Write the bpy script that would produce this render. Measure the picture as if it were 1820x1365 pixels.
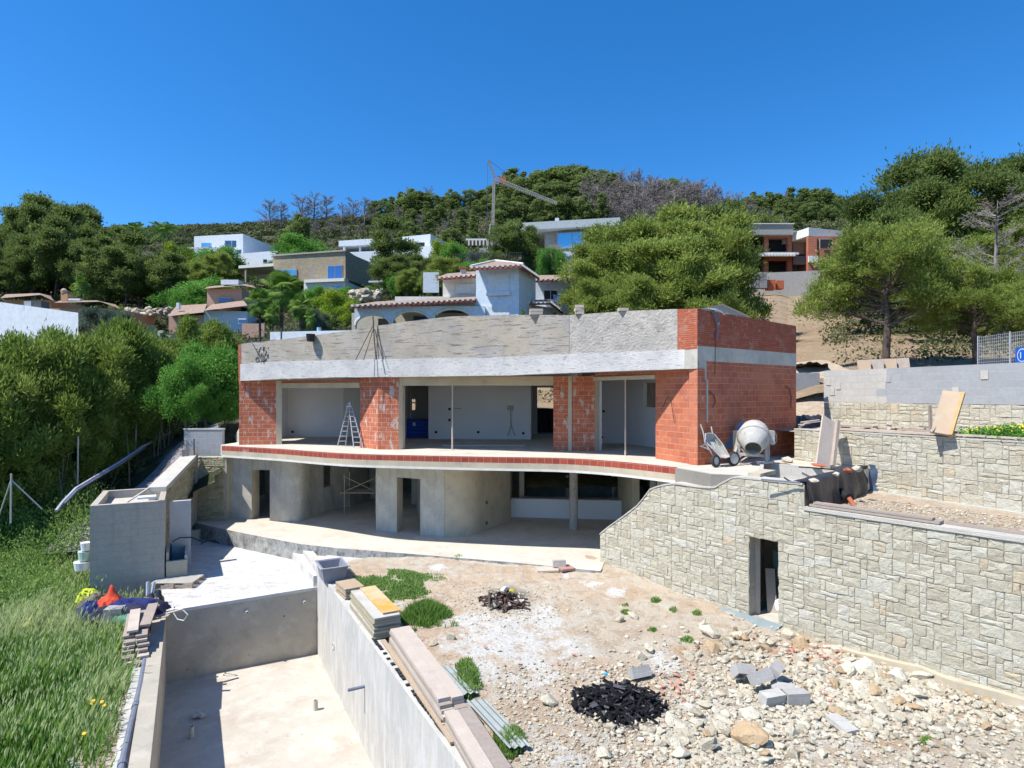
import bpy, math, random
import numpy as np
from mathutils import Vector, Matrix, noise
R = math.radians
random.seed(7)
for o in list(bpy.data.objects): bpy.data.objects.remove(o)
SC = bpy.context.scene
COL = SC.collection
# ---------------------------------------------------------------- camera, sky, sun
F, CX, HV, ZC = 1080.0, 910.0, 700.0, 2.03      # focal length in px, centre, horizon row, eye height above the upper floor
cam_d = bpy.data.cameras.new('camera'); cam = bpy.data.objects.new('camera', cam_d); COL.objects.link(cam)
cam.location = (0, 0, ZC); cam.rotation_euler = (R(90), 0, 0)
cam_d.sensor_width = 36; cam_d.lens = 36*F/1820; cam_d.shift_y = (HV-682.5)/1820
cam_d.clip_start = .1; cam_d.clip_end = 5000
SC.camera = cam
SUN_EL = R(57); sdx, sdy = .912, .410             # horizontal travel of the light
wd = bpy.data.worlds.new('World'); SC.world = wd; wd.use_nodes = True
nt = wd.node_tree; sky = nt.nodes.new('ShaderNodeTexSky'); sky.sky_type = 'NISHITA'; sky.sun_disc = False
sky.sun_elevation = SUN_EL
sky.sun_rotation = math.atan2(-sdx, -sdy)
sky.altitude = 0; sky.air_density = 1.0; sky.dust_density = .15; sky.ozone_density = 10.0
hs = nt.nodes.new('ShaderNodeHueSaturation'); hs.inputs['Saturation'].default_value = 1.20; hs.inputs['Value'].default_value = .76; nt.links.new(sky.outputs[0], hs.inputs['Color']); nt.links.new(hs.outputs[0], nt.nodes['Background'].inputs[0]); nt.nodes['Background'].inputs[1].default_value = .15
sd = bpy.data.lights.new('sun', 'SUN'); sd.energy = 4.2; sd.angle = R(.5); sd.color = (1, .955, .88)
sun = bpy.data.objects.new('sun', sd); COL.objects.link(sun)
c_ = math.cos(SUN_EL)
sun.rotation_euler = Vector((sdx*c_, sdy*c_, -math.sin(SUN_EL))).to_track_quat('-Z', 'Y').to_euler()
sun.location = (-30, -15, 50)
SC.view_settings.view_transform = 'Standard'; SC.view_settings.look = 'None'
SC.view_settings.exposure = .80; SC.view_settings.gamma = 1
SC.render.engine = 'CYCLES'
SC.cycles.max_bounces = 8; SC.cycles.diffuse_bounces = 7; SC.cycles.glossy_bounces = 2

# ---------------------------------------------------------------- helpers
def W(u, v, Y): return Vector(((u-CX)/F*Y, Y, ZC-(v-HV)/F*Y))
def G(u, v, z):
    Y = (ZC-z)*F/(v-HV); return Vector(((u-CX)/F*Y, Y, z))
def zv(v, Y): return ZC-(v-HV)/F*Y
ORG = {}
def tag(o, label=None, cat=None, group=None, kind=None):
    if label: o['label'] = label
    if cat: o['category'] = cat
    if group: o['group'] = group
    if kind: o['kind'] = kind
    return o
def thing(name, label, cat, loc=(0, 0, 0), group=None):
    o = bpy.data.objects.new(name, None); COL.objects.link(o); o.location = loc; o.empty_display_size = .2
    ORG[o.name] = Vector(loc)
    return tag(o, label, cat, group)
def jit(s): return random.uniform(-s, s)
class MB:
    """collects faces; build() links them as one mesh object with metre UVs"""
    def __init__(s): s.v = []; s.f = []; s.m = []; s.c = []; s.uvs = {}; s.mi = 0; s.col = .5
    def add(s, vs, fs, mi=None, col=None):
        n = len(s.v); s.v += [tuple(p) for p in vs]
        s.c += [s.col if col is None else col]*len(vs)
        for f in fs: s.f.append(tuple(i+n for i in f)); s.m.append(s.mi if mi is None else mi)
        return n
    def box(s, c, size, rz=0, M=None, **k):
        x, y, z = [a/2 for a in size]
        vs = [Vector((i*x, j*y, l*z)) for l in (-1, 1) for j in (-1, 1) for i in (-1, 1)]
        if M is None: M = Matrix.Translation(c) @ Matrix.Rotation(rz, 4, 'Z')
        s.add([M @ p for p in vs], [(0, 2, 3, 1), (4, 5, 7, 6), (0, 1, 5, 4), (2, 6, 7, 3), (0, 4, 6, 2), (1, 3, 7, 5)], **k)
        return s
    def bar(s, a, b, w, h, up=(0, 0, 1), **k):
        a, b = Vector(a), Vector(b); d = (b-a); L = d.length; d.normalize()
        up = Vector(up); r = d.cross(up)
        if r.length < 1e-4: r = d.cross(Vector((1, 0, 0)))
        r.normalize(); u2 = r.cross(d)
        M = Matrix((r, d, u2)).transposed().to_4x4(); M.translation = (a+b)/2
        return s.box(None, (w, L, h), M=M, **k)
    def prism(s, poly, z0, z1, **k):
        """poly: plan points counter-clockwise; z0/z1 numbers or lists"""
        n = len(poly)
        za = z0 if hasattr(z0, '__len__') else [z0]*n; zb = z1 if hasattr(z1, '__len__') else [z1]*n
        vs = [(p[0], p[1], za[i]) for i, p in enumerate(poly)] + [(p[0], p[1], zb[i]) for i, p in enumerate(poly)]
        fs = [tuple(range(n))[::-1], tuple(range(n, 2*n))] + [(i, (i+1) % n, (i+1) % n+n, i+n) for i in range(n)]
        s.add(vs, fs, **k); return s
    def wall(s, pts, th, z0, z1, side=1, **k):
        """wall along plan polyline pts; visible face on pts, thickness th to the back (side=+1: left of travel)"""
        n = len(pts); P = [Vector((p[0], p[1])) for p in pts]; off = []
        for i in range(n):
            d = Vector((0, 0))
            if i > 0: d += (P[i]-P[i-1]).normalized()
            if i < n-1: d += (P[i+1]-P[i]).normalized()
            d.normalize(); off.append(Vector((-d.y, d.x))*th*side)
        za = z0 if hasattr(z0, '__len__') else [z0]*n; zb = z1 if hasattr(z1, '__len__') else [z1]*n
        vs = []
        for i in range(n):
            a, b = P[i], P[i]+off[i]
            vs += [(a.x, a.y, za[i]), (a.x, a.y, zb[i]), (b.x, b.y, zb[i]), (b.x, b.y, za[i])]
        fs = [(0, 1, 2, 3), (4*(n-1), 4*(n-1)+3, 4*(n-1)+2, 4*(n-1)+1)]
        for i in range(n-1):
            for j in range(4): fs.append((4*i+j, 4*i+4+j, 4*i+4+(j+1) % 4, 4*i+(j+1) % 4))
        base = s.add(vs, fs, **k)
        cum = [0]
        for i in range(1, n): cum.append(cum[-1]+(P[i]-P[i-1]).length)
        nf = len(s.f)-len(fs)
        for q in range(2, len(fs)):
            i = (q-2)//4
            j = (q-2) % 4
            f = s.f[nf+q]
            if j in (0, 2):
                s.uvs[nf+q] = [(cum[(x-base)//4], s.v[x][2]) for x in f]
        return s
    def tube(s, pts, r, seg=8, cap=True, **k):
        P = [Vector(p) for p in pts]; n = len(P)
        rr = r if hasattr(r, '__len__') else [r]*n
        vs = []; prev = None
        for i in range(n):
            d = (P[min(i+1, n-1)]-P[max(i-1, 0)]).normalized()
            a = prev if prev is not None else (Vector((0, 0, 1)) if abs(d.z) < .9 else Vector((1, 0, 0)))
            x = (a-d*a.dot(d)).normalized(); prev = x; y = d.cross(x)
            for j in range(seg):
                t = 2*math.pi*j/seg; vs.append(P[i]+(x*math.cos(t)+y*math.sin(t))*rr[i])
        fs = [(i*seg+j, i*seg+(j+1) % seg, (i+1)*seg+(j+1) % seg, (i+1)*seg+j) for i in range(n-1) for j in range(seg)]
        if cap: fs += [tuple(range(seg))[::-1], tuple(range((n-1)*seg, n*seg))]
        s.add(vs, fs, **k); return s
    def lathe(s, prof, c=(0, 0, 0), axis=(0, 0, 1), seg=16, M=None, **k):
        """prof: (radius, height) pairs"""
        if M is None:
            M = Vector(axis).to_track_quat('Z', 'Y').to_matrix().to_4x4(); M.translation = Vector(c)
        vs = [M @ Vector((r*math.cos(2*math.pi*j/seg), r*math.sin(2*math.pi*j/seg), h)) for r, h in prof for j in range(seg)]
        n = len(prof)
        s.add(vs, [(i*seg+j, i*seg+(j+1) % seg, (i+1)*seg+(j+1) % seg, (i+1)*seg+j) for i in range(n-1) for j in range(seg)], **k); return s
    def grid(s, pts, **k):
        """pts: rows of points"""
        nr, nc = len(pts), len(pts[0])
        s.add([p for r in pts for p in r], [(i*nc+j, i*nc+j+1, (i+1)*nc+j+1, (i+1)*nc+j) for i in range(nr-1) for j in range(nc-1)], **k); return s
    def rock(s, c, size, seed, sub=1, rough=.25, M=None, **k):
        vs, fs = ICO[sub]; rg = random.Random(seed); out = []
        o = Vector((rg.random()*50, rg.random()*50, rg.random()*50))
        rot = Matrix.Rotation(rg.random()*6.3, 4, 'Z') @ Matrix.Rotation(rg.uniform(-.4, .4), 4, 'X')
        pl = [Vector((rg.uniform(-1, 1), rg.uniform(-1, 1), rg.uniform(-1, 1))).normalized() for _ in range(7)]
        for p in vs:
            q = Vector(p)*(1+rough*noise.noise(Vector(p)*1.5+o))
            for n_ in pl:
                d = q.dot(n_)-.60
                if d > 0: q = q-n_*d
            q = Vector((q.x*size[0], q.y*size[1], q.z*size[2])); out.append((rot @ q)+Vector(c))
        s.add(out, fs, **k); return s
    def build(s, name, mat, parent=None, smooth=False, kind=None, uv=True, origin=None):
        V = np.array(s.v, dtype=np.float64).reshape(-1, 3)
        if parent is not None: org = ORG[parent.name]
        elif origin is not None: org = Vector(origin)
        else:
            mn, mx = V.min(0), V.max(0); org = Vector(((mn[0]+mx[0])/2, (mn[1]+mx[1])/2, mn[2]))
        me = bpy.data.meshes.new(name); me.from_pydata([tuple(p) for p in (V-np.array(org))], [], s.f)
        mats = mat if isinstance(mat, (list, tuple)) else [mat]
        for m in mats: me.materials.append(m)
        if len(mats) > 1: me.polygons.foreach_set('material_index', s.m)
        if smooth: me.polygons.foreach_set('use_smooth', [True]*len(s.f))
        if uv: auto_uv(me, s.uvs, org)
        at = me.attributes.new('tint', 'FLOAT', 'POINT'); at.data.foreach_set('value', s.c)
        me.update()
        o = bpy.data.objects.new(name, me); COL.objects.link(o)
        if parent is not None:
            o.parent = parent; ORG[o.name] = org
            if parent.type == 'MESH': pass
            o.location = (0, 0, 0)
        else:
            o.location = org; ORG[o.name] = org
        if kind: o['kind'] = kind
        return o
def auto_uv(me, over, org):
    nl = len(me.loops); npol = len(me.polygons)
    co = np.empty(len(me.vertices)*3); me.vertices.foreach_get('co', co); co = co.reshape(-1, 3)+np.array(org)
    li = np.empty(nl, dtype=np.int32); me.loops.foreach_get('vertex_index', li)
    nrm = np.empty(npol*3); me.polygons.foreach_get('normal', nrm); nrm = nrm.reshape(-1, 3)
    lt = np.empty(npol, dtype=np.int32); me.polygons.foreach_get('loop_total', lt)
    ls = np.empty(npol, dtype=np.int32); me.polygons.foreach_get('loop_start', ls)
    pn = np.repeat(nrm, lt, axis=0); P = co[li]
    h = np.hypot(pn[:, 0], pn[:, 1])+1e-9
    tx, ty = -pn[:, 1]/h, pn[:, 0]/h
    side = np.abs(pn[:, 2]) < .75
    U = np.where(side, P[:, 0]*tx+P[:, 1]*ty, P[:, 0]); Vv = np.where(side, P[:, 2], P[:, 1])
    for fi, uvl in over.items():
        a = ls[fi]
        for k_, (x, y) in enumerate(uvl): U[a+k_] = x; Vv[a+k_] = y
    uvl = me.uv_layers.new(name='UVMap'); arr = np.stack([U, Vv], 1).ravel(); uvl.data.foreach_set('uv', arr)
def copy_thing(src, loc, rz=0, sc=1, label=None, group=None, tilt=(0, 0)):
    c = src.copy(); COL.objects.link(c); c.location = loc; c.rotation_euler = (tilt[0], tilt[1], rz)
    c.scale = (sc,)*3 if not hasattr(sc, '__len__') else sc
    if label: c['label'] = label
    if group: c['group'] = group
    for ch in src.children:
        d = ch.copy(); COL.objects.link(d); d.parent = c
        for g in ch.children:
            e = g.copy(); COL.objects.link(e); e.parent = d
    return c
def struct(mb, name, mat, **k): return mb.build(name, mat, kind='structure', **k)
def single(mb, name, mat, label, cat, group=None, kind=None, **k): return tag(mb.build(name, mat, **k), label, cat, group, kind)
# icospheres
def _ico(sub):
    import bmesh
    bm = bmesh.new(); bmesh.ops.create_icosphere(bm, subdivisions=sub, radius=1)
    vs = [tuple(v.co) for v in bm.verts]; fs = [tuple(v.index for v in f.verts) for f in bm.faces]; bm.free(); return vs, fs
ICO = {1: _ico(1), 2: _ico(2), 3: _ico(3)}

# ---------------------------------------------------------------- materials
def new_mat(name):
    m = bpy.data.materials.new(name); m.use_nodes = True; nt = m.node_tree
    return m, nt, nt.nodes['Principled BSDF']
def nd(nt, t, **k):
    n = nt.nodes.new(t)
    for a, b in k.items():
        if a.startswith('i_'): n.inputs[a[2:].replace('_', ' ')].default_value = b
        else: setattr(n, a, b)
    return n
def c4(c): return tuple(c)+(1,) if len(c) == 3 else c
def coord(nt, kind, scale=(1, 1, 1)):
    tc = nd(nt, 'ShaderNodeTexCoord'); mp = nd(nt, 'ShaderNodeMapping'); mp.inputs['Scale'].default_value = scale
    nt.links.new(tc.outputs[kind], mp.inputs['Vector']); return mp.outputs[0]
def noise_fac(nt, vec, scale, detail=5, rough=.6, lo=.35, hi=.65):
    n = nd(nt, 'ShaderNodeTexNoise'); n.inputs['Scale'].default_value = scale; n.inputs['Detail'].default_value = detail; n.inputs['Roughness'].default_value = rough
    nt.links.new(vec, n.inputs['Vector'])
    r = nd(nt, 'ShaderNodeMapRange'); r.inputs['From Min'].default_value = lo; r.inputs['From Max'].default_value = hi
    nt.links.new(n.outputs['Fac'], r.inputs['Value']); return r.outputs[0]
def mix(nt, fac, a, b, mode='MIX'):
    m = nd(nt, 'ShaderNodeMix', data_type='RGBA', blend_type=mode)
    for i, x in ((0, fac), (6, a), (7, b)):
        if hasattr(x, 'links'): nt.links.new(x, m.inputs[i])
        elif i == 0: m.inputs[0].default_value = x
        else: m.inputs[i].default_value = c4(x)
    return m.outputs[2]
def mul(nt, a, k):
    m = nd(nt, 'ShaderNodeMath', operation='MULTIPLY'); nt.links.new(a, m.inputs[0])
    if hasattr(k, 'links'): nt.links.new(k, m.inputs[1])
    else: m.inputs[1].default_value = k
    return m.outputs[0]
def bump(nt, bs, h, strength, dist=.02, prev=None):
    b = nd(nt, 'ShaderNodeBump'); b.inputs['Strength'].default_value = strength; b.inputs['Distance'].default_value = dist
    nt.links.new(h, b.inputs['Height'])
    if prev is not None: nt.links.new(prev, b.inputs['Normal'])
    nt.links.new(b.outputs[0], bs.inputs['Normal']); return b.outputs[0]
def SURF(name, c1, c2=None, scale=1.5, rough=.9, layers=(), bumps=((40, .15),), sc=(1, 1, 1), coordk='UV', metal=0, tint=None, spec=.3):
    """c1/c2 mottled base; layers (colour, scale, lo, hi, opacity, stretch); tint: colour mixed by the mesh's tint attribute"""
    m, nt, bs = new_mat(name); vec = coord(nt, coordk, sc)
    col = mix(nt, noise_fac(nt, vec, scale), c1, c2 or c1)
    for L in layers:
        lc, ls_, lo, hi, op = L[:5]
        v2 = coord(nt, coordk, L[5]) if len(L) > 5 else vec
        col = mix(nt, mul(nt, noise_fac(nt, v2, ls_, 8, .65, lo, hi), op), col, lc)
    if tint is not None:
        a = nd(nt, 'ShaderNodeAttribute', attribute_name='tint'); col = mix(nt, a.outputs['Fac'], col, tint, 'MULTIPLY')
    nt.links.new(col, bs.inputs['Base Color']); bs.inputs['Roughness'].default_value = rough; bs.inputs['Metallic'].default_value = metal
    bs.inputs['Specular IOR Level'].default_value = spec
    pv = None
    for b in bumps:
        v2 = coord(nt, coordk, b[2]) if len(b) > 2 else vec
        pv = bump(nt, bs, noise_fac(nt, v2, b[0], 6, .6, .2, .8), 1.0, b[1]*.1, pv)
    return m
def BRICK(name, c1, c2, mortar, bw, bh, ms, smear=None, layers=(), bdist=.008, rough=.9, mort_off=.5):
    m, nt, bs = new_mat(name); vec = coord(nt, 'UV')
    # wobble the courses a little
    nz = nd(nt, 'ShaderNodeTexNoise'); nz.inputs['Scale'].default_value = 3; nt.links.new(vec, nz.inputs['Vector'])
    vm = nd(nt, 'ShaderNodeVectorMath', operation='MULTIPLY_ADD'); nt.links.new(nz.outputs['Color'], vm.inputs[0]); vm.inputs[1].default_value = (.012, .012, 0); nt.links.new(vec, vm.inputs[2])
    b = nd(nt, 'ShaderNodeTexBrick'); nt.links.new(vm.outputs[0], b.inputs['Vector'])
    b.offset = mort_off; b.inputs['Color1'].default_value = c4(c1); b.inputs['Color2'].default_value = c4(c2); b.inputs['Mortar'].default_value = c4(mortar)
    b.inputs['Scale'].default_value = 1; b.inputs['Brick Width'].default_value = bw; b.inputs['Row Height'].default_value = bh
    b.inputs['Mortar Size'].default_value = ms; b.inputs['Mortar Smooth'].default_value = .15; b.inputs['Bias'].default_value = 0
    col = mix(nt, mul(nt, noise_fac(nt, vec, 9, 6, .7), .5), b.outputs['Color'], tuple(x*.72 for x in c1))
    for L in layers:
        lc, ls_, lo, hi, op = L[:5]; v2 = coord(nt, 'UV', L[5]) if len(L) > 5 else vec
        col = mix(nt, mul(nt, noise_fac(nt, v2, ls_, 8, .65, lo, hi), op), col, lc)
    nt.links.new(col, bs.inputs['Base Color']); bs.inputs['Roughness'].default_value = rough; bs.inputs['Specular IOR Level'].default_value = .25
    inv = nd(nt, 'ShaderNodeMath', operation='SUBTRACT'); inv.inputs[0].default_value = 1; nt.links.new(b.outputs['Fac'], inv.inputs[1])
    p = bump(nt, bs, inv.outputs[0], 1, bdist); bump(nt, bs, noise_fac(nt, vec, 60, 5, .6, .2, .8), 1, .004, p)
    return m
def TINTED(name, stops, rough=.85, nscale=6, bumps=((50, .2),), extra=None, spec=.25, transl=0):
    """colour ramp over the per-vertex tint attribute plus noise"""
    m, nt, bs = new_mat(name); a = nd(nt, 'ShaderNodeAttribute', attribute_name='tint')
    r = nd(nt, 'ShaderNodeValToRGB'); el = r.color_ramp.elements
    while len(el) < len(stops): el.new(.5)
    for e, (p, c) in zip(el, stops): e.position = p; e.color = c4(c)
    nt.links.new(a.outputs['Fac'], r.inputs[0]); col = r.outputs[0]
    if nscale:
        vec = coord(nt, 'Object'); col = mix(nt, noise_fac(nt, vec, nscale, 6, .7, .3, .75), col, (.72, .72, .72), 'MULTIPLY')
        pv = None
        for b_ in bumps: pv = bump(nt, bs, noise_fac(nt, vec, b_[0], 6, .65, .2, .8), 1, b_[1]*.1, pv)
    nt.links.new(col, bs.inputs['Base Color']); bs.inputs['Roughness'].default_value = rough; bs.inputs['Specular IOR Level'].default_value = spec
    if transl:
        tr = nd(nt, 'ShaderNodeBsdfTranslucent'); nt.links.new(col, tr.inputs[0]); ms = nd(nt, 'ShaderNodeMixShader'); ms.inputs[0].default_value = transl
        nt.links.new(bs.outputs[0], ms.inputs[1]); nt.links.new(tr.outputs[0], ms.inputs[2]); nt.links.new(ms.outputs[0], nt.nodes['Material Output'].inputs[0])
    return m
def PLAIN(name, c, rough=.6, metal=0, **k): return SURF(name, c, tuple(x*.85 for x in c), 4, rough, metal=metal, bumps=((30, .03),), coordk='Object', **k)

m_brick = BRICK('hollow_brick', (.54, .175, .088), (.40, .10, .052), (.64, .44, .34), .38, .18, .0075,
                layers=(((.52, .27, .19), 2.2, .50, .64, .35), ((.28, .07, .04), 1.1, .50, .62, .5), ((.55, .46, .40), 5, .60, .66, .35), ((.54, .21, .12), .6, .5, .58, .5)))
m_brick_smear = BRICK('smeared_brick', (.53, .17, .088), (.40, .105, .056), (.66, .48, .38), .36, .165, .008,
                layers=(((.50, .45, .39), 2.6, .555, .59, .85, (1.8, .6, 1)), ((.27, .07, .04), 1.3, .52, .66, .5), ((.56, .46, .40), 7, .60, .65, .45)))
m_brick_thin = BRICK('thin_brick', (.52, .16, .085), (.40, .10, .055), (.26, .085, .055), .33, .062, .010, bdist=.03,
                layers=(((.56, .38, .30), 2.0, .52, .66, .45), ((.30, .07, .04), 1.0, .5, .64, .5), ((.58, .52, .46), 6, .60, .66, .5)))
m_brick_strip = BRICK('brick_strip', (.40, .085, .05), (.27, .05, .035), (.52, .38, .32), .245, .30, .006,
                layers=(((.5, .45, .42), 1.2, .60, .70, .6),), mort_off=0)
m_render = SURF('raked_render', (.50, .44, .355), (.39, .35, .29), 1.6, layers=(((.52, .49, .45), 1.1, .5, .62, .6), ((.36, .365, .39), .5, .53, .60, .5), ((.50, .43, .33), .6, .54, .60, .55), ((.14, .13, .13), 1.8, .55, .61, .75, (.8, 8, 1)), ((.10, .10, .10), 6, .61, .66, .7, (1, 3, 1))),
                bumps=((7, .18, (1, 10, 1)), (30, .14)))
m_render2 = SURF('smooth_render', (.50, .46, .41), (.40, .375, .34), 1.3, layers=(((.27, .25, .23), 2.2, .52, .62, .6, (1, 1.4, 1)), ((.56, .52, .46), 1.0, .5, .64, .6), ((.15, .14, .13), 5, .60, .66, .6)), bumps=((12, .3), (60, .1)))
m_white_band = SURF('white_limewash', (.72, .70, .67), (.62, .61, .59), 1.4, layers=(((.50, .49, .48), .9, .46, .58, .5), ((.28, .26, .26), 2.2, .575, .62, .7, (1.6, 9, 1)), ((.34, .31, .29), 6, .59, .65, .7, (1, 2, 1))), bumps=((7, .22, (1, 10, 1)), (30, .12)))
m_conc = SURF('raw_concrete', (.52, .49, .42), (.42, .40, .35), 1.1, layers=(((.30, .29, .25), 1.6, .52, .66, .55, (3, .5, 1)), ((.58, .55, .47), 1.8, .5, .6, .6), ((.22, .21, .18), 6, .60, .66, .5)), bumps=((5, .06), (50, .05)))
m_conc_y = SURF('ochre_concrete', (.52, .45, .33), (.42, .37, .28), 1.5, layers=(((.25, .22, .17), 3, .58, .74, .5),), bumps=((40, .04),))
m_conc_d = SURF('stained_concrete', (.36, .36, .34), (.27, .27, .26), 1.5, layers=(((.10, .10, .105), 1.6, .50, .60, .7, (1.6, 1.2, 1)), ((.08, .08, .085), 7, .54, .62, .6, (1.8, .6, 1)), ((.5, .49, .45), 2.5, .55, .66, .6)), bumps=((30, .1),))
m_screed = SURF('floor_screed', (.56, .515, .44), (.49, .45, .38), .6, layers=(((.36, .32, .26), .9, .50, .66, .5), ((.56, .53, .47), 2.0, .5, .62, .6), ((.30, .27, .23), 5, .60, .66, .5)), bumps=((20, .06),))
m_deck = SURF('deck_concrete', (.60, .58, .545), (.50, .485, .455), .8, layers=(((.32, .31, .30), 2.6, .52, .62, .55, (.6, 1.8, 1)), ((.60, .59, .56), 1.6, .5, .60, .7), ((.24, .235, .23), 7, .60, .66, .5)), bumps=((10, .25), (60, .08)))
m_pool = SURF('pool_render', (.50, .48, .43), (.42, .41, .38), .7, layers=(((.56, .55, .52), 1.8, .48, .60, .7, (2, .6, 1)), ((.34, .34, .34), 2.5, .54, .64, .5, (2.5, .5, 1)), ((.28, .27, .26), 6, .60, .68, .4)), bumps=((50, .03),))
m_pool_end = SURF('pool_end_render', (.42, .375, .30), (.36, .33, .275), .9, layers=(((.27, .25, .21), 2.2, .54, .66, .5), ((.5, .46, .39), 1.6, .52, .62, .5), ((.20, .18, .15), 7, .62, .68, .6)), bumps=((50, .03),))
m_poolfloor = SURF('pool_floor_screed', (.50, .46, .395), (.43, .39, .33), .6, layers=(((.37, .31, .25), 1.0, .50, .64, .5), ((.54, .51, .45), 2.2, .5, .62, .6), ((.28, .25, .21), 6.0, .60, .68, .5)), bumps=((20, .05), (70, .03)))
m_plaster = SURF('white_plaster', (.78, .78, .79), (.73, .73, .75), .5, rough=.8, bumps=((20, .02),))
m_hut = BRICK('grey_block_hut', (.48, .425, .355), (.44, .39, .33), (.39, .35, .30), .40, .20, .006, bdist=.003, layers=(((.25, .24, .225), 1.0, .52, .72, .5, (2.4, .5, 1)), ((.46, .43, .38), .8, .5, .68, .5)))
m_block = BRICK('blue_grey_block', (.37, .38, .39), (.325, .335, .345), (.45, .46, .47), .45, .22, .008, bdist=.004, layers=(((.42, .43, .44), 1.5, .55, .75, .3),))
m_blockp = BRICK('pale_block', (.50, .48, .44), (.46, .445, .41), (.42, .405, .37), .45, .22, .007, bdist=.003, layers=(((.55, .53, .48), 1.5, .5, .7, .5),))
m_blockg = BRICK('grey_block', (.40, .39, .37), (.34, .335, .32), (.46, .45, .42), .40, .20, .008, bdist=.004, layers=(((.5, .47, .42), 1.5, .5, .72, .4),))
m_stone = TINTED('cut_limestone', ((0, (.50, .455, .35)), (.25, (.55, .51, .395)), (.5, (.585, .545, .43)), (.75, (.585, .555, .45)), (.88, (.62, .60, .505)), (.94, (.54, .53, .48)), (1, (.60, .51, .37))), .9, 7, ((14, .25), (60, .10)))
m_mortar = SURF('wall_mortar', (.46, .42, .33), (.38, .345, .27), 5)
m_mortar_l = SURF('light_mortar', (.46, .44, .39), (.36, .34, .30), 3)
m_coping = SURF('coping_concrete', (.55, .52, .46), (.46, .44, .39), 1.5, layers=(((.36, .34, .3), 3, .58, .7, .4),))
m_rock = TINTED('rubble_rock', ((0, (.40, .34, .25)), (.3, (.54, .48, .36)), (.65, (.62, .565, .435)), (.9, (.68, .64, .53)), (1, (.52, .38, .23))), .92, 2.5, ((12, .3), (50, .1)))
m_char = TINTED('charred_wood', ((0, (.008, .008, .010)), (.7, (.022, .021, .024)), (1, (.12, .12, .13))), .75, 8, ((30, .3),))
m_wood = SURF('weathered_plank', (.40, .33, .275), (.31, .26, .22), 2.0, layers=(((.20, .165, .14), 3, .55, .72, .5, (1, 12, 1)), ((.50, .45, .40), 2, .52, .7, .45)), bumps=((12, .08, (1, 14, 1)),), coordk='Object')
m_woodlight = SURF('pale_plank', (.50, .43, .36), (.42, .35, .29), 2.0, layers=(((.28, .23, .19), 2.5, .57, .72, .45), ((.58, .54, .49), 2, .52, .7, .5)), bumps=((25, .06),), coordk='Object')
m_ply = SURF('plywood', (.46, .35, .24), (.39, .29, .20), 1.5, layers=(((.52, .45, .37), 1.5, .5, .7, .5),), coordk='Object')
m_ply_y = SURF('yellow_formwork_face', (.56, .48, .36), (.62, .36, .05), 1.1, layers=(((.62, .56, .46), 1.5, .52, .6, .7), ((.60, .30, .03), .9, .5, .56, .6)), coordk='Object')
m_ply_edge = SURF('formwork_edge', (.38, .37, .26), (.27, .29, .20), 6, coordk='Object')
m_blacksheet = SURF('black_membrane', (.028, .028, .036), (.018, .018, .025), 3, rough=.45, bumps=((8, .1),), coordk='Object', spec=.5)
m_grey_metal = SURF('cement_crusted_metal', (.50, .48, .43), (.36, .35, .33), 6, rough=.75, layers=(((.22, .2, .18), 5, .58, .68, .6), ((.62, .60, .55), 3, .5, .66, .6)), bumps=((25, .12),), coordk='Object')
m_alu = PLAIN('aluminium', (.50, .50, .50), .5, .4)
m_steel = PLAIN('dark_steel', (.10, .10, .10), .6, .3)
m_rust = PLAIN('rusty_rod', (.10, .055, .04), .8)
m_black = PLAIN('black_plastic', (.02, .02, .022), .5)
m_rubber = PLAIN('rubber', (.04, .04, .042), .8)
m_blue = PLAIN('blue_plastic', (.012, .07, .42), .5)
m_bluefab = PLAIN('blue_cloth', (.012, .022, .13), .85)
m_navy = PLAIN('navy_cloth', (.02, .02, .05), .85)
m_olive = PLAIN('olive_cloth', (.16, .14, .11), .9)
m_yellow = PLAIN('hi_vis_yellow', (.50, .56, .04), .8)
m_orange = PLAIN('orange_red_cloth', (.60, .07, .03), .8)
m_red = PLAIN('red_plastic', (.62, .02, .03), .6)
m_green = PLAIN('green_plastic', (.03, .17, .11), .5)
m_greypipe = PLAIN('grey_pvc', (.17, .19, .24), .5)
m_orangepipe = PLAIN('orange_pvc', (.44, .13, .07), .6)
m_cream = PLAIN('cream_plastic', (.55, .47, .38), .6)
m_whitep = PLAIN('white_plastic', (.72, .74, .75), .5)
m_soot = SURF('sooty_firebox', (.03, .032, .045), (.012, .013, .02), 3, layers=(((.2, .22, .25), 2, .55, .7, .5),))
m_villa = PLAIN('white_stucco', (.66, .70, .74), .8)
m_villa_b = PLAIN('pale_blue_stucco', (.56, .66, .74), .8)
m_villa_w = PLAIN('warm_stucco', (.70, .68, .62), .8)
m_pink = PLAIN('pink_stucco', (.55, .34, .25), .8)
m_orangest = PLAIN('orange_stucco', (.52, .30, .16), .8)
m_cyanst = PLAIN('aqua_stucco', (.30, .50, .60), .8)
m_tile = SURF('terracotta_tiles', (.40, .29, .22), (.27, .18, .135), 3, layers=(((.5, .43, .36), 3, .52, .68, .6),), bumps=((12, .5, (3, .3, 1)),))
m_tile_e = PLAIN('terracotta_edge', (.33, .085, .06), .8)
m_roofgrey = PLAIN('flat_roof_grey', (.42, .46, .47), .8)
m_villastone = BRICK('small_stone_cladding', (.43, .36, .25), (.32, .26, .18), (.20, .17, .12), .42, .17, .02, bdist=.02, layers=(((.5, .45, .33), 1.5, .5, .7, .4),))
m_villastone_g = BRICK('grey_stone_cladding', (.34, .32, .29), (.25, .24, .22), (.40, .38, .34), .5, .16, .012, bdist=.01)
m_redbrick_far = BRICK('far_red_brick', (.46, .15, .075), (.36, .10, .055), (.46, .30, .22), .5, .25, .02)
m_farconc = PLAIN('far_concrete', (.36, .34, .31), .9)
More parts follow.
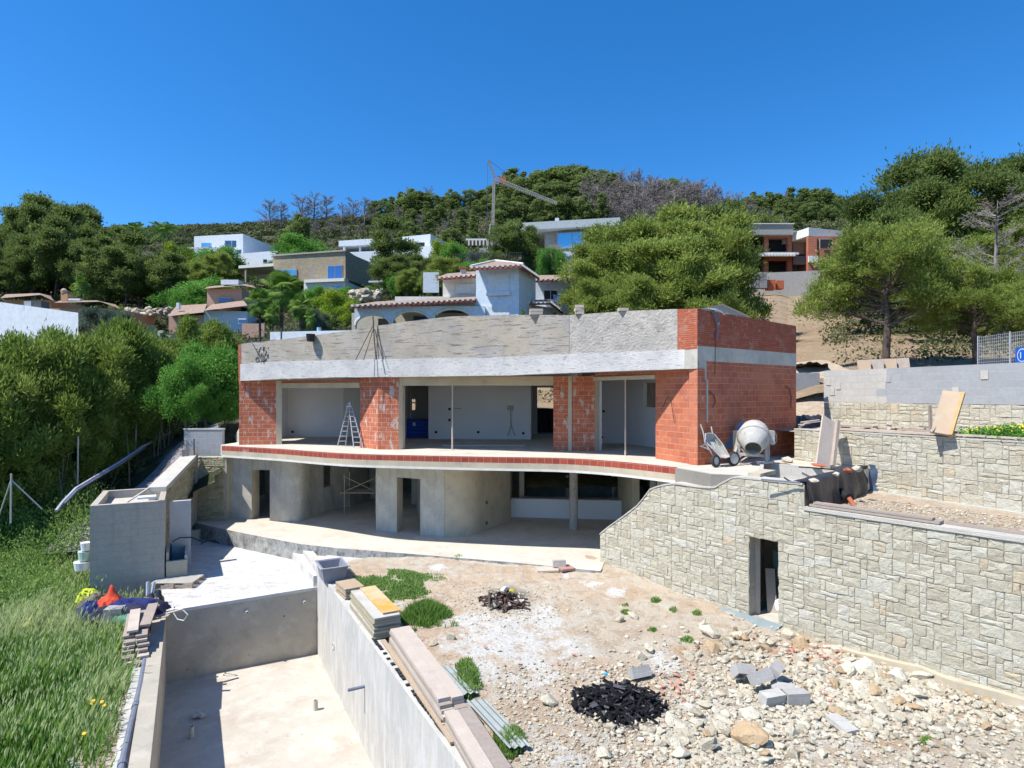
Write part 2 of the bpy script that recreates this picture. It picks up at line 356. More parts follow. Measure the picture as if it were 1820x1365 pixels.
m_darkroom = PLAIN('dark_opening', (.03, .03, .035), .9)
def glass(name, c, r=.08):
    m, nt, bs = new_mat(name); bs.inputs['Base Color'].default_value = c4(c); bs.inputs['Roughness'].default_value = r
    bs.inputs['Metallic'].default_value = .35; bs.inputs['Specular IOR Level'].default_value = .8; return m
m_glass = glass('window_glass', (.06, .12, .22)); m_glass_b = glass('blue_window_glass', (.05, .15, .36), .12); m_glass_c = glass('sky_blue_window', (.12, .42, .68), .2)
m_shutter = PLAIN('roller_shutter', (.62, .67, .70), .6)
m_soil = SURF('bed_gravel', (.50, .40, .29), (.40, .31, .22), 2, layers=(((.60, .52, .41), 9, .52, .62, .7), ((.28, .21, .15), 14, .58, .68, .6)), bumps=((14, .3), (40, .2)), coordk='Object')
m_bark = SURF('pine_bark', (.16, .12, .095), (.09, .07, .055), 6, bumps=((10, .4, (4, 4, 1)),), coordk='Object')
m_barkg = SURF('grey_dead_bark', (.26, .235, .215), (.18, .16, .15), 6, coordk='Object')
m_barkl = SURF('pale_stem', (.22, .20, .15), (.13, .12, .09), 6, coordk='Object')
LEAF = {}
def leafmat(name, dark, mid, light, tr=.28):
    LEAF[name] = TINTED(name, ((0, dark), (.5, mid), (1, light)), .7, 0, (), spec=.2, transl=tr); return LEAF[name]
leafmat('aleppo_needles', (.14, .19, .04), (.26, .33, .07), (.42, .49, .13), .52)
leafmat('dark_needles', (.08, .125, .036), (.155, .215, .056), (.25, .31, .09), .52)
leafmat('far_needles', (.09, .135, .042), (.165, .225, .064), (.25, .31, .095), .52)
leafmat('hedge_needles', (.10, .165, .032), (.215, .30, .058), (.38, .46, .12), .45)
leafmat('broad_leaves', (.05, .14, .022), (.11, .28, .04), (.24, .46, .09), .4)
leafmat('lemon_leaves', (.08, .17, .02), (.22, .34, .03), (.50, .52, .04))
leafmat('grey_leaves', (.05, .08, .055), (.11, .155, .11), (.20, .26, .20))
leafmat('palm_leaves', (.035, .09, .02), (.10, .22, .035), (.26, .38, .07))
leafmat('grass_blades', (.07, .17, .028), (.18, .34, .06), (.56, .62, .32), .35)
leafmat('scrub_leaves', (.04, .065, .022), (.085, .11, .04), (.17, .165, .075))
leafmat('weed_leaves', (.07, .15, .03), (.16, .29, .055), (.34, .46, .14), .45)
leafmat('dead_twigs', (.15, .13, .12), (.21, .185, .17), (.28, .25, .235), 0)
# ---------------------------------------------------------------- hillside
HP = [  # (column, row, distance) samples of the slope
 (-500,1035,20),(-200,1035,20),(20,1032,20),(150,1025,20),(-500,1088,17.5),(-200,1088,17.5),(20,1086,17.5),(150,1084,17.5),(100,930,22.5),(-100,940,22.5),(260,905,22.5),(300,860,25),(345,795,26.5),(400,765,28),(425,742,32),(200,880,25),(60,900,25),(-200,880,27),
 (0,800,34),(200,770,34),(380,735,36),(0,640,50),(200,625,50),(380,620,50),(-300,640,50),
 (560,720,33),(700,715,33),(850,712,33),(1000,712,33),(560,640,44),(700,600,44),(850,590,44),(1000,585,44),(1150,625,44),(1150,700,33),
 (1300,690,33),(1425,676,27),(1425,640,36),(1380,590,50),(1340,545,66),(1330,522,80),(1500,660,27),(1570,660,27.5),(1700,655,27),(1820,650,26),(2100,650,25),(1600,610,38),(1800,600,38),(2100,560,38),
 (1500,560,60),(1700,530,60),(1900,470,60),(2300,400,60),(1700,450,100),(1900,380,100),(2300,330,100),
 (100,575,62),(300,590,62),(450,590,62),(-300,575,62),(250,548,76),(100,540,78),(400,540,78),(-300,540,78),
 (550,522,86),(650,520,86),(450,520,88),(700,515,80),(850,510,80),(1000,505,80),(1150,510,80),
 (450,490,125),(350,494,125),(600,478,118),(700,474,118),(800,470,118),(900,466,110),(1050,485,98),(1150,470,110),(1400,515,92),(1500,500,95),(1300,470,110),
 (100,480,110),(-300,470,110),(100,440,160),(250,430,160),(400,428,170),(-300,420,160),(550,430,170),(700,425,170),(900,410,170),(1100,410,170),(1300,420,160),(1500,420,150),(1700,370,150),
 (0,410,210),(200,413,215),(320,411,225),(440,405,230),(520,400,235),(650,392,240),(800,382,240),(950,368,240),(1100,375,240),(1250,388,235),(1400,400,230),(1550,398,220),(1700,375,200),(1820,345,190),(2300,300,190),(-400,400,210),
 (0,470,320),(450,470,330),(900,450,330),(1400,460,330),(1900,440,320),(2300,440,320),(-400,470,320),(0,640,900),(900,640,900),(1800,640,900),(-400,640,900),(2300,640,900)]
hx = np.array([[(u-CX)/F*1.6, math.log(y)*1.5] for u, v, y in HP]); hy = np.array([-(v-HV)/F for u, v, y in HP])
def _phi(r): return np.where(r > 1e-9, r*r*np.log(r+1e-12), 0)
_n = len(HP); _A = np.zeros((_n+3, _n+3)); _d = np.linalg.norm(hx[:, None]-hx[None], axis=2)
_A[:_n, :_n] = _phi(_d)+np.eye(_n)*.002; _A[:_n, _n] = 1; _A[:_n, _n+1:] = hx; _A[_n, :_n] = 1; _A[_n+1:, :_n] = hx.T
_w = np.linalg.solve(_A, np.concatenate([hy, [0, 0, 0]]))
def hill_np(X, Y):
    q = np.stack([X/Y*1.6, np.log(Y)*1.5], -1); d = np.linalg.norm(q[..., None, :]-hx, axis=-1)
    return ZC+Y*(_phi(d) @ _w[:_n]+_w[_n]+q @ _w[_n+1:])
def hill(x, y): return float(hill_np(np.array([x]), np.array([y]))[0])
def hill_at(u, Y):
    x = (u-CX)/F*Y; return Vector((x, Y, hill(x, Y)))
us = np.linspace(-1.35, 1.35, 230); ys = np.exp(np.linspace(math.log(17.5), math.log(900), 190))
UU, YY = np.meshgrid(us, ys); XX = UU*YY; ZZ = np.concatenate([hill_np(XX[i:i+1], YY[i:i+1]) for i in range(len(ys))])
mb = MB(); HC = []
for i in range(len(ys)):
    for j in range(len(us)):
        x, y, z = XX[i, j], YY[i, j], ZZ[i, j]
        s_ = min(1.2, y*.012); z += s_*noise.fractal(Vector((x*.12/max(.2, s_), y*.12/max(.2, s_), 3)), 1, 2, 4)*.9
        mb.v.append((x, y, z)); u = UU[i, j]*F+CX
        # bare earth attribute: 1 = excavated earth, 0 = scrub
        e = 0
        jn = 60*noise.noise(Vector((x*.2, y*.2, 8)))
        if 1280 < u < 1600 and y < 88: e = max(0, min(1, (1520-u+jn)/70))*min(1, max(0, (u-1280+jn)/40))
        if u >= 1475 and y < 60: e = max(e, .75 if y < 40 else .55)
        if 860 < u < 930 and 100 < y < 118: e = 1
        if u > 1780 and 90 < y < 230: e = .7
        if 480 < u < 1290 and y < 36: e = .8
        if 240 < u < 430 and y < 33: e = .35
        if u > 1480 and 75 < y < 100: e = .5
        HC.append(e)
mb.c = HC
nc = len(us)
for i in range(len(ys)-1):
    for j in range(nc-1):
        xc = (XX[i, j]+XX[i+1, j+1])/2; yc = (YY[i, j]+YY[i+1, j+1])/2
        if -11.6 < xc < 9.6 and yc < 31.3: continue
        if 6 < xc and yc < 23.2 and xc > -6+.6*yc: continue
        if -12.3 < xc and yc < 23.3: continue
        k = i*nc+j; mb.f.append((k, k+1, k+nc+1, k+nc)); mb.m.append(0)
m_hill, nt, bs = new_mat('scrub_hillside')
vec = coord(nt, 'Object'); at = nd(nt, 'ShaderNodeAttribute', attribute_name='tint')
scr = mix(nt, noise_fac(nt, vec, .25, 8, .7, .38, .62), (.035, .055, .02), (.075, .085, .035)); scr = mix(nt, mul(nt, noise_fac(nt, vec, .08, 6, .7, .5, .66), .6), scr, (.24, .20, .14))
ear = mix(nt, noise_fac(nt, vec, .5, 9, .7, .38, .62), (.58, .43, .275), (.46, .32, .19)); ear = mix(nt, noise_fac(nt, vec, 1.4, 8, .75, .56, .70), ear, (.64, .54, .40)); ear = mix(nt, mul(nt, noise_fac(nt, vec, .35, 6, .7, .58, .68), .7), ear, (.10, .12, .04))
ad = nd(nt, 'ShaderNodeMath', operation='ADD'); nt.links.new(at.outputs['Fac'], ad.inputs[0]); nn = nd(nt, 'ShaderNodeMath', operation='SUBTRACT'); nt.links.new(noise_fac(nt, vec, .4, 5, .7, .2, .8), nn.inputs[0]); nn.inputs[1].default_value = .5
nt.links.new(mul(nt, nn.outputs[0], .6), ad.inputs[1])
mr = nd(nt, 'ShaderNodeMapRange'); mr.inputs['From Min'].default_value = .38; mr.inputs['From Max'].default_value = .55; nt.links.new(ad.outputs[0], mr.inputs['Value'])
nt.links.new(mix(nt, mr.outputs[0], scr, ear), bs.inputs['Base Color']); bs.inputs['Roughness'].default_value = .95
b1 = bump(nt, bs, noise_fac(nt, vec, .8, 9, .7, .2, .8), 1, 1.1); bump(nt, bs, noise_fac(nt, vec, 6, 8, .7, .2, .8), 1, .08, b1)
struct(mb, 'hillside', m_hill, smooth=True, uv=False, origin=(0, 0, 0))
# ---------------------------------------------------------------- grass field on the left
def field_z(x, y):
    t = (-9-x)/10; z = -4.2-.35*max(0, min(1, t))+.0*y
    if y > 16: z += (y-16)*.10
    return z+.12*noise.noise(Vector((x*.4, y*.4, 0)))
rows = [[(x, y, field_z(x, y)) for x in np.linspace(-34, -5.4-(y-9.5)*.531-.45, 40)] for y in np.linspace(2.5, 19.8, 50)]
m_field = SURF('field_soil', (.10, .085, .045), (.16, .115, .06), .8, layers=(((.05, .08, .02), 2, .45, .6, .8),), bumps=((10, .3),), coordk='Object')
struct(MB().grid(rows), 'grass_field', m_field, smooth=True)

# ---------------------------------------------------------------- garden ground
PA = Vector((-.469, .883)); PB = Vector((.883, .469))            # pool axis, cross axis
PR = Vector((-5.0, 16.6))                                        # a point on the pool's right wall
def garden_z(x, y):
    t = max(0, min(1, (18.6-y)/9.0)); z = -3.07-.33*t
    # rises towards the stone wall's foot
    d = (x-2.66)*.78+(y-18.3)*.625                                # <0 in front of the wall
    z += (.05 if y > 17.6 else .05-.12*min(1, (17.6-y)/1.5))*max(0, 1+d/2.2)
    z += .05*noise.noise(Vector((x*.9, y*.9, 5)))+.025*noise.noise(Vector((x*3, y*3, 5)))+.012*noise.noise(Vector((x*9, y*9, 1)))
    return z
rows = []
ny, nx = 190, 190
for i in range(ny):
    y = 3.0+(19.0-3.0)*i/(ny-1)
    xl = PR.x+.25+(-.531)*(y-PR.y)
    if y > 18.0: xl = max(xl, -5.6+(y-18.0)*1.2)
    xr = 2.75+.8*(18.3-y)+.15
    xr = max(xr, xl+.5)
    rows.append([(xl+(xr-xl)*j/(nx-1), y, garden_z(xl+(xr-xl)*j/(nx-1), y)) for j in range(nx)])
m_garden, nt, bs = new_mat('garden_dirt'); vec = coord(nt, 'Object')
g = mix(nt, noise_fac(nt, vec, .7, 9, .7, .36, .64), (.52, .375, .245), (.61, .50, .37))
g = mix(nt, mul(nt, noise_fac(nt, vec, .45, 8, .65, .45, .56), .85), g, (.57, .51, .405)); g = mix(nt, mul(nt, noise_fac(nt, vec, 1.9, 8, .7, .50, .58), .7), g, (.45, .325, .215)); g = mix(nt, mul(nt, noise_fac(nt, vec, 2.3, 9, .75, .54, .60), .7), g, (.60, .57, .50))
g = mix(nt, noise_fac(nt, vec, 9, 8, .75, .56, .66), g, (.60, .56, .48)); g = mix(nt, mul(nt, noise_fac(nt, vec, 14, 6, .8, .58, .66), .7), g, (.26, .18, .12))
gx = nd(nt, 'ShaderNodeAttribute', attribute_name='tint')
lm = nd(nt, 'ShaderNodeMath', operation='ADD'); nt.links.new(gx.outputs['Fac'], lm.inputs[0]); nn = nd(nt, 'ShaderNodeMath', operation='SUBTRACT'); nt.links.new(noise_fac(nt, vec, 1.8, 10, .8, .36, .64), nn.inputs[0]); nn.inputs[1].default_value = .5
nt.links.new(nn.outputs[0], lm.inputs[1]); mr = nd(nt, 'ShaderNodeMapRange'); mr.inputs['From Min'].default_value = .5; mr.inputs['From Max'].default_value = .8; nt.links.new(lm.outputs[0], mr.inputs['Value'])
g = mix(nt, mr.outputs[0], g, mix(nt, noise_fac(nt, vec, 12, 8, .7, .4, .6), (.62, .595, .54), (.72, .705, .66)))
mr2 = nd(nt, 'ShaderNodeMapRange'); mr2.inputs['From Min'].default_value = -.28; mr2.inputs['From Max'].default_value = -.9; bn = nd(nt, 'ShaderNodeMath', operation='MULTIPLY_ADD'); nt.links.new(nn.outputs[0], bn.inputs[0]); bn.inputs[1].default_value = .5; nt.links.new(gx.outputs['Fac'], bn.inputs[2]); nt.links.new(bn.outputs[0], mr2.inputs['Value'])
g = mix(nt, mr2.outputs[0], g, (.06, .055, .055))
nt.links.new(g, bs.inputs['Base Color']); bs.inputs['Roughness'].default_value = .95
b1 = bump(nt, bs, noise_fac(nt, vec, 3, 10, .75, .2, .8), 1, .08); bump(nt, bs, noise_fac(nt, vec, 22, 8, .75, .2, .8), 1, .018, b1)
LIME = [(900,1135,1.9),(940,1165,1.6),(850,1150,1.2),(1450,1290,.8),(1180,1180,.7),(1090,1060,.5),(960,1020,.6),(1250,1250,.6),(1000,1330,.7),(870,1120,1.5),(900,1150,1.3),(960,1105,1.1),(830,1110,.9),(1000,1150,.8),(880,1190,.9),(960,1200,.7),(920,1010,.6),(840,1005,.6),(1010,1035,.35),(1050,1048,.45),(780,1020,.5),(1290,1290,1.0),(1330,1275,.8),(1040,1020,.5),(740,1040,.3)]
BURN = [(905,1065,.85,1.0),(1100,1250,.95,1.3)]
gl = [G(u, v, -3.3) for u, v, r in LIME]; gb = [G(u, v, -3.3) for u, v, r, k in BURN]
mb = MB().grid(rows)
for i, p in enumerate(mb.v):
    a = 0
    for q, (u, v, r) in zip(gl, LIME): a = max(a, .85*math.exp(-((p[0]-q.x)**2+(p[1]-q.y)**2)/(r*r*.8)))
    for q, (u, v, r, k) in zip(gb, BURN):
        e_ = k*math.exp(-((p[0]-q.x)**2+(p[1]-q.y)**2)/(r*r*.5))
        if e_ > .15: a = min(a, 0)-e_
    mb.c[i] = a
struct(mb, 'garden_ground', m_garden, smooth=True, origin=(0, 0, 0))
# a deep earth sheet under everything, out to the horizon
mb = MB(); mb.add([(-1500, -600, -7.5), (1500, -600, -7.5), (1500, 1500, -7.5), (-1500, 1500, -7.5)], [(0, 1, 2, 3)]); struct(mb, 'ground', m_field)
# ---------------------------------------------------------------- unfinished house
def xy(u, v, z=0):
    p = G(u, v, z); return (p.x, p.y)
house = thing('unfinished_house', 'two storey brick and concrete house shell with curved front and open rooms', 'house', (-2, 20, -3.02))
H0 = -.42                                       # underside of the upper slab
# -- upper slab and terrace
edge = [(394,793),(494,798.6),(608,806.6),(723,810),(860,812.8),(992,815),(1091,820.7),(1200,831.6)]
SE = [xy(*p) for p in edge]
SE2 = []
for i in range(len(SE)-1):                       # smooth the curve
    p0 = Vector(SE[max(i-1, 0)]); p1 = Vector(SE[i]); p2 = Vector(SE[i+1]); p3 = Vector(SE[min(i+2, len(SE)-1)])
    for k in range(4):
        t = k/4; SE2.append(tuple(.5*((2*p1)+(p2-p0)*t+(2*p0-5*p1+4*p2-p3)*t*t+(3*p1-p0-3*p2+p3)*t**3)))
SE2.append(SE[-1])
back = [(8.6, 20.9), (8.6, 31), (-11.0, 31), (-11.6, 24.2)]
mb = MB()
mb.prism([(p[0], p[1]+.10) for p in SE2]+back, -.30, 0.0); mb.build('terrace_slab', m_screed, house)
mb = MB().wall(SE2, .099, -.17, 0.012); mb.build('edge_brick_course', m_brick_strip, house)
mb = MB().wall([(x, y-.004) for x, y in SE2], .10, -.35, -.172); mb.build('slab_edge_concrete', m_conc_y, house)
mb = MB().wall([(x, y-.02) for x, y in SE2], .25, H0, -.352); mb.build('drip_ledge', m_villa_w, house)
mb = MB().prism([(p[0], p[1]+.2) for p in SE2]+back, H0+.02, -.302); mb.build('soffit', m_villa_w, house)
# -- upper front walls (plan points of the brick face)
A0, A1 = (-10.85, 24.15), (-9.45, 24.35)
J1 = (-9.25, 24.42)                              # concrete jamb of the first opening
B0, B1, B2 = (-5.78, 23.1), (-4.88, 22.15), (-4.12, 22.12)
C0, C1, C2 = (1.48, 21.75), (2.05, 21.62), (2.93, 21.50)
D0, D1 = (4.50, 19.05), (5.27, 17.26)
E1 = (9.68, 20.7)                                # far end of the side wall
ZB = lambda u: 2.55+(u-427)/(1240-427)*.2
mb = MB().wall([A0, A1], .28, 0, 2.56); mb.build('left_brick_pier', m_brick_smear, house)
mb = MB().wall([A1, J1], .30, 0, 2.56); mb.build('door_jamb', m_conc_y, house)
mb = MB().wall([B0, B1, B2], .26, 0, 2.62); mb.build('middle_brick_pier', m_brick_smear, house)
mb = MB().wall([B2, (-4.0, 22.2), (-3.95, 22.45)], .12, 0, 2.36); mb.build('door_jamb', m_conc_y, house)
mb = MB().wall([C0, C1, C2], .26, 0, 2.66); mb.build('right_brick_pier', m_brick_smear, house)
mb = MB().wall([C2, (3.1, 21.6)], .2, 0, 2.5); mb.build('door_jamb', m_conc_y, house)
mb = MB().wall([(1.99, 21.58), (2.12, 21.56)], .05, 0, 2.66); mb.build('mortar_seam', m_conc_y, house)
mb = MB().wall([D0, D1], .26, 0, 2.75); mb.build('corner_brick_pier', m_brick, house)
# brick and concrete lintels over the openings
def lintel(a, b, z0, z1, name, mat, th=.24, off=0):
    a = Vector(a); b = Vector(b); d = (b-a).normalized(); n = Vector((d.y, -d.x))*off
    MB().wall([a+n, b+n], th, z0, z1).build(name, mat, house)
lintel(J1, B0, 2.26, 2.46, 'concrete_lintel', m_conc_y, off=.03); lintel(J1, B0, 2.462, 2.58, 'brick_over_lintel', m_brick)
lintel((-4.1, 22.15), C0, 2.33, 2.66, 'concrete_lintel', m_conc_y, off=.03)
lintel((2.75, 21.80), D0, 2.50, 2.62, 'concrete_lintel', m_conc, off=.05); lintel(C2, D0, 2.622, 2.74, 'brick_over_lintel', m_brick)
# -- side wall
def lerp(a, b, t): return (a[0]+(b[0]-a[0])*t, a[1]+(b[1]-a[1])*t)
side = [D1, E1]
S = lambda t: lerp(D1, E1, t)
MB().wall([D1, E1], .28, 0, 2.97).build('side_brick_wall', m_brick, house)
MB().wall([(D1[0]+.003, D1[1]-.004), (E1[0]+.003, E1[1]-.004)], .28, 2.972, 3.40).build('side_ring_beam', m_conc, house)
MB().wall([D1, S(.12)], .005, 0, .01).build('mortar_bed', m_conc, house)
MB().wall([D1, E1], .28, 3.402, [4.45, 4.34]).build('side_parapet', m_brick_thin, house)
dx_, dy_ = .788, .615
MB().wall([(D1[0]+.005+dx_*.05, D1[1]-.007+dy_*.05), (D1[0]+.005+dx_*.42, D1[1]-.007+dy_*.42)], .02, 2.45, 2.971).build('beam_end_render', m_conc, house)
MB().wall([(D1[0]+.005+dx_*.42, D1[1]-.007+dy_*.42), (D1[0]+.005+dx_*.5, D1[1]-.007+dy_*.5)], .02, 1.2, 2.45).build('mortar_seam', m_conc, house)
# -- front beam and parapet (one sweep)
bp = [(427,24.0),(500,23.35),(600,22.5),(700,21.75),(800,21.1),(900,20.4),(1012,19.5),(1120,18.55),(1205,17.65),(1240,17.2)]
BP = [((u-CX)/F*y, y) for u, y in bp]
vb = [677,673,670.5,670,668.5,667,662.5,658.5,656,655]; vt = [647,642,640,638,636.5,635,629,625,621.5,620]
vp = [611,603,590,574,562,559.5,559.5,552,548.5,547.5]
zb = [zv(v, p[1]) for v, p in zip(vb, BP)]; zt = [zv(v, p[1]) for v, p in zip(vt, BP)]; zp = [zv(v, p[1]) for v, p in zip(vp, BP)]
n_ = len(BP)
def dens(L, k=3):
    out = []
    for i in range(len(L)-1):
        for q in range(k):
            t = q/k; a, b = L[i], L[i+1]; out.append(tuple(x+(y-x)*t for x, y in zip(a, b)) if hasattr(a, '__len__') else a+(b-a)*t)
    return out+[L[-1]]
wav = lambda L, s, a: [z+a*noise.noise(Vector((i*s, 3.1, 7))) for i, z in enumerate(L)]
MB().wall(dens(BP)[:-2], .45, wav(dens(zb), .9, .012)[:-2], wav(dens(zt), .7, .015)[:-2]).build('limewashed_beam', m_white_band, house)
MB().wall([dens(BP)[-3], (D1[0]-.005, D1[1]-.01)], .45, [zb[-2]-.002, zb[-1]], [zt[-2]-.02, zt[-1]]).build('beam_end', m_conc, house)
pp = [(x, y+.05) for x, y in BP]
MB().wall(dens(pp[1:7]), .25, [z+.002 for z in dens(zt[1:7])], wav(dens(zp[1:7]), 1.1, .01)).build('raked_parapet', m_render, house)
MB().wall(dens(pp[:2]), .25, [z+.002 for z in dens(zt[:2])], dens(zp[:2])).build('raked_parapet', m_render, house)
MB().wall([(x, y+.012) for x, y in dens(pp[6:9])], .25, [z+.002 for z in dens(zt[6:9])], dens(zp[6:9])).build('smooth_parapet', m_render2, house)
MB().wall([pp[8], (D1[0]-.004, D1[1]+.0)], .27, [zt[8], zt[9]], [zp[8]-.01, zp[9]]).build('brick_parapet_corner', m_brick_thin, house)
a = pp[0]; MB().wall([(a[0]-.12, a[1]+.03), (a[0]+.02, a[1]-.012)], .25, zt[0]-.05, zp[0]-.02).build('brick_parapet_corner', m_brick_thin, house)
MB().wall([(a[0]-.1, a[1]+.02), (a[0]+.03, a[1]-.06)], .25, 2.5, 3.15).build('brick_parapet_corner', m_brick_thin, house)
# dark patch of scraped mortar, roof slab, soffit behind the beam
P_ = lambda t: (pp[0][0]+(pp[1][0]-pp[0][0])*t, pp[0][1]+(pp[1][1]-pp[0][1])*t-.012)
mb = MB()
for i in range(46):
    t = random.uniform(.38, .68)+.02*jit(1); z = random.uniform(3.22, 3.84); w = random.uniform(.01, .035); h = random.uniform(.03, .14)
    x, y = P_(t); mb.box((x, y+.006, z), (w*1.6, .012, h), rz=jit(.3))
mb.build('scraped_dark_patch', m_steel, house)
roof = [BP[0], BP[3], BP[6], BP[-1], (9.4, 20.7), (9.0, 31), (-10.8, 31)]
MB().prism([(x, y+.3) for x, y in roof[:4]]+roof[4:], 2.80, 3.05).build('roof_slab', m_conc, house)
# -- upper interior
mb = MB()
def iw(mb, a, b, z0=0.003, z1=2.80, th=.12, side=1): mb.wall([a, b], th, z0, z1, side)
# room 1
iw(mb, (-10.6, 28.7), (-7.9, 28.45)); iw(mb, (-7.9, 28.44), (-6.2, 29.6))
iw(mb, (-6.18, 29.6), (-4.9, 29.6)); iw(mb, (-5.1, 29.6), (-4.62, 22.6)); 
mb.build('room_wall', m_plaster, house)
# left outer wall with tall window openings
mb = MB(); L1 = (-10.85, 24.45); L2 = (-10.85, 30.9)
mb.wall([(-10.6, 25.9), (-10.6, 24.47)], .25, 0, 2.60, -1); mb.wall([(-10.6, 31), (-10.6, 27.3)], .25, 0, 2.60, -1); mb.wall([(-10.6, 27.29), (-10.6, 25.91)], .25, 2.35, 2.60, -1)
mb.build('outer_wall', m_plaster, house)
# room 2: big wall, alcove, back wall with window and doorway
mb = MB(); iw(mb, (-3.75, 27.25), (.84, 27.05)); iw(mb, (.84, 27.04), (1.0, 29.8)); mb.wall([(-3.76, 27.4), (-3.76, 31)], .12, 0, 2.8, -1)
mb.build('room_wall', m_plaster, house)
YB = 30.9
mb = MB()
def bw(x0, x1, z0, z1): mb.wall([(x0, YB), (x1, YB)], .2, z0, z1)
wx0, wx1 = (705-CX)/F*YB, (738-CX)/F*YB
bw(-10.8, wx0, 0, 2.8); bw(wx1+.001, (955-CX)/F*YB, 0, 2.8); bw(wx0+.001, wx1, 0, zv(729, YB)); bw(wx0+.001, wx1, zv(709, YB), 2.8)
ox0, ox1 = (955-CX)/F*YB, (1005-CX)/F*YB
bw(ox0+.001, ox1, 2.35, 2.8); bw(ox1+.001, 8.6, 0, 2.8)
mb.build('back_wall', m_plaster, house)
mb = MB(); mb.bar((wx0+.28, YB+.1, zv(729, YB)), (wx0+.28, YB+.1, zv(709, YB)), .05, .05); mb.bar((wx0, YB+.12, zv(715, YB)), (wx1, YB+.12, zv(715, YB)), .04, .05); mb.bar((wx1-.2, YB+.1, zv(729, YB)), (wx1-.2, YB+.1, zv(709, YB)), .06, .04); mb.build('window_frame', m_steel, house)
mb = MB(); iw(mb, (2.98, 22.0), (3.1, 21.7)); mb.wall([(2.4, 21.9), (2.3, 30.8)], .12, 0, 2.8, -1)
iw(mb, (3.2, 24.75), (4.62, 24.75)); 
# room 3 right wall with a window opening
q0, q1 = Vector((4.62, 24.75)), Vector((6.3, 21.0)); dq = (q1-q0)
QL = lambda t: tuple(q0+dq*t)
mb.wall([QL(0), QL(.30)], .15, 0, 2.8); mb.wall([QL(.301), QL(.78)], .15, 0, 1.52); mb.wall([QL(.301), QL(.78)], .15, 2.45, 2.8); mb.wall([QL(.781), QL(1.2)], .15, 0, 2.8)
mb.build('room_wall', m_plaster, house)
mb = MB()
for t, w in ((.36, .10), (.44, .07), (.53, .12), (.62, .06), (.70, .10)):
    p = Vector(QL(t))+Vector((.2, .2)); mb.bar((p.x, p.y, 1.5), (p.x+.05, p.y+.1, 2.5), w, .03)
mb.build('shutter_board', m_wood, house)
MB().wall([QL(.25), QL(.85)], .02, 1.3, 2.7, 1).build('dark_reveal', m_darkroom, house) if False else None
# sockets and wiring chases on the plaster
mb = MB()
for u, v, Y in ((799,727,27.05),(799,746.5,27.05),(775,768,27.1),(850,768,27.0),(930,770,27.0),(520,767.5,28.5),(634.5,736.5,29.5)): p = W(u, v, Y); mb.box(p, (.10, .06, .10))
for u, v in ((1068,731),(1073,731),(1068,745),(1070,777)): mb.box(W(u, v, 24.65), (.08, .06, .08))
mb.build('socket_hole', m_darkroom, house)
mb = MB(); mb.box(W(907, 725, 26.98), (.28, .03, .2)); mb.tube([W(907, 728, 26.98), W(908, 755, 26.98), W(902, 775, 26.98)], .025, 5); mb.tube([W(908, 755, 26.98), W(915, 775, 26.98)], .02, 5); mb.build('wiring_chase', m_conc, house); MB().box(W(814, 726, 27.0), (.3, .02, .05)).build('wiring_chase', m_conc, house)
# hairline steel props in the openings
for u, v0, v1, Y in ((804, 683, 797, 21.95), (1111.5, 676, 803, 20.0)):
    t_ = MB().tube([(W(u, v1, Y).x, Y, .0), (W(u, v0, Y).x, Y, zv(v0, Y)+.04)], .022, 8).tube([(W(u, v1, Y).x, Y, .0), (W(u, v1, Y).x, Y, .9)], .03, 8)
    lab = 'thin pale steel prop standing in the wide middle opening' if u < 900 else 'thin pale steel prop standing in the right hand doorway'
    single(t_, 'steel_prop', m_cream, lab, 'prop', group='steel props in the upper openings')
# ---------------------------------------------------------------- lower storey
ZL = -3.02
fe = [(345,928),(380,936.5),(440,949),(534,967),(600,974),(688,981),(776,988),(918,1000),(1067,1015)]
FE = [xy(u, v, ZL) for u, v in fe]
mb = MB().prism([(p[0], p[1]+.0) for p in FE]+[(2.78, 18.25), (4.2, 17.4), (11, 20.9), (11, 31), (-12.4, 31), (-12.6, 24.4)], ZL-.12, ZL)
struct(mb, 'lower_terrace', m_screed)
mb = MB().wall([(p[0], p[1]-.005) for p in dens(FE, 2)], .3, -4.2, ZL-.001); struct(mb, 'terrace_step', m_conc_d)
def spl(P, k=5):
    out = []
    for i in range(len(P)-1):
        p0, p1, p2, p3 = [Vector(P[max(0, min(len(P)-1, i+d))]) for d in (-1, 0, 1, 2)]
        for q in range(k):
            t = q/k; out.append(tuple(.5*((2*p1)+(p2-p0)*t+(2*p0-5*p1+4*p2-p3)*t*t+(3*p1-p0-3*p2+p3)*t**3)))
    return out+[tuple(P[-1])]
def lw(name, uv_, mat, th=.25, z1=H0+.015, z0=ZL+.001, parent=house, side=1, uvl=None):
    pts = [xy(u, v, ZL) for u, v in uv_]; pts = spl(pts) if 'curved' in name else pts; return MB().wall(pts, th, z0, z1, side).build(name, mat, parent)
lw('concrete_wall', [(403,921),(447,923)], m_conc)
lw('door_jamb', [(447.5,923),(461,918.5)], m_conc_y, .15)
lw('door_head', [(447.6,922.6),(480,923.5)], m_conc, .25, z0=zv(836, 24.3))
cw = [(479.5,925),(497,927),(515,928),(534,926.5),(546,922.5),(557,917),(575,911.5)]
lw('curved_concrete_wall', cw, m_conc, .22)
# right of the window: curved wall continues
lw('concrete_wall', [(575.3,911.4),(593,906)], m_conc, .22, z1=-1.95); lw('concrete_wall', [(575.3,911.4),(593,906)], m_conc, .22, z0=-.92)
lw('concrete_wall', [(593.3,905.8),(620,900),(655,888)], m_conc, .22)
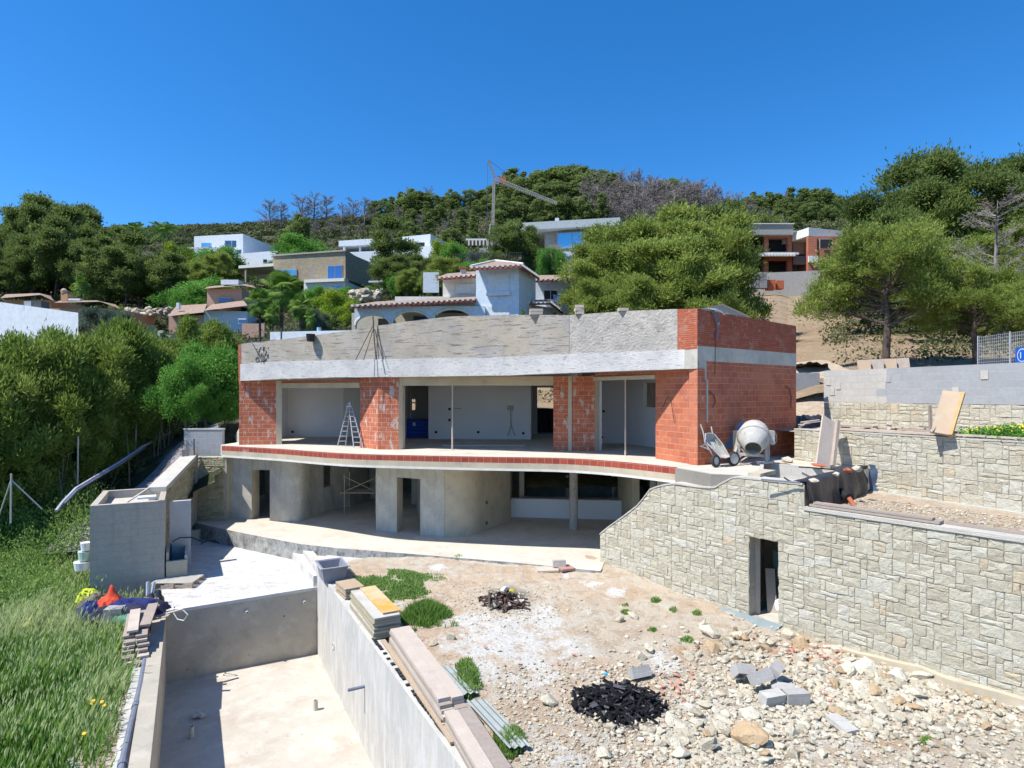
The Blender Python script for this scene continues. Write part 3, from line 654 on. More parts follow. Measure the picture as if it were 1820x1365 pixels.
# pier C, doorway, wall D, curved wall E
lw('concrete_pier', [(668,944),(705,946.5)], m_conc, .5)
lw('door_jamb', [(705.4,946.5),(716,942)], m_conc_y, .15)
lw('door_head', [(705.6,946.6),(748,952)], m_conc, .25, z0=zv(849, 22))
lw('concrete_wall', [(747,952),(790,954.5)], m_conc, .25)
lw('curved_concrete_wall', [(790.4,954.5),(812,954.5),(832,952.5),(848,948.5),(862,942),(876,936.5),(890,931),(907,925.5)], m_conc_y, .22)
lw('inner_wall', [(907,925),(912,905)], m_conc_y, .2)
# back rooms of the lower storey
mb = MB().wall([(-12, 29.5), (-6.2, 29.2)], .2, ZL, H0+.01).wall([(-6.2, 29.2), (-6.0, 27)], .2, ZL, H0+.01).wall([(-4.6, 27.8), (0, 27.8)], .2, ZL, H0+.01)
mb.build('back_wall', m_conc, house)
mb = MB().wall([(-4.35, 27.7), (-3.4, 22.6)], .15, ZL, H0+.01); mb.build('inner_wall', m_conc, house)
mb = MB().wall([xy(632, 884, ZL), xy(642, 884, ZL)], .25, ZL, H0+.01); mb.build('brick_column', m_brick, house)
Yw = 24.9
mb = MB().wall([((907-CX)/F*Yw, Yw), ((1125-CX)/F*Yw, Yw-.6)], .2, ZL, zv(886, Yw)); mb.build('low_white_wall', m_plaster, house)
mb = MB().wall([((905-CX)/F*Yw, Yw+.205), ((1128-CX)/F*Yw, Yw-.4)], .5, zv(886, Yw)-.10, zv(886, Yw)-.02); mb.build('ledge', m_conc, house)
mb = MB().wall([(-.4, 29.0), (6, 29.0)], .2, ZL, H0+.01).wall([(6.1, 29), (5.0, 22.0)], .2, ZL, H0+.01).wall([(.3, 25.4), (.5, 29)], .2, ZL, H0+.01, -1); mb.build('back_wall', m_conc, house)
rows = [[(x, 25.7+j*.35, -1.9+.9*j/9+.15*noise.noise(Vector((x, j*.4, 2)))) for x in np.linspace(.6, 6, 20)] for j in range(10)]
MB().grid(rows).build('earth_bank', m_field, house, smooth=True)
mb = MB(); 
for u in (925, 1008, 1090): MB().bar(W(u, 845, 26.6), W(u, 905, 26.6), .12, .12).build('inner_post', m_conc, house)
lw('concrete_wall', [(1098,916),(1112,933),(1124,950)], m_conc_y, .25)
p = xy(1019.5, 941, ZL)
MB().lathe([(.155, ZL), (.155, H0+.01)], (p[0], p[1], 0), seg=24).build('round_column', m_render2, house, smooth=True)
mb = MB()
for dv in (0, .25, .5, .62, .9, 1.15): mb.box((p[0]+jit(.06), p[1]-.15, -.6-dv), (.03, .02, .035))
mb.build('column_pock', m_steel, house)
mb = MB()
for u, v in ((864, 893), (864, 929.5)): q = xy(u, 941, ZL); mb.box((q[0], q[1], zv(v, q[1])), (.12, .12, .10))
mb.box(W(915, 884, 24.2), (.35, .2, .05)); mb.box(W(909, 880, 24.2), (.04, .1, .3))
mb.build('box_out', m_steel, house)
# left stone clad pier of the lower storey is built with the stonework
# trestle scaffold inside
sc = thing('trestle_scaffold', 'steel trestle with plank under the slab inside the lower left room', 'scaffold', (-6.0, 25.6, ZL))
Ys = 25.6
X0, X1 = (612-CX)/F*Ys, (668-CX)/F*Ys
for x in (X0, X1):
    mb = MB()
    for dy in (0, .8): mb.tube([(x, Ys+dy, ZL), (x, Ys+dy, zv(843, Ys))], .02, 6)
    mb.tube([(x, Ys, -2.0), (x, Ys+.8, -2.0)], .016, 6); mb.build('frame', m_cream, sc)
mb = MB(); mb.tube([W(612, 847, Ys), W(666, 873, Ys)], .016, 6); mb.tube([W(612, 874, Ys), W(666, 850, Ys)], .016, 6); mb.build('cross_brace', m_cream, sc)
MB().box(((X0+X1)/2, Ys+.4, zv(876, Ys)), (X1-X0+.4, .8, .06)).build('plank', m_wood, sc)
# bricks, buckets and rods on the parapet
for u, v, w, lab in ((953, 553, .42, 'flat pair of cream bricks lying on the parapet left of the seam'), (1030, 549, .28, 'small stack of cream bricks on the parapet right of the seam'), (1110, 552, .3, 'single flat brick lying on the smooth parapet top')):
    Y = 19.9 if u < 1000 else 19.3 if u < 1080 else 18.6; x = (u-CX)/F*Y; zt_ = float(np.interp(u, [b[0] for b in bp], zp)); mb = MB()
    for k in range(1 if u > 1100 else 2 if u < 1000 else 3): mb.box((x+jit(.02), Y+.17, zt_+.055+k*.10), (w, .24, .09), rz=jit(.1))
    single(mb, 'brick_stack', m_cream, lab, 'bricks', group='bricks left on the parapet')
# tripod of rods tied on the beam
t = thing('rod_tripod', 'tripod of thin dark rods leaning on the parapet above the left room', 'tripod', (0, 0, 0)); mb = MB()
Yt = 21.95
for a, b in (((663, 562), (668.5, 639)), ((665, 575), (632, 640)), ((666, 585), (681, 640)), ((664, 583), (646, 640))):
    mb = MB().tube([W(a[0], a[1], Yt+.02), W((a[0]+b[0])/2+jit(1), (a[1]+b[1])/2, Yt-.1), W(b[0], b[1], Yt-.22)], .014 if a[1] > 562 else .022, 6); mb.build('rod', m_rust, t)
single(MB().tube([W(446, 607, 23.6), W(450, 612, 23.55), W(458, 628, 23.55), W(469, 645, 23.6)], .02, 6), 'bent_pipe', m_greypipe, 'grey pipe bent over the left end of the parapet', 'pipe')
# lamp bracket / black bucket
single(MB().lathe([(.02, 0), (.13, 0), (.17, .28), (.15, .28), (.11, .03)], W(552, 607, 22.75), seg=14), 'bucket', m_black, 'small black bucket hanging over the raked parapet', 'bucket')
single(MB().grid([[W(474+i*4, 607-3.5*math.sin(i/7*math.pi)*(1-.3*j), 23.9+j*.25) for i in range(8)] for j in range(4)]), 'red_tarp', m_red, 'rounded red plastic sheet behind the left end of the parapet', 'tarp')
# conduits over the side wall
cb = thing('conduit_bundle', 'bundle of grey flexible conduits hanging over the side brick parapet', 'conduit', (5.5, 17.3, 3.0))
def sw(u, v, off=.03):                            # point on the side wall plane
    r = (u-CX)/F; t = (r*D1[1]-D1[0])/(4.41-r*3.44); x, y = D1[0]+4.41*t, D1[1]+3.44*t
    return Vector((x+.615*off, y-.788*off, zv(v, y)))
for k, du in enumerate((0, 2.5, 4.5)):
    pts = [sw(1251+du, 548.0, -.1), sw(1258+du, 549.5, .06), sw(1264+du, 558, .08), sw(1270+du, 574, .08), sw(1273-du*.3, 590, .06), sw(1271-du*.2, 606-4*k, .04)]
    MB().tube(pts, .016, 6).build('conduit', m_greypipe, cb)
MB().tube([sw(1257, 549, .02), sw(1266, 551, .12), sw(1274, 555, .15), sw(1280, 560, .15)], .02, 6).build('conduit', m_whitep, cb)
MB().tube([sw(1271, 606), sw(1269.5, 640), sw(1269, 664)], .008, 5).build('wire', m_black, cb)
for pts, lab in (([(1258,696),(1267,702),(1270,713),(1265,724)], 'curved black cable stub near the corner of the side brick wall'), ([(1395,686),(1402,692),(1405,705),(1404,725)], 'curved black cable stub near the far end of the side brick wall')):
    single(MB().tube([sw(u, v, .03) for u, v in pts], .011, 6), 'cable_stub', m_black, lab, 'cable', group='cable stubs on the brick walls')
single(MB().tube([Vector((4.62, 18.65, 1.62)), Vector((4.70, 18.35, 1.95)), Vector((4.76, 18.2, 1.85)), Vector((4.84, 18.1, 1.15))], .010, 6), 'cable_stub', m_black, 'thin black cable looped from the sunlit corner brickwork', 'cable', group='cable stubs on the brick walls')
# ladder and props
ld = thing('step_ladder', 'open aluminium step ladder standing in the left upper opening', 'ladder', G(617, 790, 0))
Yl = 23.2
def lad(a, b, dep):
    mb = MB(); (u0, v0), (u1, v1) = a; (u2, v2), (u3, v3) = b
    P0, P1 = W(u0, v0, Yl), W(u1, v1, Yl-dep); Q0, Q1 = W(u2, v2, Yl), W(u3, v3, Yl-dep)
    P1.z = Q1.z = .02
    mb.tube([P0, P1], .022, 6); mb.tube([Q0, Q1], .022, 6)
    for k in range(1, 8): mb.bar(P0.lerp(P1, k/8), Q0.lerp(Q1, k/8), .07, .025)
    return mb
lad(((620, 722), (629, 797)), ((625, 722), (645, 795)), .5).build('step_frame', m_alu, ld)
lad(((618, 722), (600, 794)), ((623, 722), (614, 792)), -.25).build('rear_frame', m_alu, ld)
MB().box(W(622, 722, Yl-.05), (.22, .3, .05)).box(W(622, 718, Yl-.05), (.1, .15, .12)).build('top_platform', m_alu, ld)
bd = thing('blue_panel_stack', 'stack of blue wrapped panels against the wall inside the middle room', 'panels', G(738, 779, 0))
for k in range(5):
    MB().box(((738-CX)/F*28.3+jit(.03), 28.6, .09+k*.165), (1.25+jit(.05), 1.2, .15), rz=jit(.03)).build('panel', m_blue, bd)
MB().box(W(736, 754, 27.98), (.12, .01, .16)).build('paper_label', m_whitep, bd)
single(MB().box(G(860, 792, .02)+Vector((0, 0, .01)), (3.2, .25, .05)).box(G(830, 786, .02), (1.2, .2, .05), rz=.2), 'floor_board', m_woodlight, 'flat boards lying on the floor of the middle room', 'board')
single(MB().lathe([(.12, 0), (.10, .12), (.02, .16)], W(1257, 700, 30) if False else G(606, 789, 0), seg=12), 'plaster_bucket_lid', m_whitep, 'small white lump beside the ladder foot', 'debris') if False else None
# black sheet and bank seen through the middle doorway
rows = [[(x, 32.2+.12*math.sin(x*23+z*3)+.05*math.sin(x*51), z) for x in np.linspace(1.2, 2.9, 34)] for z in np.linspace(.0, 1.38, 8)]
single(MB().grid(rows), 'plastic_sheet', m_blacksheet, 'crumpled black plastic sheet seen through the back doorway of the middle room', 'sheet', smooth=True)
# small gabled store behind the parapet
gs = thing('gabled_roof_hut', 'small grey gabled hut roof peeping over the side brick parapet', 'hut', (9.5, 30, 3))
Yg = 26.0
pl_, pk, pr_ = W(1250, 548, Yg), W(1284, 539.5, Yg), W(1333, 562, Yg)
mb = MB(); dd = Vector((.5, 3, 0)); mb.add([pl_, pk, pk+dd, pl_+dd], [(0, 1, 2, 3)]); mb.add([pk, pr_, pr_+dd, pk+dd], [(0, 1, 2, 3)]); mb.build('roof', m_roofgrey, gs)
mb = MB(); g0 = pl_+Vector((0, .1, -.05)); g1 = pk+Vector((0, .1, -.05)); g2 = pr_+Vector((0, .1, -.05)); b0 = Vector((pl_.x, Yg+.1, 2)); b1_ = Vector((pr_.x, Yg+.1, 2)); mb.add([b0, b1_, g2, g1, g0], [(0, 1, 2, 3, 4)]); mb.build('gable', m_farconc, gs)
# ---------------------------------------------------------------- cut stone walls
def stone_face(P0, d, L, zlo, zhi, ztop, zbot, n, seed, cw=.118, ch=.106, holes=(), warm=.025, slope=0, off=0.0, sizes=((2, 2), (2, 2), (3, 1), (3, 2), (4, 2), (3, 3), (2, 2), (4, 3), (3, 2), (2, 3), (3, 2), (2, 1)), yellow=False):
    rg = random.Random(seed); nx = int(L/cw); nz = int((zhi-zlo)/ch)+1
    occ = np.zeros((nx, nz), bool); mb = MB(); d = Vector((d[0], d[1], 0)).normalized(); n = Vector((n[0], n[1], 0)).normalized()
    def node(i, j):
        s = i*cw+ (.030*noise.noise(Vector((i*.9, j*1.3, seed))) if 0 < i < nx else 0); z = zlo+j*ch+.026*noise.noise(Vector((i*.8, j*1.1, seed+9)))+slope*i*cw
        return s, z
    inh = lambda s, z: any(a < s < b and c < z < e for a, b, c, e in holes)
    for i in range(nx):
        for j in range(nz):
            s, z = (i+.5)*cw, zlo+(j+.5)*ch+slope*i*cw
            if z > ztop(s)+ch*.3 or z < zbot(s)-ch*.2 or inh(s, z): occ[i, j] = True
    order = [(i, j) for j in range(nz) for i in range(nx)]
    rg.shuffle(order)
    blocks = []
    for big in (1, 0):
        for i, j in (order if big else [(i, j) for j in range(nz) for i in range(nx)]):
            if occ[i, j]: continue
            if big and rg.random() < .25: continue
            cand = list(sizes) if big else [(3, 2), (2, 2), (3, 1), (2, 1), (1, 2), (1, 1)]
            if big: rg.shuffle(cand)
            for w, h in cand:
                if i+w <= nx and j+h <= nz and not occ[i:i+w, j:j+h].any():
                    occ[i:i+w, j:j+h] = True; blocks.append((i, j, w, h)); break
                if big: break
    for i, j, w, h in blocks:
        per = [node(i+a, j) for a in range(w)]+[node(i+w, j+a) for a in range(h)]+[node(i+w-a, j+h) for a in range(w)]+[node(i, j+h-a) for a in range(h)]
        per = [(s, min(max(z, zbot(s)), ztop(s))) for s, z in per]
        cs = sum(p[0] for p in per)/len(per); cz = sum(p[1] for p in per)/len(per)
        if max(p[1] for p in per)-min(p[1] for p in per) < .03: continue
        g, bv = .0035, rg.uniform(.009, .016); dep = rg.uniform(.012, .026)
        def ins(p, a):
            ds, dz = cs-p[0], cz-p[1]; hs = max(.02, abs(ds)); hz = max(.02, abs(dz))
            return (p[0]+(min(a, hs*.5) if ds > 0 else -min(a, hs*.5))*(1 if abs(ds) > w*cw*.3 or w == 1 else .15), p[1]+(min(a, hz*.5) if dz > 0 else -min(a, hz*.5))*(1 if abs(dz) > h*ch*.3 or h == 1 else .15))
        def pt(p, q): 
            v = P0+d*p[0]+n*(q+off); return (v.x, v.y, p[1])
        r0 = [pt(ins(p, g), -.008) for p in per]
        r1 = [pt(ins(p, g), dep*.55) for p in per]
        r2 = [pt(ins(p, g+bv), dep+rg.uniform(-.010, .008)) for p in per]
        m = len(per); c = [pt((cs+rg.uniform(-.2, .2)*w*cw*.5, cz+rg.uniform(-.2, .2)*h*ch*.5), dep+rg.uniform(-.004, .014))]
        t = rg.random()*.9
        if rg.random() < warm: t = 1
        fs = [(a, (a+1) % m, m+(a+1) % m, m+a) for a in range(m)]+[(m+a, m+(a+1) % m, 2*m+(a+1) % m, 2*m+a) for a in range(m)]+[(2*m+a, 2*m+(a+1) % m, 3*m) for a in range(m)]
        mb.add(r0+r1+r2+c, fs, col=t)
    return mb
def pw(xs, ys): return lambda s: float(np.interp(s, xs, ys))
# -- big retaining wall on the right
SP = Vector((2.66, 18.3, 0)); SD = Vector((.8, -1, 0)); SL = SD.length; SDn = SD/SL; SN = Vector((-SDn.y*-1, 0, 0))
SN = Vector((-.78087, -.62470, 0))
def s_of(u): r = (u-CX)/F; return (r*18.3-2.66)/(.8+r)*SL
def sz(u, v): t = s_of(u)/SL; return zv(v, 18.3-t)
w1 = thing('stone_retaining_wall', 'long cut stone retaining wall with a dark cellar doorway running along the garden right side', 'wall', (5, 15, -3.4))
out = [(1067,950),(1085,935),(1108,919),(1134,899),(1146,884),(1157,869.5),(1178,863),(1200,860),(1240,866),(1270,868),(1283,860),(1305,848.5),(1360,854),(1427,861.5)]
xs1 = [s_of(u) for u, v in out]; zs1 = [sz(u, v) for u, v in out]
xs1 += [s_of(1428), 14.5]; zs1 += [-.55, -.55]
zt1 = pw(xs1, zs1); zb1 = pw([0, 3, 6, 14.5], [-3.12, -3.28, -3.42, -3.45])
sd0, sd1 = s_of(1330), s_of(1386)
DZ0, DZ1 = -3.30, -1.36
mbs = stone_face(SP, SD, 14.4, -3.5, .2, zt1, zb1, SN, 11, holes=[(sd0, sd1, -9, DZ1)])
mbs.build('stone_cladding', m_stone, w1)
# mortar core behind the cladding (three solid pieces round the doorway)
def core(s0, s1, top, bot, name='wall_core', mat=m_mortar, th=.42, par=w1, n=None, extra=()):
    ss = sorted([s0, s1]+[x for x in xs1 if s0 < x < s1]+list(extra)); pts = [tuple((SP+SDn*s)[:2]) for s in ss]
    MB().wall(pts, th, [bot(s) if callable(bot) else bot for s in ss], [top(s)-.006 if callable(top) else top for s in ss]).build(name, mat, par)
core(0, sd0, zt1, lambda s: -4.2); core(sd1, 14.4, zt1, lambda s: -4.2); core(sd0+.001, sd1-.001, zt1, DZ1)
# pale mortar cap following the curved top
tops = [s for s in np.linspace(0, s_of(1427), 40)]
MB().wall([tuple((SP+SDn*s+SN*.035)[:2]) for s in tops], .46, [zt1(s)-.004 for s in tops], [zt1(s)+.035+.01*noise.noise(Vector((s*3, 0, 0))) for s in tops]).build('mortar_cap', m_coping, w1)
tops = [s_of(1429.5), 14.4]
MB().wall([tuple((SP+SDn*s+SN*.05)[:2]) for s in tops], .40, [-.548]*2, [-.47]*2).build('coping', m_coping, w1)
# left jamb, threshold, cellar
jb = SP+SDn*sd0
Nin = -SN
MB().wall([tuple((jb+SDn*.004+SN*.03)[:2]), tuple((jb+Nin*.28+SDn*.004)[:2])], .02, DZ0, DZ1, -1).build('door_reveal', m_stone, w1)
MB().bar(jb+Nin*.30+Vector((.05, -.02, DZ0)), jb+Nin*.30+Vector((.05, -.02, DZ1)), .06, .12).build('door_frame', m_woodlight, w1)
jr = SP+SDn*sd1
mb = MB(); q = [jb+SN*.5, jr+SN*.5, jr+Nin*2.2, jb+Nin*2.2]; mb.prism([p[:2] for p in q], -3.6, DZ0); mb.build('threshold', m_coping, w1)
mb = MB(); q = [jb+Nin*2.2+SDn*-.8, jr+Nin*2.2+SDn*.4]; mb.wall([p[:2] for p in q], .1, -3.6, -1.2); q = [jb+Nin*.45+SDn*-.8, jb+Nin*2.2+SDn*-.8]; mb.wall([p[:2] for p in q], .1, -3.6, -1.2, 1); q = [jr+Nin*.45+SDn*.4, jr+Nin*2.2+SDn*.4]; mb.wall([p[:2] for p in q], .1, -3.6, -1.2, -1)
q = [jb+Nin*.43+SDn*-.8, jr+Nin*.43+SDn*.4, jr+Nin*2.3+SDn*.4, jb+Nin*2.3+SDn*-.8]; mb.prism([p[:2] for p in q], -1.19, -1.05); mb.build('cellar_wall', m_conc_y, w1)
jj = jb+Nin*1.2+SDn*.38
single(MB().box(Vector((jj.x, jj.y, -2.55)), (.75, .06, 1.3), rz=-.75), 'board_sheet', PLAIN('green_board', (.12, .20, .17), .8), 'greenish board standing inside the cellar doorway', 'board')
jj = jb+Nin*.7+SDn*.22
single(MB().bar(Vector((jj.x, jj.y, DZ0)), Vector((jj.x+.05, jj.y+.25, DZ0+1.0)), .22, .03), 'leaning_plank', m_woodlight, 'short pale plank leaning inside the cellar doorway', 'plank')
jj = jb+Nin*.6+SDn*.48
mb = MB().rock(Vector((jj.x, jj.y, DZ0+.22)), (.16, .15, .25), 5, 2, .3); single(mb, 'cement_sack', m_whitep, 'crumpled pale sack on the floor just inside the cellar doorway', 'sack')
jj = jb+Nin*1.0+SDn*.72
single(MB().lathe([(.17, 0), (.2, .5), (.18, 1.2), (.05, 1.45)], Vector((jj.x, jj.y, DZ0)), seg=14), 'dark_roll', m_blacksheet, 'dark roll of membrane standing inside the cellar doorway on the right', 'roll')
# grey membrane along the foot of the wall
mb = MB(); ss = np.linspace(s_of(1225), s_of(1385)+.1, 18)
mb.grid([[tuple(SP+SDn*s+SN*(.05+k*.22+.05*noise.noise(Vector((s*2, k, 0)))))[:2]+(-3.24-.035*k+.02*noise.noise(Vector((s*3, k, 1))),) for s in ss] for k in range(3)])
single(mb, 'membrane_strip', PLAIN('grey_green_membrane', (.25, .30, .31), .6), 'grey membrane strip lying at the foot of the stone wall left of the doorway', 'membrane')
# rough footing seen under the right end of the wall
mb = MB(); ss = np.linspace(s_of(1400), 14.4, 30)
mb.wall([tuple((SP+SDn*s+SN*(.16+.12*noise.noise(Vector((s*1.6, 0, 4)))))[:2]) for s in ss], .3, -3.7, [float(np.interp(s, [s_of(1400), s_of(1600), 14.4], [-3.42, -3.25, -3.16]))+.10*noise.noise(Vector((s*1.5, 1, 0))) for s in ss]); mb.build('footing', m_conc_y, w1)
# -- block strip between slab and stone wall, terrace in front of the side wall
tb = [tuple((SP+SDn*s)[:2]) for s in (s_of(1200), s_of(1255), s_of(1305), s_of(1360), s_of(1428))]
T0 = SE[-1]
pf = [T0, tuple((SP+SDn*s_of(1262)+Nin*.03)[:2]), tuple((SP+SDn*s_of(1305)+Nin*.43)[:2]), tuple((SP+SDn*s_of(1428)+Nin*.43)[:2])]
PA_, PB_ = G(1355, 822, .03), G(1500, 838, .03)
ps = SP+SDn*s_of(1338)+Nin*.43
terr = pf[:3]+[tuple(ps[:2]), tuple(PA_[:2]), tuple(PB_[:2]), (9.86, 16.62), (9.3, 17.4), (8.9, 18.7), (9.9, 20.9), (8.0, 21.3), (4.6, 19.3)]
struct(MB().prism(terr, -.9, -.004), 'terrace', m_screed)
pit = thing('planter_pit', 'cream block walled planter pit sunk between the terrace and the stone wall top', 'planter', (7.5, 15.5, -.6))
MB().wall([tuple((ps+Nin*.01-SDn*.0)[:2]), tuple((PA_+Vector((.03, -.05, 0)))[:2]), tuple((PB_+Vector((.03, -.06, 0)))[:2])], .16, -.8, .045).build('block_wall', m_blockp, pit)
MB().prism([tuple((SP+SDn*s_of(1330)+Nin*.3)[:2]), tuple((SP+SDn*s_of(1428)+Nin*.3)[:2]), tuple(PB_[:2]), tuple(PA_[:2])], -.9, -.52).build('pit_floor', m_coping, pit)
single(MB().wall([T0, pf[1], pf[2]], .12, -.75, .0, 1), 'block_edge_wall', m_blockg, 'low course of grey blocks between slab edge and stone wall top', 'wall')
# -- second stone wall (behind the gravel bed)
w2 = thing('stone_terrace_wall', 'second cut stone wall behind the gravel bed with planks lying on its top', 'wall', (11, 15, -.7))
Q0 = Vector((8.72, 18.75, 0)); QD = Vector((.497, -1, 0)); QDn = QD.normalized(); QN = Vector((-QDn.y, QDn.x, 0))*-1
QN = Vector((QDn.y, -QDn.x, 0))
z2t = pw([0, .7, .72, 16], [.93, .93, .95, .97]); z2b = pw([0, 16], [-.05, -.75]); z2b = pw([0, 1.6, 1.7, 16], [0.0, 0.0, -.68, -.72])
stone_face(Q0, QD, 13.5, -.9, 1.1, z2t, z2b, QN, 23, cw=.125, ch=.11, warm=.05).build('stone_cladding', m_stone, w2)
MB().wall([Q0[:2], (Q0+QDn*13.5)[:2]], .35, -1.2, [.925, .965]).build('wall_core', m_mortar, w2)
MB().wall([(Q0+QN*.03)[:2], (Q0+QDn*13.5+QN*.03)[:2]], .38, [.928, .968], [.965, 1.0]).build('coping', m_coping, w2)
MB().wall([(Q0+QDn*2.2+QN*.12)[:2], (Q0+QDn*13.5+QN*.12)[:2]], .12, -1.0, -.60).build('footing', m_coping, w2)
# gravel bed between the walls
e1 = SP+SDn*s_of(1428)+Nin*.38; e2 = SP+SDn*14.4+Nin*.38; f1 = Q0+QDn*2.3; f2 = Q0+QDn*13.5
rows = []
for i in range(60):
    a = e1.lerp(e2, i/59); b = f1.lerp(f2, i/59)
    if i < 2: a = a-SDn*.3
    rows.append([(lambda p: (p.x, p.y, -.63-.02*i/59+.035*noise.noise(Vector((p.x*2, p.y*2, 0)))+.02*noise.noise(Vector((p.x*7, p.y*7, 0)))))(a.lerp(b, j/29)) for j in range(30)])
struct(MB().grid(rows), 'gravel_bed', m_soil, smooth=True)
# -- third wall: blocks on stone
w3 = thing('block_boundary_wall', 'long blue grey block wall on a cut stone base at the right behind the terrace wall', 'wall', (12, 18, .8))
R0 = Vector((11.05, 21.5, 0)); RD = Vector((.4, -1, 0)).normalized(); RN = Vector((RD.y, -RD.x, 0))
L3 = 13
z3 = pw([0, L3], [1.73, 1.74])
stone_face(R0, RD, L3, .3, 1.9, z3, pw([0, L3], [.35, .35]), RN, 37, cw=.13, ch=.11, warm=.06).build('stone_cladding', m_stone, w3)
MB().wall([R0[:2], (R0+RD*L3)[:2]], .3, .2, 1.725).build('wall_core', m_mortar, w3)
k_ = 2.35
MB().wall([(R0+RN*.02)[:2], (R0+RD*k_+RN*.02)[:2]], .25, 1.74, 2.84).build('pale_block_courses', m_blockp, w3)
MB().wall([(R0+RD*(k_+.001)+RN*.02)[:2], (R0+RD*L3+RN*.02)[:2]], .25, 1.74, [2.84, 2.86]).build('grey_block_courses', m_block, w3)
mb = MB()
for k, s in ((1, k_-.55), (2, k_-.75), (3, k_-1.05)): mb.wall([(R0+RD*(s+.7)+RN*.024)[:2], (R0+RD*(k_+.0)+RN*.024)[:2]], .01, 2.84-.22*(k+1), 2.84-.22*k)
mb.build('grey_block_courses', m_block, w3)
mb = MB()
for s, z in ((5.2, 2.55), (4.45, 2.1), (.35, 2.1), (.2, 2.45), (.6, 2.3)):
    p = R0+RD*s+RN*.03; mb.box((p.x, p.y, z), (.02, .19, .24), rz=math.atan2(RD.y, RD.x)+math.pi/2)
mb.build('mortar_patch', m_coping, w3)
pi_ = W(1417, 690, 24.0)
bp_ = thing('block_pillar_wall', 'short pale block wall end between the brick corner and the long block wall', 'wall', (12, 25, 1.6))
MB().wall([(10.9, 24.6), (12.6, 24.9)], .25, zv(705, 24.7), zv(663, 24.7)).build('block_courses', m_blockp, bp_)
MB().wall([(12.61, 24.9), (13.0, 27)], .25, zv(705, 24.7), zv(662, 24.7)).build('block_return', m_conc_y, bp_)
# ground of the upper bed, between walls two and three
rows = []
for i in range(40):
    a = Q0+QDn*13.5*i/39-QN*.3; b = R0+RD*(13*i/39)
    if i == 0: a = Vector((8.2, 20.8, 0)); b = Vector((10.9, 27, 0))
    rows.append([(lambda p: (p.x, p.y, .86+.08*noise.noise(Vector((p.x*1.5, p.y*1.5, 0)))))(a.lerp(b, j/19)) for j in range(20)])
struct(MB().grid(rows), 'upper_bed', m_soil, smooth=True)
struct(MB().grid([[(9.0+i*.5, 20.95+j*.5, .75+.16*j+.03*i+.12*noise.noise(Vector((i*.7, j*.7, 0)))) for i in range(13)] for j in range(17)]), 'bank', m_soil, smooth=True)
# ---------------------------------------------------------------- left side: stair cheek, pier, hut
lp = thing('stone_pier_wall', 'narrow yellowish stone clad wall under the grey blocks at the left end of the house', 'wall', (-13, 24.3, -3))
a0 = W(345, 921, 24.3); a1 = W(403, 921, 24.3); dl = Vector((1, 0, 0))
Lp = a1.x-a0.x
m_stone_y = TINTED('yellow_limestone', ((0, (.40, .35, .20)), (.5, (.50, .45, .29)), (1, (.56, .51, .36))), .9, 7, ((14, .3), (60, .10)))
stone_face(Vector((a0.x, 24.3, 0)), dl, Lp, -3.1, -.4, pw([0, 1], [zv(812, 24.3)]*2), pw([0, 1], [-3.03]*2), (0, -1), 5, cw=.12, ch=.085, sizes=((2, 1), (3, 1), (2, 2), (4, 1), (3, 2))).build('stone_cladding', m_stone_y, lp)
MB().wall([(a0.x-.02, 24.3), (a1.x, 24.3)], .35, -3.3, zv(812, 24.3)).build('wall_core', m_mortar, lp)
# sloping stair cheek with coping, running from the hut to the grey block wall
chk = thing('sloping_stone_cheek', 'sloping stone clad side wall with broad pale coping rising towards the grey blocks', 'wall', (-13.6, 21, -3.5))
c0 = Vector(((291-CX)/F*20.1, 20.1, 0)); c1 = Vector(((346-CX)/F*24.2, 24.2, 0)); cd = c1-c0; cl = cd.length; cdn = cd/cl; cn = Vector((cdn.y, -cdn.x, 0))
zc0, zc1 = zv(872, 20.2), zv(815, 24.2)
stone_face(c0, cdn, cl, -3.9, -.5, pw([0, cl], [zc0, zc1]), pw([0, cl], [-3.7, -3.2]), cn, 6, cw=.12, ch=.085, sizes=((2, 1), (3, 1), (2, 2), (4, 1), (3, 2))).build('stone_cladding', m_stone_y, chk)
MB().wall([c0[:2], c1[:2]], .45, -4.2, [zc0, zc1]).build('wall_core', m_mortar, chk)
MB().wall([(c0+cn*.07)[:2], (c1+cn*.07)[:2]], .55, [zc0+.002, zc1+.002], [zc0+.14, zc1+.14]).build('coping', m_coping, chk)
gbw = thing('grey_block_wall', 'square of blue grey blocks above the left stone wall', 'wall', (-12.7, 24.8, -.6))
x0, x1 = (327-CX)/F*24.9, (395-CX)/F*24.9
MB().wall([(x0, 24.9), (x1, 24.9)], .2, zv(811, 24.9)-.05, zv(764, 24.9)).build('block_courses', m_block, gbw)
MB().wall([(x0-.02, 24.88), (x1+.02, 24.88)], .24, zv(764, 24.9)+.002, zv(762, 24.9)+.01).build('coping', m_coping, gbw)
MB().wall([((395-CX)/F*26+.3, 26.5), ((424-CX)/F*24.6, 24.7)], .25, -1.5, [zv(765, 26)-.3, zv(758, 25)]).build('garden_kerb', m_coping, gbw)
# planks leaning in the corner
bl = thing('leaning_planks', 'tall weathered planks leaning in the corner beside the left stone wall', 'planks', (-13, 23.6, -3.2))
for (ub, vbm, ut, vtp, Y, w, m) in ((331,922,326,800,23.6,.14,m_wood),(336,922,333,786,23.7,.12,m_wood),(341,922,341,800,23.8,.13,m_woodlight),(347,921,350,793,23.9,.10,m_wood),(328,922,337,823,23.4,.13,m_wood),(345,921,345,780,24.05,.05,m_steel)):
    a = W(ub, vbm, Y); a.z = -3.1; b = W(ut, vtp, Y+.35); MB().bar(a, b, w, .03).build('plank', m, bl)
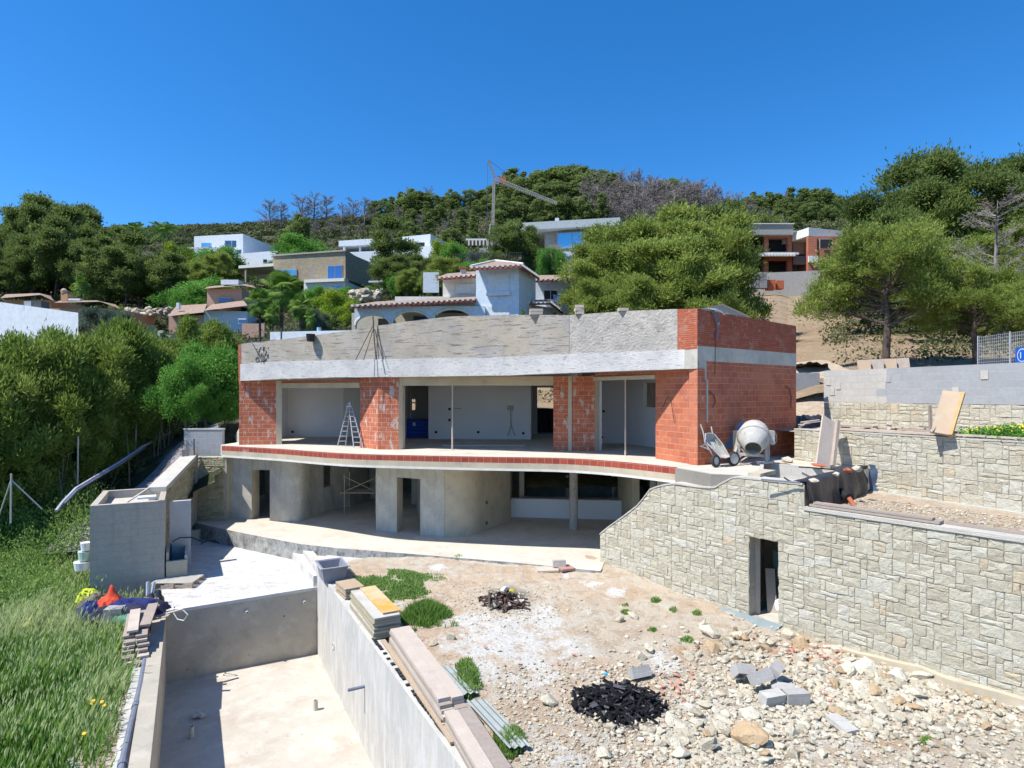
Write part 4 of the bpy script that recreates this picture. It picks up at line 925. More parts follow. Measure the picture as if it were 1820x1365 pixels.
# hut
ht = thing('block_hut', 'open topped grey block hut shell left of the white deck', 'hut', (-11.5, 19, -4))
HA = Vector((-10.72, 18.42, 0)); HWd, HDp = 1.72, 3.15; HB = HA-Vector((PB.x, PB.y, 0))*HWd
a3 = Vector((PA.x, PA.y, 0)); b3 = Vector((PB.x, PB.y, 0)); ht_z = -1.22; bt = .17
MB().wall([HB[:2], HA[:2]], bt, -4.7, ht_z).build('front_wall', m_hut, ht)
MB().wall([(HB+a3*(bt+.001))[:2], (HB+a3*(HDp-bt-.001))[:2]], bt, -4.7, ht_z, -1).build('side_wall', m_hut, ht)
MB().wall([(HB+a3*(HDp-bt))[:2], (HA+a3*(HDp-bt))[:2]], bt, -4.7, ht_z).build('back_wall', m_hut, ht)
MB().wall([(HA+a3*.001+b3*.16)[:2], (HA+a3*2.6+b3*.16)[:2]], .16, -4.7, ht_z+.02).build('side_wall', m_hut, ht)
MB().prism([(HB+a3*.18+b3*.18)[:2], (HA+a3*.18)[:2], (HA+a3*2.96)[:2], (HB+a3*2.96+b3*.18)[:2]], -1.60, -1.48).build('roof_screed', m_coping, ht)
mb = MB()
for k in range(9):
    for q in (0, 1):
        p = HB+a3*(.22+k*.33)+b3*.085; mb.box((p.x, p.y, ht_z-.02), (.07, .12, .045), rz=math.atan2(PA.y, PA.x)) if q else None
        p = HA+a3*(.15+k*.27)+b3*.08; mb.box((p.x, p.y, ht_z+.0), (.17, .08, .045), rz=math.atan2(PA.y, PA.x)) if q == 0 else None
mb.build('block_core_hole', m_mortar, ht)
MB().box(HA+a3*1.0-b3*.35+Vector((0, 0, -1.22)), (.42, .5, .06), rz=-1.05).build('vent_block', m_whitep, ht)
single(MB().bar(HA-b3*.9+a3*.5+Vector((0, 0, -1.30)), HA+a3*2.8-b3*.05+Vector((0, 0, -.95)), .05, .04), 'batten', m_coping, 'pale batten lying across the open hut top', 'batten')
# barbecue and chimney slab
bq = thing('masonry_barbecue', 'masonry barbecue with sooty open box and pale upright slab beside the hut', 'barbecue', (-10, 19.3, -3.7))
o = HA+b3*.20+a3*.02; hb = lambda a, b, z: o+a3*a+b3*b+Vector((0, 0, z))
def bbox(a0, a1, b0, b1, z0, z1): return MB().prism([hb(a0, b0, 0)[:2], hb(a0, b1, 0)[:2], hb(a1, b1, 0)[:2], hb(a1, b0, 0)[:2]], z0, z1)
ra = .0
bbox(0, .12, 0, .56, -3.85, -3.10).build('front_panel', m_conc_y, bq)
bbox(.121, 1.5, .0, .08, -3.85, -2.85).build('side_panel', m_conc, bq); bbox(.121, 1.5, .50, .58, -3.85, -2.98).build('side_panel', m_conc, bq)
bbox(.125, 1.499, .101, .499, -3.5, -3.42).build('firebox', m_soot, bq); bbox(.125, .14, .101, .499, -3.41, -3.11).build('firebox', m_soot, bq); bbox(.141, 1.49, .101, .115, -3.41, -2.87).build('firebox', m_soot, bq); bbox(.141, 1.49, .485, .499, -3.41, -2.99).build('firebox', m_soot, bq)
bbox(1.501, 1.66, .06, .68, -3.8, -1.50).build('upright_slab', m_whitep if False else SURF('slab_paint', (.56, .56, .55), (.48, .48, .47), 2), bq)
MB().box(hb(1.5, .5, -2.95), (.1, .1, .1)).build('firebox', m_soot, bq) if False else None
single(MB().tube([hb(1.2, .15, -2.75), hb(1.35, .35, -2.68), hb(1.4, .7, -2.72), hb(1.3, 1.05, -2.9)], .018, 6), 'hose', m_black, 'black hose curling over the sooty barbecue box', 'hose')
single(MB().tube([G(357, 967, -3.62), G(366, 962, -3.5), G(380, 961, -3.5), G(392, 967, -3.62)], .016, 6), 'hose', m_black, 'short black hose arching on the deck below the lower terrace', 'hose')
single(MB().prism([G(331, 966, -3.65)[:2], G(353, 964, -3.65)[:2], (G(353, 964, -3.65)+Vector((0, .15, 0)))[:2], (G(331, 966, -3.65)+Vector((0, .15, 0)))[:2]], -3.72, -3.18), 'panel_offcut', m_conc_y, 'small ochre concrete panel standing behind the barbecue slab', 'panel')
# ---------------------------------------------------------------- deck and pool
def V2(p): return (p[0], p[1])
def deck_z(x, y):
    t = max(0, min(1, (y-17.2)/6.0)); base = -3.80+.18*t                 # rises slowly to the back
    r = max(0, min(1, (x+11.5)/5.5))*t; return base+.26*r*.9
PRd = Vector((PA.x, PA.y))
def pool_pt(a, b): return Vector((PR.x, PR.y))+Vector(PA)*a+Vector(PB)*b     # a along (away), b across (right +); right inner face b=0
aE = 1.72                                                                 # pool end wall
WP = 3.92                                                                 # width
ce0, ce1 = pool_pt(aE, -WP), pool_pt(aE, 0)
# deck sheet
m_far = G(520, 984, -3.35)
rows = []
for i in range(60):
    t = i/59
    l = ce0.lerp(Vector((-10.75, 18.55)), min(1, t*2.2)) if t < .4545 else Vector((-10.75, 18.55)).lerp(Vector((-13.2, 24.6)), (t-.4545)/.5455)
    r = ce1.lerp(Vector((-6.35, 19.55)), min(1, t*2.2)) if t < .4545 else Vector((-6.35, 19.55)).lerp(Vector((-7.6, 20.9)), (t-.4545)/.5455)
    rows.append([(lambda p: (p.x, p.y, deck_z(p.x, p.y)+.012*noise.noise(Vector((p.x*3, p.y*3, 0)))))(l.lerp(r, j/49)) for j in range(50)])
struct(MB().grid(rows), 'deck', m_deck, smooth=True)
struct(MB().prism([V2(Vector((-10.75, 18.55))), V2(ce0+Vector(PA)*.25), V2(ce1+Vector(PA)*.25), (-6.3, 19.3), (-7.2, 21.3), (-13.3, 24.6)], -5, -4.0), 'deck_base', m_conc)
struct(MB().prism([(-12.2, 21.3), (-10.7, 18.4), (-9.5, 18), (-9.0, 24.5), (-13.5, 24.6)], -4.4, -3.75), 'deck_base', m_conc)
# pool
pl = thing('pool_shell', 'unfinished empty concrete swimming pool shell', 'pool', (-7, 12, -5.7))
zf = -5.70
aN = -13.5
e0, e1 = V2(ce0), V2(ce1)
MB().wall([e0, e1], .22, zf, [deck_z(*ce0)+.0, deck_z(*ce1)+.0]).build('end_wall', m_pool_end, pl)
MB().wall([V2(ce0+Vector(PA)*.0-Vector(PA)*.02), V2(ce1-Vector(PA)*.02)], .30, [deck_z(*ce0)-.07, deck_z(*ce1)-.07], [deck_z(*ce0)+.015, deck_z(*ce1)+.015]).build('end_coping', m_deck, pl)
# right wall, goes on past the pool end
pts = [pool_pt(a, 0) for a in (aN, -9, -6, -3, 0, aE, 3.2)]
zr = [-3.22, -3.22, -3.21, -3.20, -3.19, -3.19, -3.19]
MB().wall([V2(p) for p in pts], .28, zf, zr, -1).build('right_wall', m_pool, pl)
pts2 = [pool_pt(a, 0) for a in (3.201, 4.3)]
MB().wall([V2(p) for p in pts2], .28, -4.5, [-3.19, -3.22], -1).build('right_wall', m_pool, pl)
# left wall
pts = [pool_pt(a, -WP) for a in (aN, -6, -3, 0, aE+.2)]
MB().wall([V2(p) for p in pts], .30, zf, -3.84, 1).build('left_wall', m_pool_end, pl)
MB().wall([V2(p+Vector(PB)*-.30) for p in pts[:-1]], .24, -4.6, -3.95, 1).build('kerb', m_pool, pl)
MB().grid([[tuple(pool_pt(a, b))+(zf+.01*noise.noise(Vector((a, b, 0))),) for b in np.linspace(-WP-.05, .05, 12)] for a in np.linspace(aN, aE+.1, 40)]).build('pool_floor', m_poolfloor, pl, smooth=True)
# block cores showing along the right wall top
mb = MB(); k = 0; a = -4.2
while a > -8.4:
    if random.random() < .8:
        p = pool_pt(a, .10+jit(.008)); mb.box((p.x, p.y, -3.188-.001*k % 2), (.07, random.choice((.06, .09, .12)), .02), rz=math.atan2(PA.y, PA.x)-math.pi/2)
    a -= .135
mb.build('block_core_hole', m_darkroom, pl)
# nozzles, niche, overflow pipe
def on_end(u, v):                                  # point on the end wall plane
    r = (u-CX)/F; c = ce0; d = ce1-ce0; t = (r*c.y-c.x)/(d.x-r*d.y); q = c+d*t; return Vector((q.x, q.y, zv(v, q.y)))
def on_right(u, v):
    r = (u-CX)/F; c = Vector((PR.x, PR.y)); d = Vector(PA); t = (r*c.y-c.x)/(d.x-r*d.y); q = c+d*t; return Vector((q.x, q.y, zv(v, q.y)))
an = -Vector((PA.x, PA.y, 0)); bn = -Vector((PB.x, PB.y, 0))
for (u, v) in ((439, 1087), (541, 1069)):
    p = on_end(u, v); MB().lathe([(.07, 0), (.07, .03), (.035, .03), (.035, .10), (.02, .10)], p, an, 12).build('water_inlet', m_coping, pl)
for (u, v) in ((333, 1190), (505, 1095)):
    p = on_end(u, v); MB().lathe([(.015, 0), (.015, .02)], p, an, 8).build('tie_hole', m_darkroom, pl)
p = on_right(593, 1148); MB().lathe([(.10, 0), (.10, .02), (.07, .02), (.06, .0)], p, bn, 16).build('light_niche', m_conc, pl)
p = on_right(648, 1220); MB().tube([p, p+bn*.36], .035, 10).build('overflow_pipe', m_greypipe, pl)
cc = on_end(297, 1084)
mb = MB().tube([cc+Vector((0, .3, .03)), cc+Vector((.15, -.02, .04)), cc+Vector((.45, -.10, .06)), cc+Vector((.62, -.12, -.08)), cc+Vector((.5, -.1, -.25)), cc+Vector((.32, -.08, -.22)), cc+Vector((.2, -.05, -.06))], .014, 6)
single(mb, 'white_cable', m_whitep, 'loose loop of pale cable over the left corner of the pool end wall', 'cable')
for (u, v, lab) in ((340, 1310, 'short upright pale pipe stub on the shaded left part of the pool floor'), (561, 1262, 'short upright pale pipe stub on the sunny right part of the pool floor')):
    p = G(u, v, zf); single(MB().lathe([(.055, 0), (.055, .24), (.045, .24), (.045, .02)], p, seg=12), 'pipe_stub', m_coping, lab, 'pipe', group='pipe stubs in the pool floor')
p = G(350, 1275, zf)
mb = MB()
for k in range(7): mb.rock(p+Vector((jit(.11), jit(.07), .06)), (.11, .07, .06), 60+k, 2, .5)
single(mb, 'crumpled_rag', m_grey_metal, 'crumpled grey rag on the pool floor in the shade', 'rag')
# triangular landing and ramp between deck, terrace and garden
z1 = -3.30
tri = [G(575, 980, z1), G(600, 1012, z1), G(690, 1006, z1), G(735, 999, z1), G(780, 990, z1), G(820, 987, z1), G(700, 976, z1), G(620, 968, z1)]
struct(MB().prism([V2(p) for p in tri], -4.2, z1+.015), 'landing', m_deck)
q0, q1, q2, q3 = G(520, 982, -3.36), G(557, 1030, -3.5), G(602, 1014, -3.32), G(575, 978, -3.32)
struct(MB().prism([V2(q0), V2(q1), V2(q2), V2(q3)], -4.5, [-3.36, -3.40, -3.34, -3.33]), 'ramp', m_deck)
# ---------------------------------------------------------------- things round the pool
def wt(a, b, z=-3.19): q = pool_pt(a, b); return Vector((q.x, q.y, z))
rzp = math.atan2(PA.y, PA.x)-math.pi/2              # rotation that turns +Y onto the pool axis
# plastic trough on the wall end
p = wt(.50, .18)
tr = thing('mortar_tub', 'open grey mortar tub at the far end of the pool side wall', 'tub', p)
mb = MB(); o0 = [(-.27, -.36), (.27, -.36), (.27, .36), (-.27, .36)]; o1 = [(-.36, -.45), (.36, -.45), (.36, .45), (-.36, .45)]; i1 = [(-.31, -.40), (.31, -.40), (.31, .40), (-.31, .40)]; i0 = [(-.23, -.32), (.23, -.32), (.23, .32), (-.23, .32)]
Mz = Matrix.Translation(p) @ Matrix.Rotation(rzp, 4, 'Z')
vs = [Mz @ Vector((x, y, z)) for L, z in ((o0, .01), (o1, .44), (i1, .44), (i0, .05)) for x, y in L]
mb.add(vs, [(3, 2, 1, 0), (12, 13, 14, 15)]+[(r*4+i, r*4+(i+1) % 4, r*4+4+(i+1) % 4, r*4+4+i) for r in range(3) for i in range(4)]); mb.build('tub_body', PLAIN('grey_tub', (.24, .25, .29), .6), tr)
mb = MB(); loop_ = [Mz @ Vector((x*1.06, y*1.05, .44)) for x, y in o1]; mb.tube(loop_+[loop_[0]], .018, 6); mb.build('rim', PLAIN('grey_rim', (.4, .42, .45), .6), tr)
MB().box(Mz @ Vector((0, -.06, .20)), (.5, .68, .22), rz=rzp).build('tub_mortar', m_coping, tr) if False else None
p = wt(2.15, .25)
single(MB().box(p+Vector((0, 0, .10)), (.4, .4, .2), rz=rzp), 'loose_block', m_block, 'blue grey block under the near edge of the mortar tub', 'block') if False else None
def stack(name, label, cat, a, b, w, L, n, th, mats, jt=.02, rz=0, top=None, gapn=0):
    p = wt(a, b); t = thing(name, label, cat, p)
    z = p.z+.01
    for k in range(n):
        hh = th*(1+.15*jit(1)); c = p+Vector((jit(jt), jit(jt), z-p.z+hh/2))
        m = (top if top and k == n-1 else mats[k % len(mats)])
        MB().box(c, (w*(1+jit(.03)), L*(1+jit(.02)), hh*.92), rz=rzp+rz+jit(.012)).build('sheet' if 'ply' in name or 'form' in name else 'plank', m, t); z += hh
    return t
stack('plywood_stack', 'short stack of tan plywood offcuts between the tub and the yellow panels', 'plywood', -1.05, .34, .52, .80, 6, .045, [m_ply, m_ply_edge, m_ply], .02, .1)
stack('formwork_panel_stack', 'tall stack of formwork panels with a yellow topped sheet beside the pool wall', 'panels', -3.2, .38, .58, 2.1, 12, .036, [m_ply_edge, m_ply, m_ply_edge, m_coping], .02, .0)
q = wt(-3.15, .50, -3.19+12*.036+.03)
single(MB().box(q+Vector((0, 0, .02)), (.38, 1.95, .025), rz=rzp+.01), 'yellow_board', m_ply_y, 'yellow stained board lying on top of the formwork panels', 'board')
# long plank stack
def pstack(label, aF, bF, aN_, bN, n, nq, w, mats, z0):
    t = thing('plank_stack', label, 'planks', wt((aF+aN_)/2, (bF+bN)/2))
    for k in range(n):
        for q in range(nq):
            o_ = (q-(nq-1)/2)*(w+.012)+jit(.006); e1 = jit(.06); e2 = jit(.07)-.03*k; m_o = .0
            MB().bar(wt(aF+e1, bF+o_, z0+.03+k*.062), wt(aN_-e2, bN+o_, z0+.03+k*.062), w, .054).build('plank', mats[(k+q) % len(mats)], t)
pstack('long stack of weathered scaffold planks lying along the pool wall', -4.75, .50, -8.15, .33, 6, 2, .205, [m_woodlight, m_wood, m_woodlight], -3.19)
pstack('near end of the second plank stack running on towards the camera beside the pool wall', -7.9, .40, -9.95, .22, 4, 2, .215, [m_wood, m_woodlight], -3.20)
single(MB().bar(wt(-4.4, .24, -3.17), wt(-8.6, .10, -3.17), .09, .035), 'edge_batten', m_ply, 'long thin tan batten on the pool wall top at the inner side of the planks', 'batten')
# corrugated sheets behind the planks
cs = thing('corrugated_sheets', 'grey green corrugated sheets lying in the dirt beside the plank stack', 'sheets', wt(-7.5, 1.0, -3.4))
for k, (a0, a1, bb) in enumerate(((-6.0, -7.2, .80), (-7.4, -9.0, .84))):
    rows = [[tuple(wt(a, bb+i*.03, -3.22-.03*k+.018*math.sin(i*1.57)-.05*(i/12))) for i in range(13)] for a in np.linspace(a0, a1, 3)]
    MB().grid(rows).build('sheet', PLAIN('zinc_green', (.33, .37, .36), .55, .2), cs)
# left planks stack beside the pool
lp_ = thing('plank_pile', 'pile of weathered planks hanging over the far left corner of the pool', 'planks', tuple(pool_pt(0, -4.3))+(-4,))
for k in range(6):
    for q in range(2):
        L = 1.75+jit(.12); c = pool_pt(.15+(-.13*(5-k))+jit(.03), -WP-.42-.25*q+jit(.02)); MB().box((c.x, c.y, -3.88+k*.075), (.235, L, .05), rz=rzp+jit(.02)+.03).build('plank', [m_wood, m_woodlight, m_wood][(k+q) % 3], lp_)
c = pool_pt(.4, -WP-.32); MB().box((c.x, c.y, -3.40), (.22, 1.6, .05), rz=rzp-.06).build('plank', m_wood, lp_)
c = pool_pt(.1, -WP-.62); MB().box((c.x, c.y, -3.395), (.22, 1.6, .05), rz=rzp+.03).build('plank', m_woodlight, lp_)
# grey pipe running to the camera
pts = [tuple(pool_pt(a, -WP-.36-.04*math.sin(a*.8)))+(-3.88,) for a in (-.6, -1.5, -2.5, -3.5, -4.5, -5.5, -7, -9)]
gp = thing('grey_waste_pipe', 'long grey plastic pipe lying on the left pool kerb', 'pipe', pts[3])
MB().tube(pts, .055, 10).build('pipe', m_greypipe, gp)
for i in (3, 5): d = (Vector(pts[i+1])-Vector(pts[i])).normalized(); MB().tube([Vector(pts[i])-d*.08, Vector(pts[i])+d*.08], .07, 10).build('coupling', m_greypipe, gp)
mb = MB()
for k in range(26):
    c = pool_pt(random.uniform(-7, .3), -WP-.75+jit(.12)); mb.rock((c.x, c.y, -4.05+jit(.04)), (.08, .06, .05), k, 1, .3, col=random.choice((.3, .5, 1)))
single(mb, 'edge_rubble', m_rock, 'thin line of rubble between the grass and the left pool kerb', 'rubble', kind='stuff')
rows = [[tuple(pool_pt(a, -WP-.5-w))+(-4.0-.05*w+.03*noise.noise(Vector((a*2, w*2, 0))),) for w in np.linspace(0, .75, 6)] for a in np.linspace(-12, 1.2, 60)]
struct(MB().grid(rows), 'dirt_strip', m_garden, smooth=True)
# pallet
pp0 = G(316, 1041, -3.79)
pa = thing('wooden_pallet', 'pale slatted pallet lying on the deck in front of the hut', 'pallet', pp0)
ang = .07
Mp = Matrix.Translation(pp0) @ Matrix.Rotation(ang, 4, 'Z')
for k in range(9): MB().box(None, (1.2, .06, .022), M=Mp @ Matrix.Translation((0, -.36+k*.09, .20))).build('slat', m_coping, pa)
for y in (-.36, 0, .36):
    MB().box(None, (1.2, .09, .022), M=Mp @ Matrix.Translation((0, y, .02))).build('slat', m_wood, pa)
    for x in (-.54, 0, .54): MB().box(None, (.12, .10, .15), M=Mp @ Matrix.Translation((x, y, .108))).build('pallet_block', m_ply, pa)
# heap of clothes and tarps with barrel
gz = -4.1
def cloth(c, sx, sy, h, seed, spike=None, n=22):
    rows = []
    for i in range(n):
        r = []
        for j in range(n):
            u, v = i/(n-1)*2-1, j/(n-1)*2-1; d = max(abs(u), abs(v)); q = noise.noise(Vector((u*1.7+seed, v*1.7, seed))); q2 = noise.noise(Vector((u*5+seed, v*5, seed)))
            z = h*(1-d**2.4)*(.75+.5*q)+.10*h*q2*2-.12*(d > .9)
            if spike: z += spike[2]*math.exp(-((u-spike[0])**2+(v-spike[1])**2)/.10)
            r.append((c[0]+u*sx*(1+.15*q), c[1]+v*sy*(1+.15*q2), c[2]+z))
        rows.append(r)
    return MB().grid(rows)
def cz(u, v, z): p = G(u, v, z); return p
hp = cz(215, 1110, -3.9)
single(cloth(cz(232, 1086, -3.75), .95, .45, .32, 3.3), 'dark_blue_tarp', m_navy, 'dark navy tarp spread over boards beside the pool corner', 'tarp', smooth=True)
single(cloth(cz(236, 1078, -3.66), .62, .32, .26, 5.3), 'blue_cloth', m_bluefab, 'bright blue cloth heaped in the middle of the debris', 'cloth', smooth=True)
single(cloth(cz(168, 1086, -3.75), .34, .32, .34, 8.3), 'blue_jacket', m_bluefab, 'blue jacket hanging over the left end of the debris heap', 'cloth', smooth=True)
single(cloth(cz(168, 1070, -3.60), .30, .26, .28, 11.3), 'olive_jacket', m_olive, 'drab olive jacket thrown on the left end of the debris heap', 'cloth', smooth=True)
single(cloth(cz(158, 1059, -3.48), .28, .18, .20, 14.3), 'hi_vis_vest', m_yellow, 'fluorescent yellow vest on top of the olive jacket', 'vest', smooth=True)
single(cloth(cz(194, 1072, -3.55), .30, .22, .22, 17.3, spike=(.1, .2, .38)), 'orange_jacket', m_orange, 'orange red jacket standing in a peak on the debris heap', 'cloth', smooth=True)
single(cloth(cz(272, 1070, -3.66), .28, .14, .28, 21.3, spike=(.6, 0, .22)), 'black_sheet_corner', m_blacksheet, 'black sheet with raised corner beside the pale pipes', 'sheet', smooth=True)
p = cz(242, 1118, -4.1); M2 = Matrix.Translation(p+Vector((-.1, 0, .18))) @ Matrix.Rotation(R(90), 4, 'Y')
dm = thing('green_drum', 'dark green drum lying under the blue cloth heap', 'drum', p)
MB().lathe([(0, -.40), (.22, -.40), (.24, -.36), (.24, -.05), (.255, 0), (.24, .05), (.24, .36), (.22, .40), (0, .40)], M=M2, seg=20).build('drum_body', m_green, dm, smooth=True)
MB().lathe([(.05, .40), (.05, .43), (0, .43)], M=M2 @ Matrix.Translation((.15, 0, 0)), seg=10).build('cap', m_black, dm)
p = cz(200, 1120, -4.1); single(MB().box(p+Vector((0, .1, .25)), (.42, .35, .62), rz=.2), 'concrete_lump', m_conc_d, 'grey concrete block standing under the left end of the tarps', 'block')
for k, (a, b) in enumerate((((258, 1040), (262, 1076)), ((268, 1042), (266, 1076)))):
    P0 = cz(b[0], b[1], -3.8); P1 = P0+Vector((-.05+.12*k, .1, .62)); single(MB().tube([P0, P1], .042, 10), 'pale_pipe', PLAIN('pale_blue_pipe', (.5, .55, .62), .5), ('left', 'right')[k]+' one of the two pale pipes standing by the debris heap', 'pipe', group='pale pipes by the debris heap')
dbp = thing('board_litter', 'loose boards sticking out under the dark tarp beside the pool corner', 'boards', cz(262, 1095, -3.9))
for k in range(7):
    a = cz(222+k*6+jit(4), 1100+jit(8), -3.8+.02*k); MB().bar(a, a+Vector((.60+jit(.15), .35+jit(.3), .12+jit(.1))), .09, .025).build('board', [m_wood, m_woodlight, m_ply][k % 3], dbp)
# stacked white containers behind the hut's left corner
wb = thing('white_tubs', 'stack of white plastic tubs at the left corner of the block hut', 'tubs', W(149, 1000, 18.4))
for k, (v, h, r) in enumerate(((1012, .24, .24), (996, .28, .17), (978, .24, .15))):
    q = W(147+k*3, v, 18.3); MB().lathe([(r*.85, 0), (r, h), (r*.9, h), (0, h*.98)], q, seg=14).build('tub', [m_whitep, PLAIN('greenish_tub', (.45, .58, .52), .5)][k % 2], wb)
# ---------------------------------------------------------------- things on the right terrace
# wheelbarrow (local frame: x along, tray, wheel at +x end); it stands tipped up against the wall
def LM(loc, rz, pitch=0, s=1): return Matrix.Translation(loc) @ Matrix.Rotation(rz, 4, 'Z') @ Matrix.Rotation(pitch, 4, 'Y') @ Matrix.Scale(s, 4)
wp = W(1272, 828, 16.95); wp.z = 0
wbr = thing('wheelbarrow', 'cement crusted wheelbarrow parked against the corner of the side brick wall', 'wheelbarrow', wp)
Yb = 16.9
T = lambda u, v, y=0: W(u, v, Yb+y)
# tray from a mouth ring and a floor ring; tray tilted with its mouth towards the camera and left
mouth = [T(1254, 771, .35), T(1271, 771, .42), T(1297, 812, -.10), T(1283, 815, -.25)]
mth = [T(1254, 771, .25), T(1262, 770, .33), T(1270, 772, .35), T(1284, 789, .25), T(1297, 812, .1), T(1290, 814, -.02), T(1281, 813, -.1), T(1266, 797, -.05), T(1255, 786, .05)]
flr = [T(1262, 782, .35), T(1266, 781, .42), T(1271, 783, .43), T(1280, 794, .38), T(1288, 806, .25), T(1285, 808, .15), T(1281, 807, .1), T(1272, 798, .15), T(1263, 790, .22)]
mb = MB(); n = len(mth); mb.add(mth+flr, [(i, (i+1) % n, n+(i+1) % n, n+i) for i in range(n)]+[tuple(range(n, 2*n))]); o = mb.build('tray', m_grey_metal, wbr)
mb = MB().tube(mth+[mth[0]], .016, 6); mb.build('tray_rim', m_grey_metal, wbr)
MB().tube([T(1245, 754, .1), T(1248, 762, .08), T(1251, 772, .05), T(1253, 787, 0), T(1262, 800, 0), T(1268, 812, 0), T(1271, 822, 0)], .018, 8).build('handle_bar', m_grey_metal, wbr)
MB().tube([T(1264, 758, .5), T(1266, 768, .45), T(1269, 778, .4), T(1282, 800, .3), T(1280, 815, .2)], .018, 8).build('handle_bar', m_grey_metal, wbr)
MB().tube([T(1262, 798, 0), T(1245, 793, -.1), T(1254, 790, .2), T(1267, 795, .3)], .015, 6).tube([T(1245, 793, -.1), T(1262, 800, -.05)], .013, 6).build('leg', m_grey_metal, wbr)
wc = T(1272, 818.5, -.1); wc.z = .175
whl = MB().lathe([(.17, -.035), (.185, 0), (.17, .035), (.12, .04), (.12, -.04), (.17, -.035)], wc, (.55, -.8, .1), 20).build('wheel', m_rubber, wbr, smooth=True)
MB().lathe([(0, -.03), (.12, -.02), (.12, .02), (0, .03)], wc, (.55, -.8, .1), 16).build('rim', m_grey_metal, whl)
# cement mixer
mx = thing('cement_mixer', 'cement crusted drum mixer with wide mouth beside the wheelbarrow', 'cement mixer', W(1335, 825, 17.0))
Ym = 17.4
T = lambda u, v, y=0: W(u, v, Ym+y)
dc = T(1340, 778, 0); dax = Vector((-.30, -.66, -.48)).normalized()
MB().lathe([(0, -.47), (.20, -.47), (.36, -.38), (.435, -.15), (.44, .0), (.43, .06), (.235, .50), (.215, .505), (.40, .05), (.38, -.1), (0, -.35)], dc, dax, 28).build('drum', m_grey_metal, mx, smooth=True)
MB().lathe([(.442, -.02), (.465, 0), (.465, .03), (.44, .05)], dc, dax, 32).build('ring_gear', m_grey_metal, mx)
x_ = Vector((1, .1, 0))
arc = [dc+Vector((-.02, .35, .40)), dc+Vector((.25, .25, .42)), T(1364, 770, .1), T(1366, 790, .0), T(1366, 812, 0), T(1364, 822, 0)]
MB().tube(arc, .035, 8).build('yoke', m_grey_metal, mx)
MB().bar(T(1361, 772, -.05), T(1362, 822, -.05), .07, .07).build('frame_post', m_grey_metal, mx)
MB().bar(T(1311, 789, .1), T(1311, 812, .1), .10, .08, ).build('frame_post', m_grey_metal, mx)
mb = MB(); mb.bar(T(1306, 806, .1), T(1364, 811, 0), .08, .08); mb.build('base_beam', m_grey_metal, mx)
MB().tube([T(1311, 792, .1), T(1302, 818, -.1)], .025, 6).tube([T(1311, 792, .1), T(1324, 804, .1), T(1306, 822, .5)], .025, 6).build('leg', m_grey_metal, mx)
MB().tube([T(1330, 811, .1), T(1312, 822, -.2)], .025, 6).build('leg', m_grey_metal, mx)
MB().bar(T(1347, 824, -.2), T(1374, 821, .0), .07, .06).build('foot', m_grey_metal, mx)
hw = T(1374, 779, -.05); MB().tube([hw+Vector((.12*math.cos(t), .04*math.cos(t), .18*math.sin(t))) for t in np.linspace(0, 6.283, 21)], .012, 6).tube([hw-Vector((.12, .04, 0)), hw+Vector((.12, .04, 0))], .01, 6).build('hand_wheel', m_grey_metal, mx)
MB().box(T(1369, 777, 0), (.14, .30, .38)).build('motor_box', m_grey_metal, mx)
for (u, y, r_) in ((1304, -.25, .19),):
    c = T(u, 816, y); c.z = .20
    whl = MB().lathe([(.15, -.04), (.20, -.025), (.20, .025), (.15, .04)], c, (.35, -.93, .05), 22).build('wheel', m_rubber, mx, smooth=True)
    MB().lathe([(0, -.045), (.05, -.05), (.06, -.03), (.10, -.025), (.11, -.045), (.145, -.04), (.15, .03), (0, .03)], c, (.35, -.93, .05), 20).build('rim', m_grey_metal, whl)
# dark steel tray / hopper leaning behind
hb_ = thing('grey_hopper_tray', 'blue grey mortar tray leaning on the brick wall behind the wheelbarrow', 'tray', W(1300, 800, 17.9))
T = lambda u, v, y=0: W(u, v, 18.0+y)
MB().add([T(1283, 797, .05), T(1308, 766, .25), T(1312, 768, .2), T(1312, 797, -.1), T(1290, 800, -.15)], [(0, 1, 2, 3, 4)]) 
mb = MB(); q = [T(1283, 797, .05), T(1306, 765, .35), T(1318, 768, .35), T(1320, 798, 0)]; mb.add(q+[p+Vector((.05, .12, 0)) for p in q], [(0, 1, 2, 3), (7, 6, 5, 4), (0, 4, 5, 1), (1, 5, 6, 2), (2, 6, 7, 3), (3, 7, 4, 0)]); mb.build('tray_panel', PLAIN('blue_grey_steel', (.22, .24, .27), .6, .3), hb_)
mb = MB(); q = [T(1306, 762, .3), T(1318, 747, .35), T(1326, 754, .3), T(1313, 771, .1)]; mb.add(q+[p+Vector((.04, .1, 0)) for p in q], [(0, 1, 2, 3), (7, 6, 5, 4), (0, 4, 5, 1), (1, 5, 6, 2), (2, 6, 7, 3), (3, 7, 4, 0)]); mb.build('tray_flap', PLAIN('blue_grey_steel', (.25, .29, .36), .6, .3), hb_)
MB().bar(T(1309, 765, -.1), T(1309, 802, -.2), .20, .05).build('upright_board', m_conc_y, hb_)
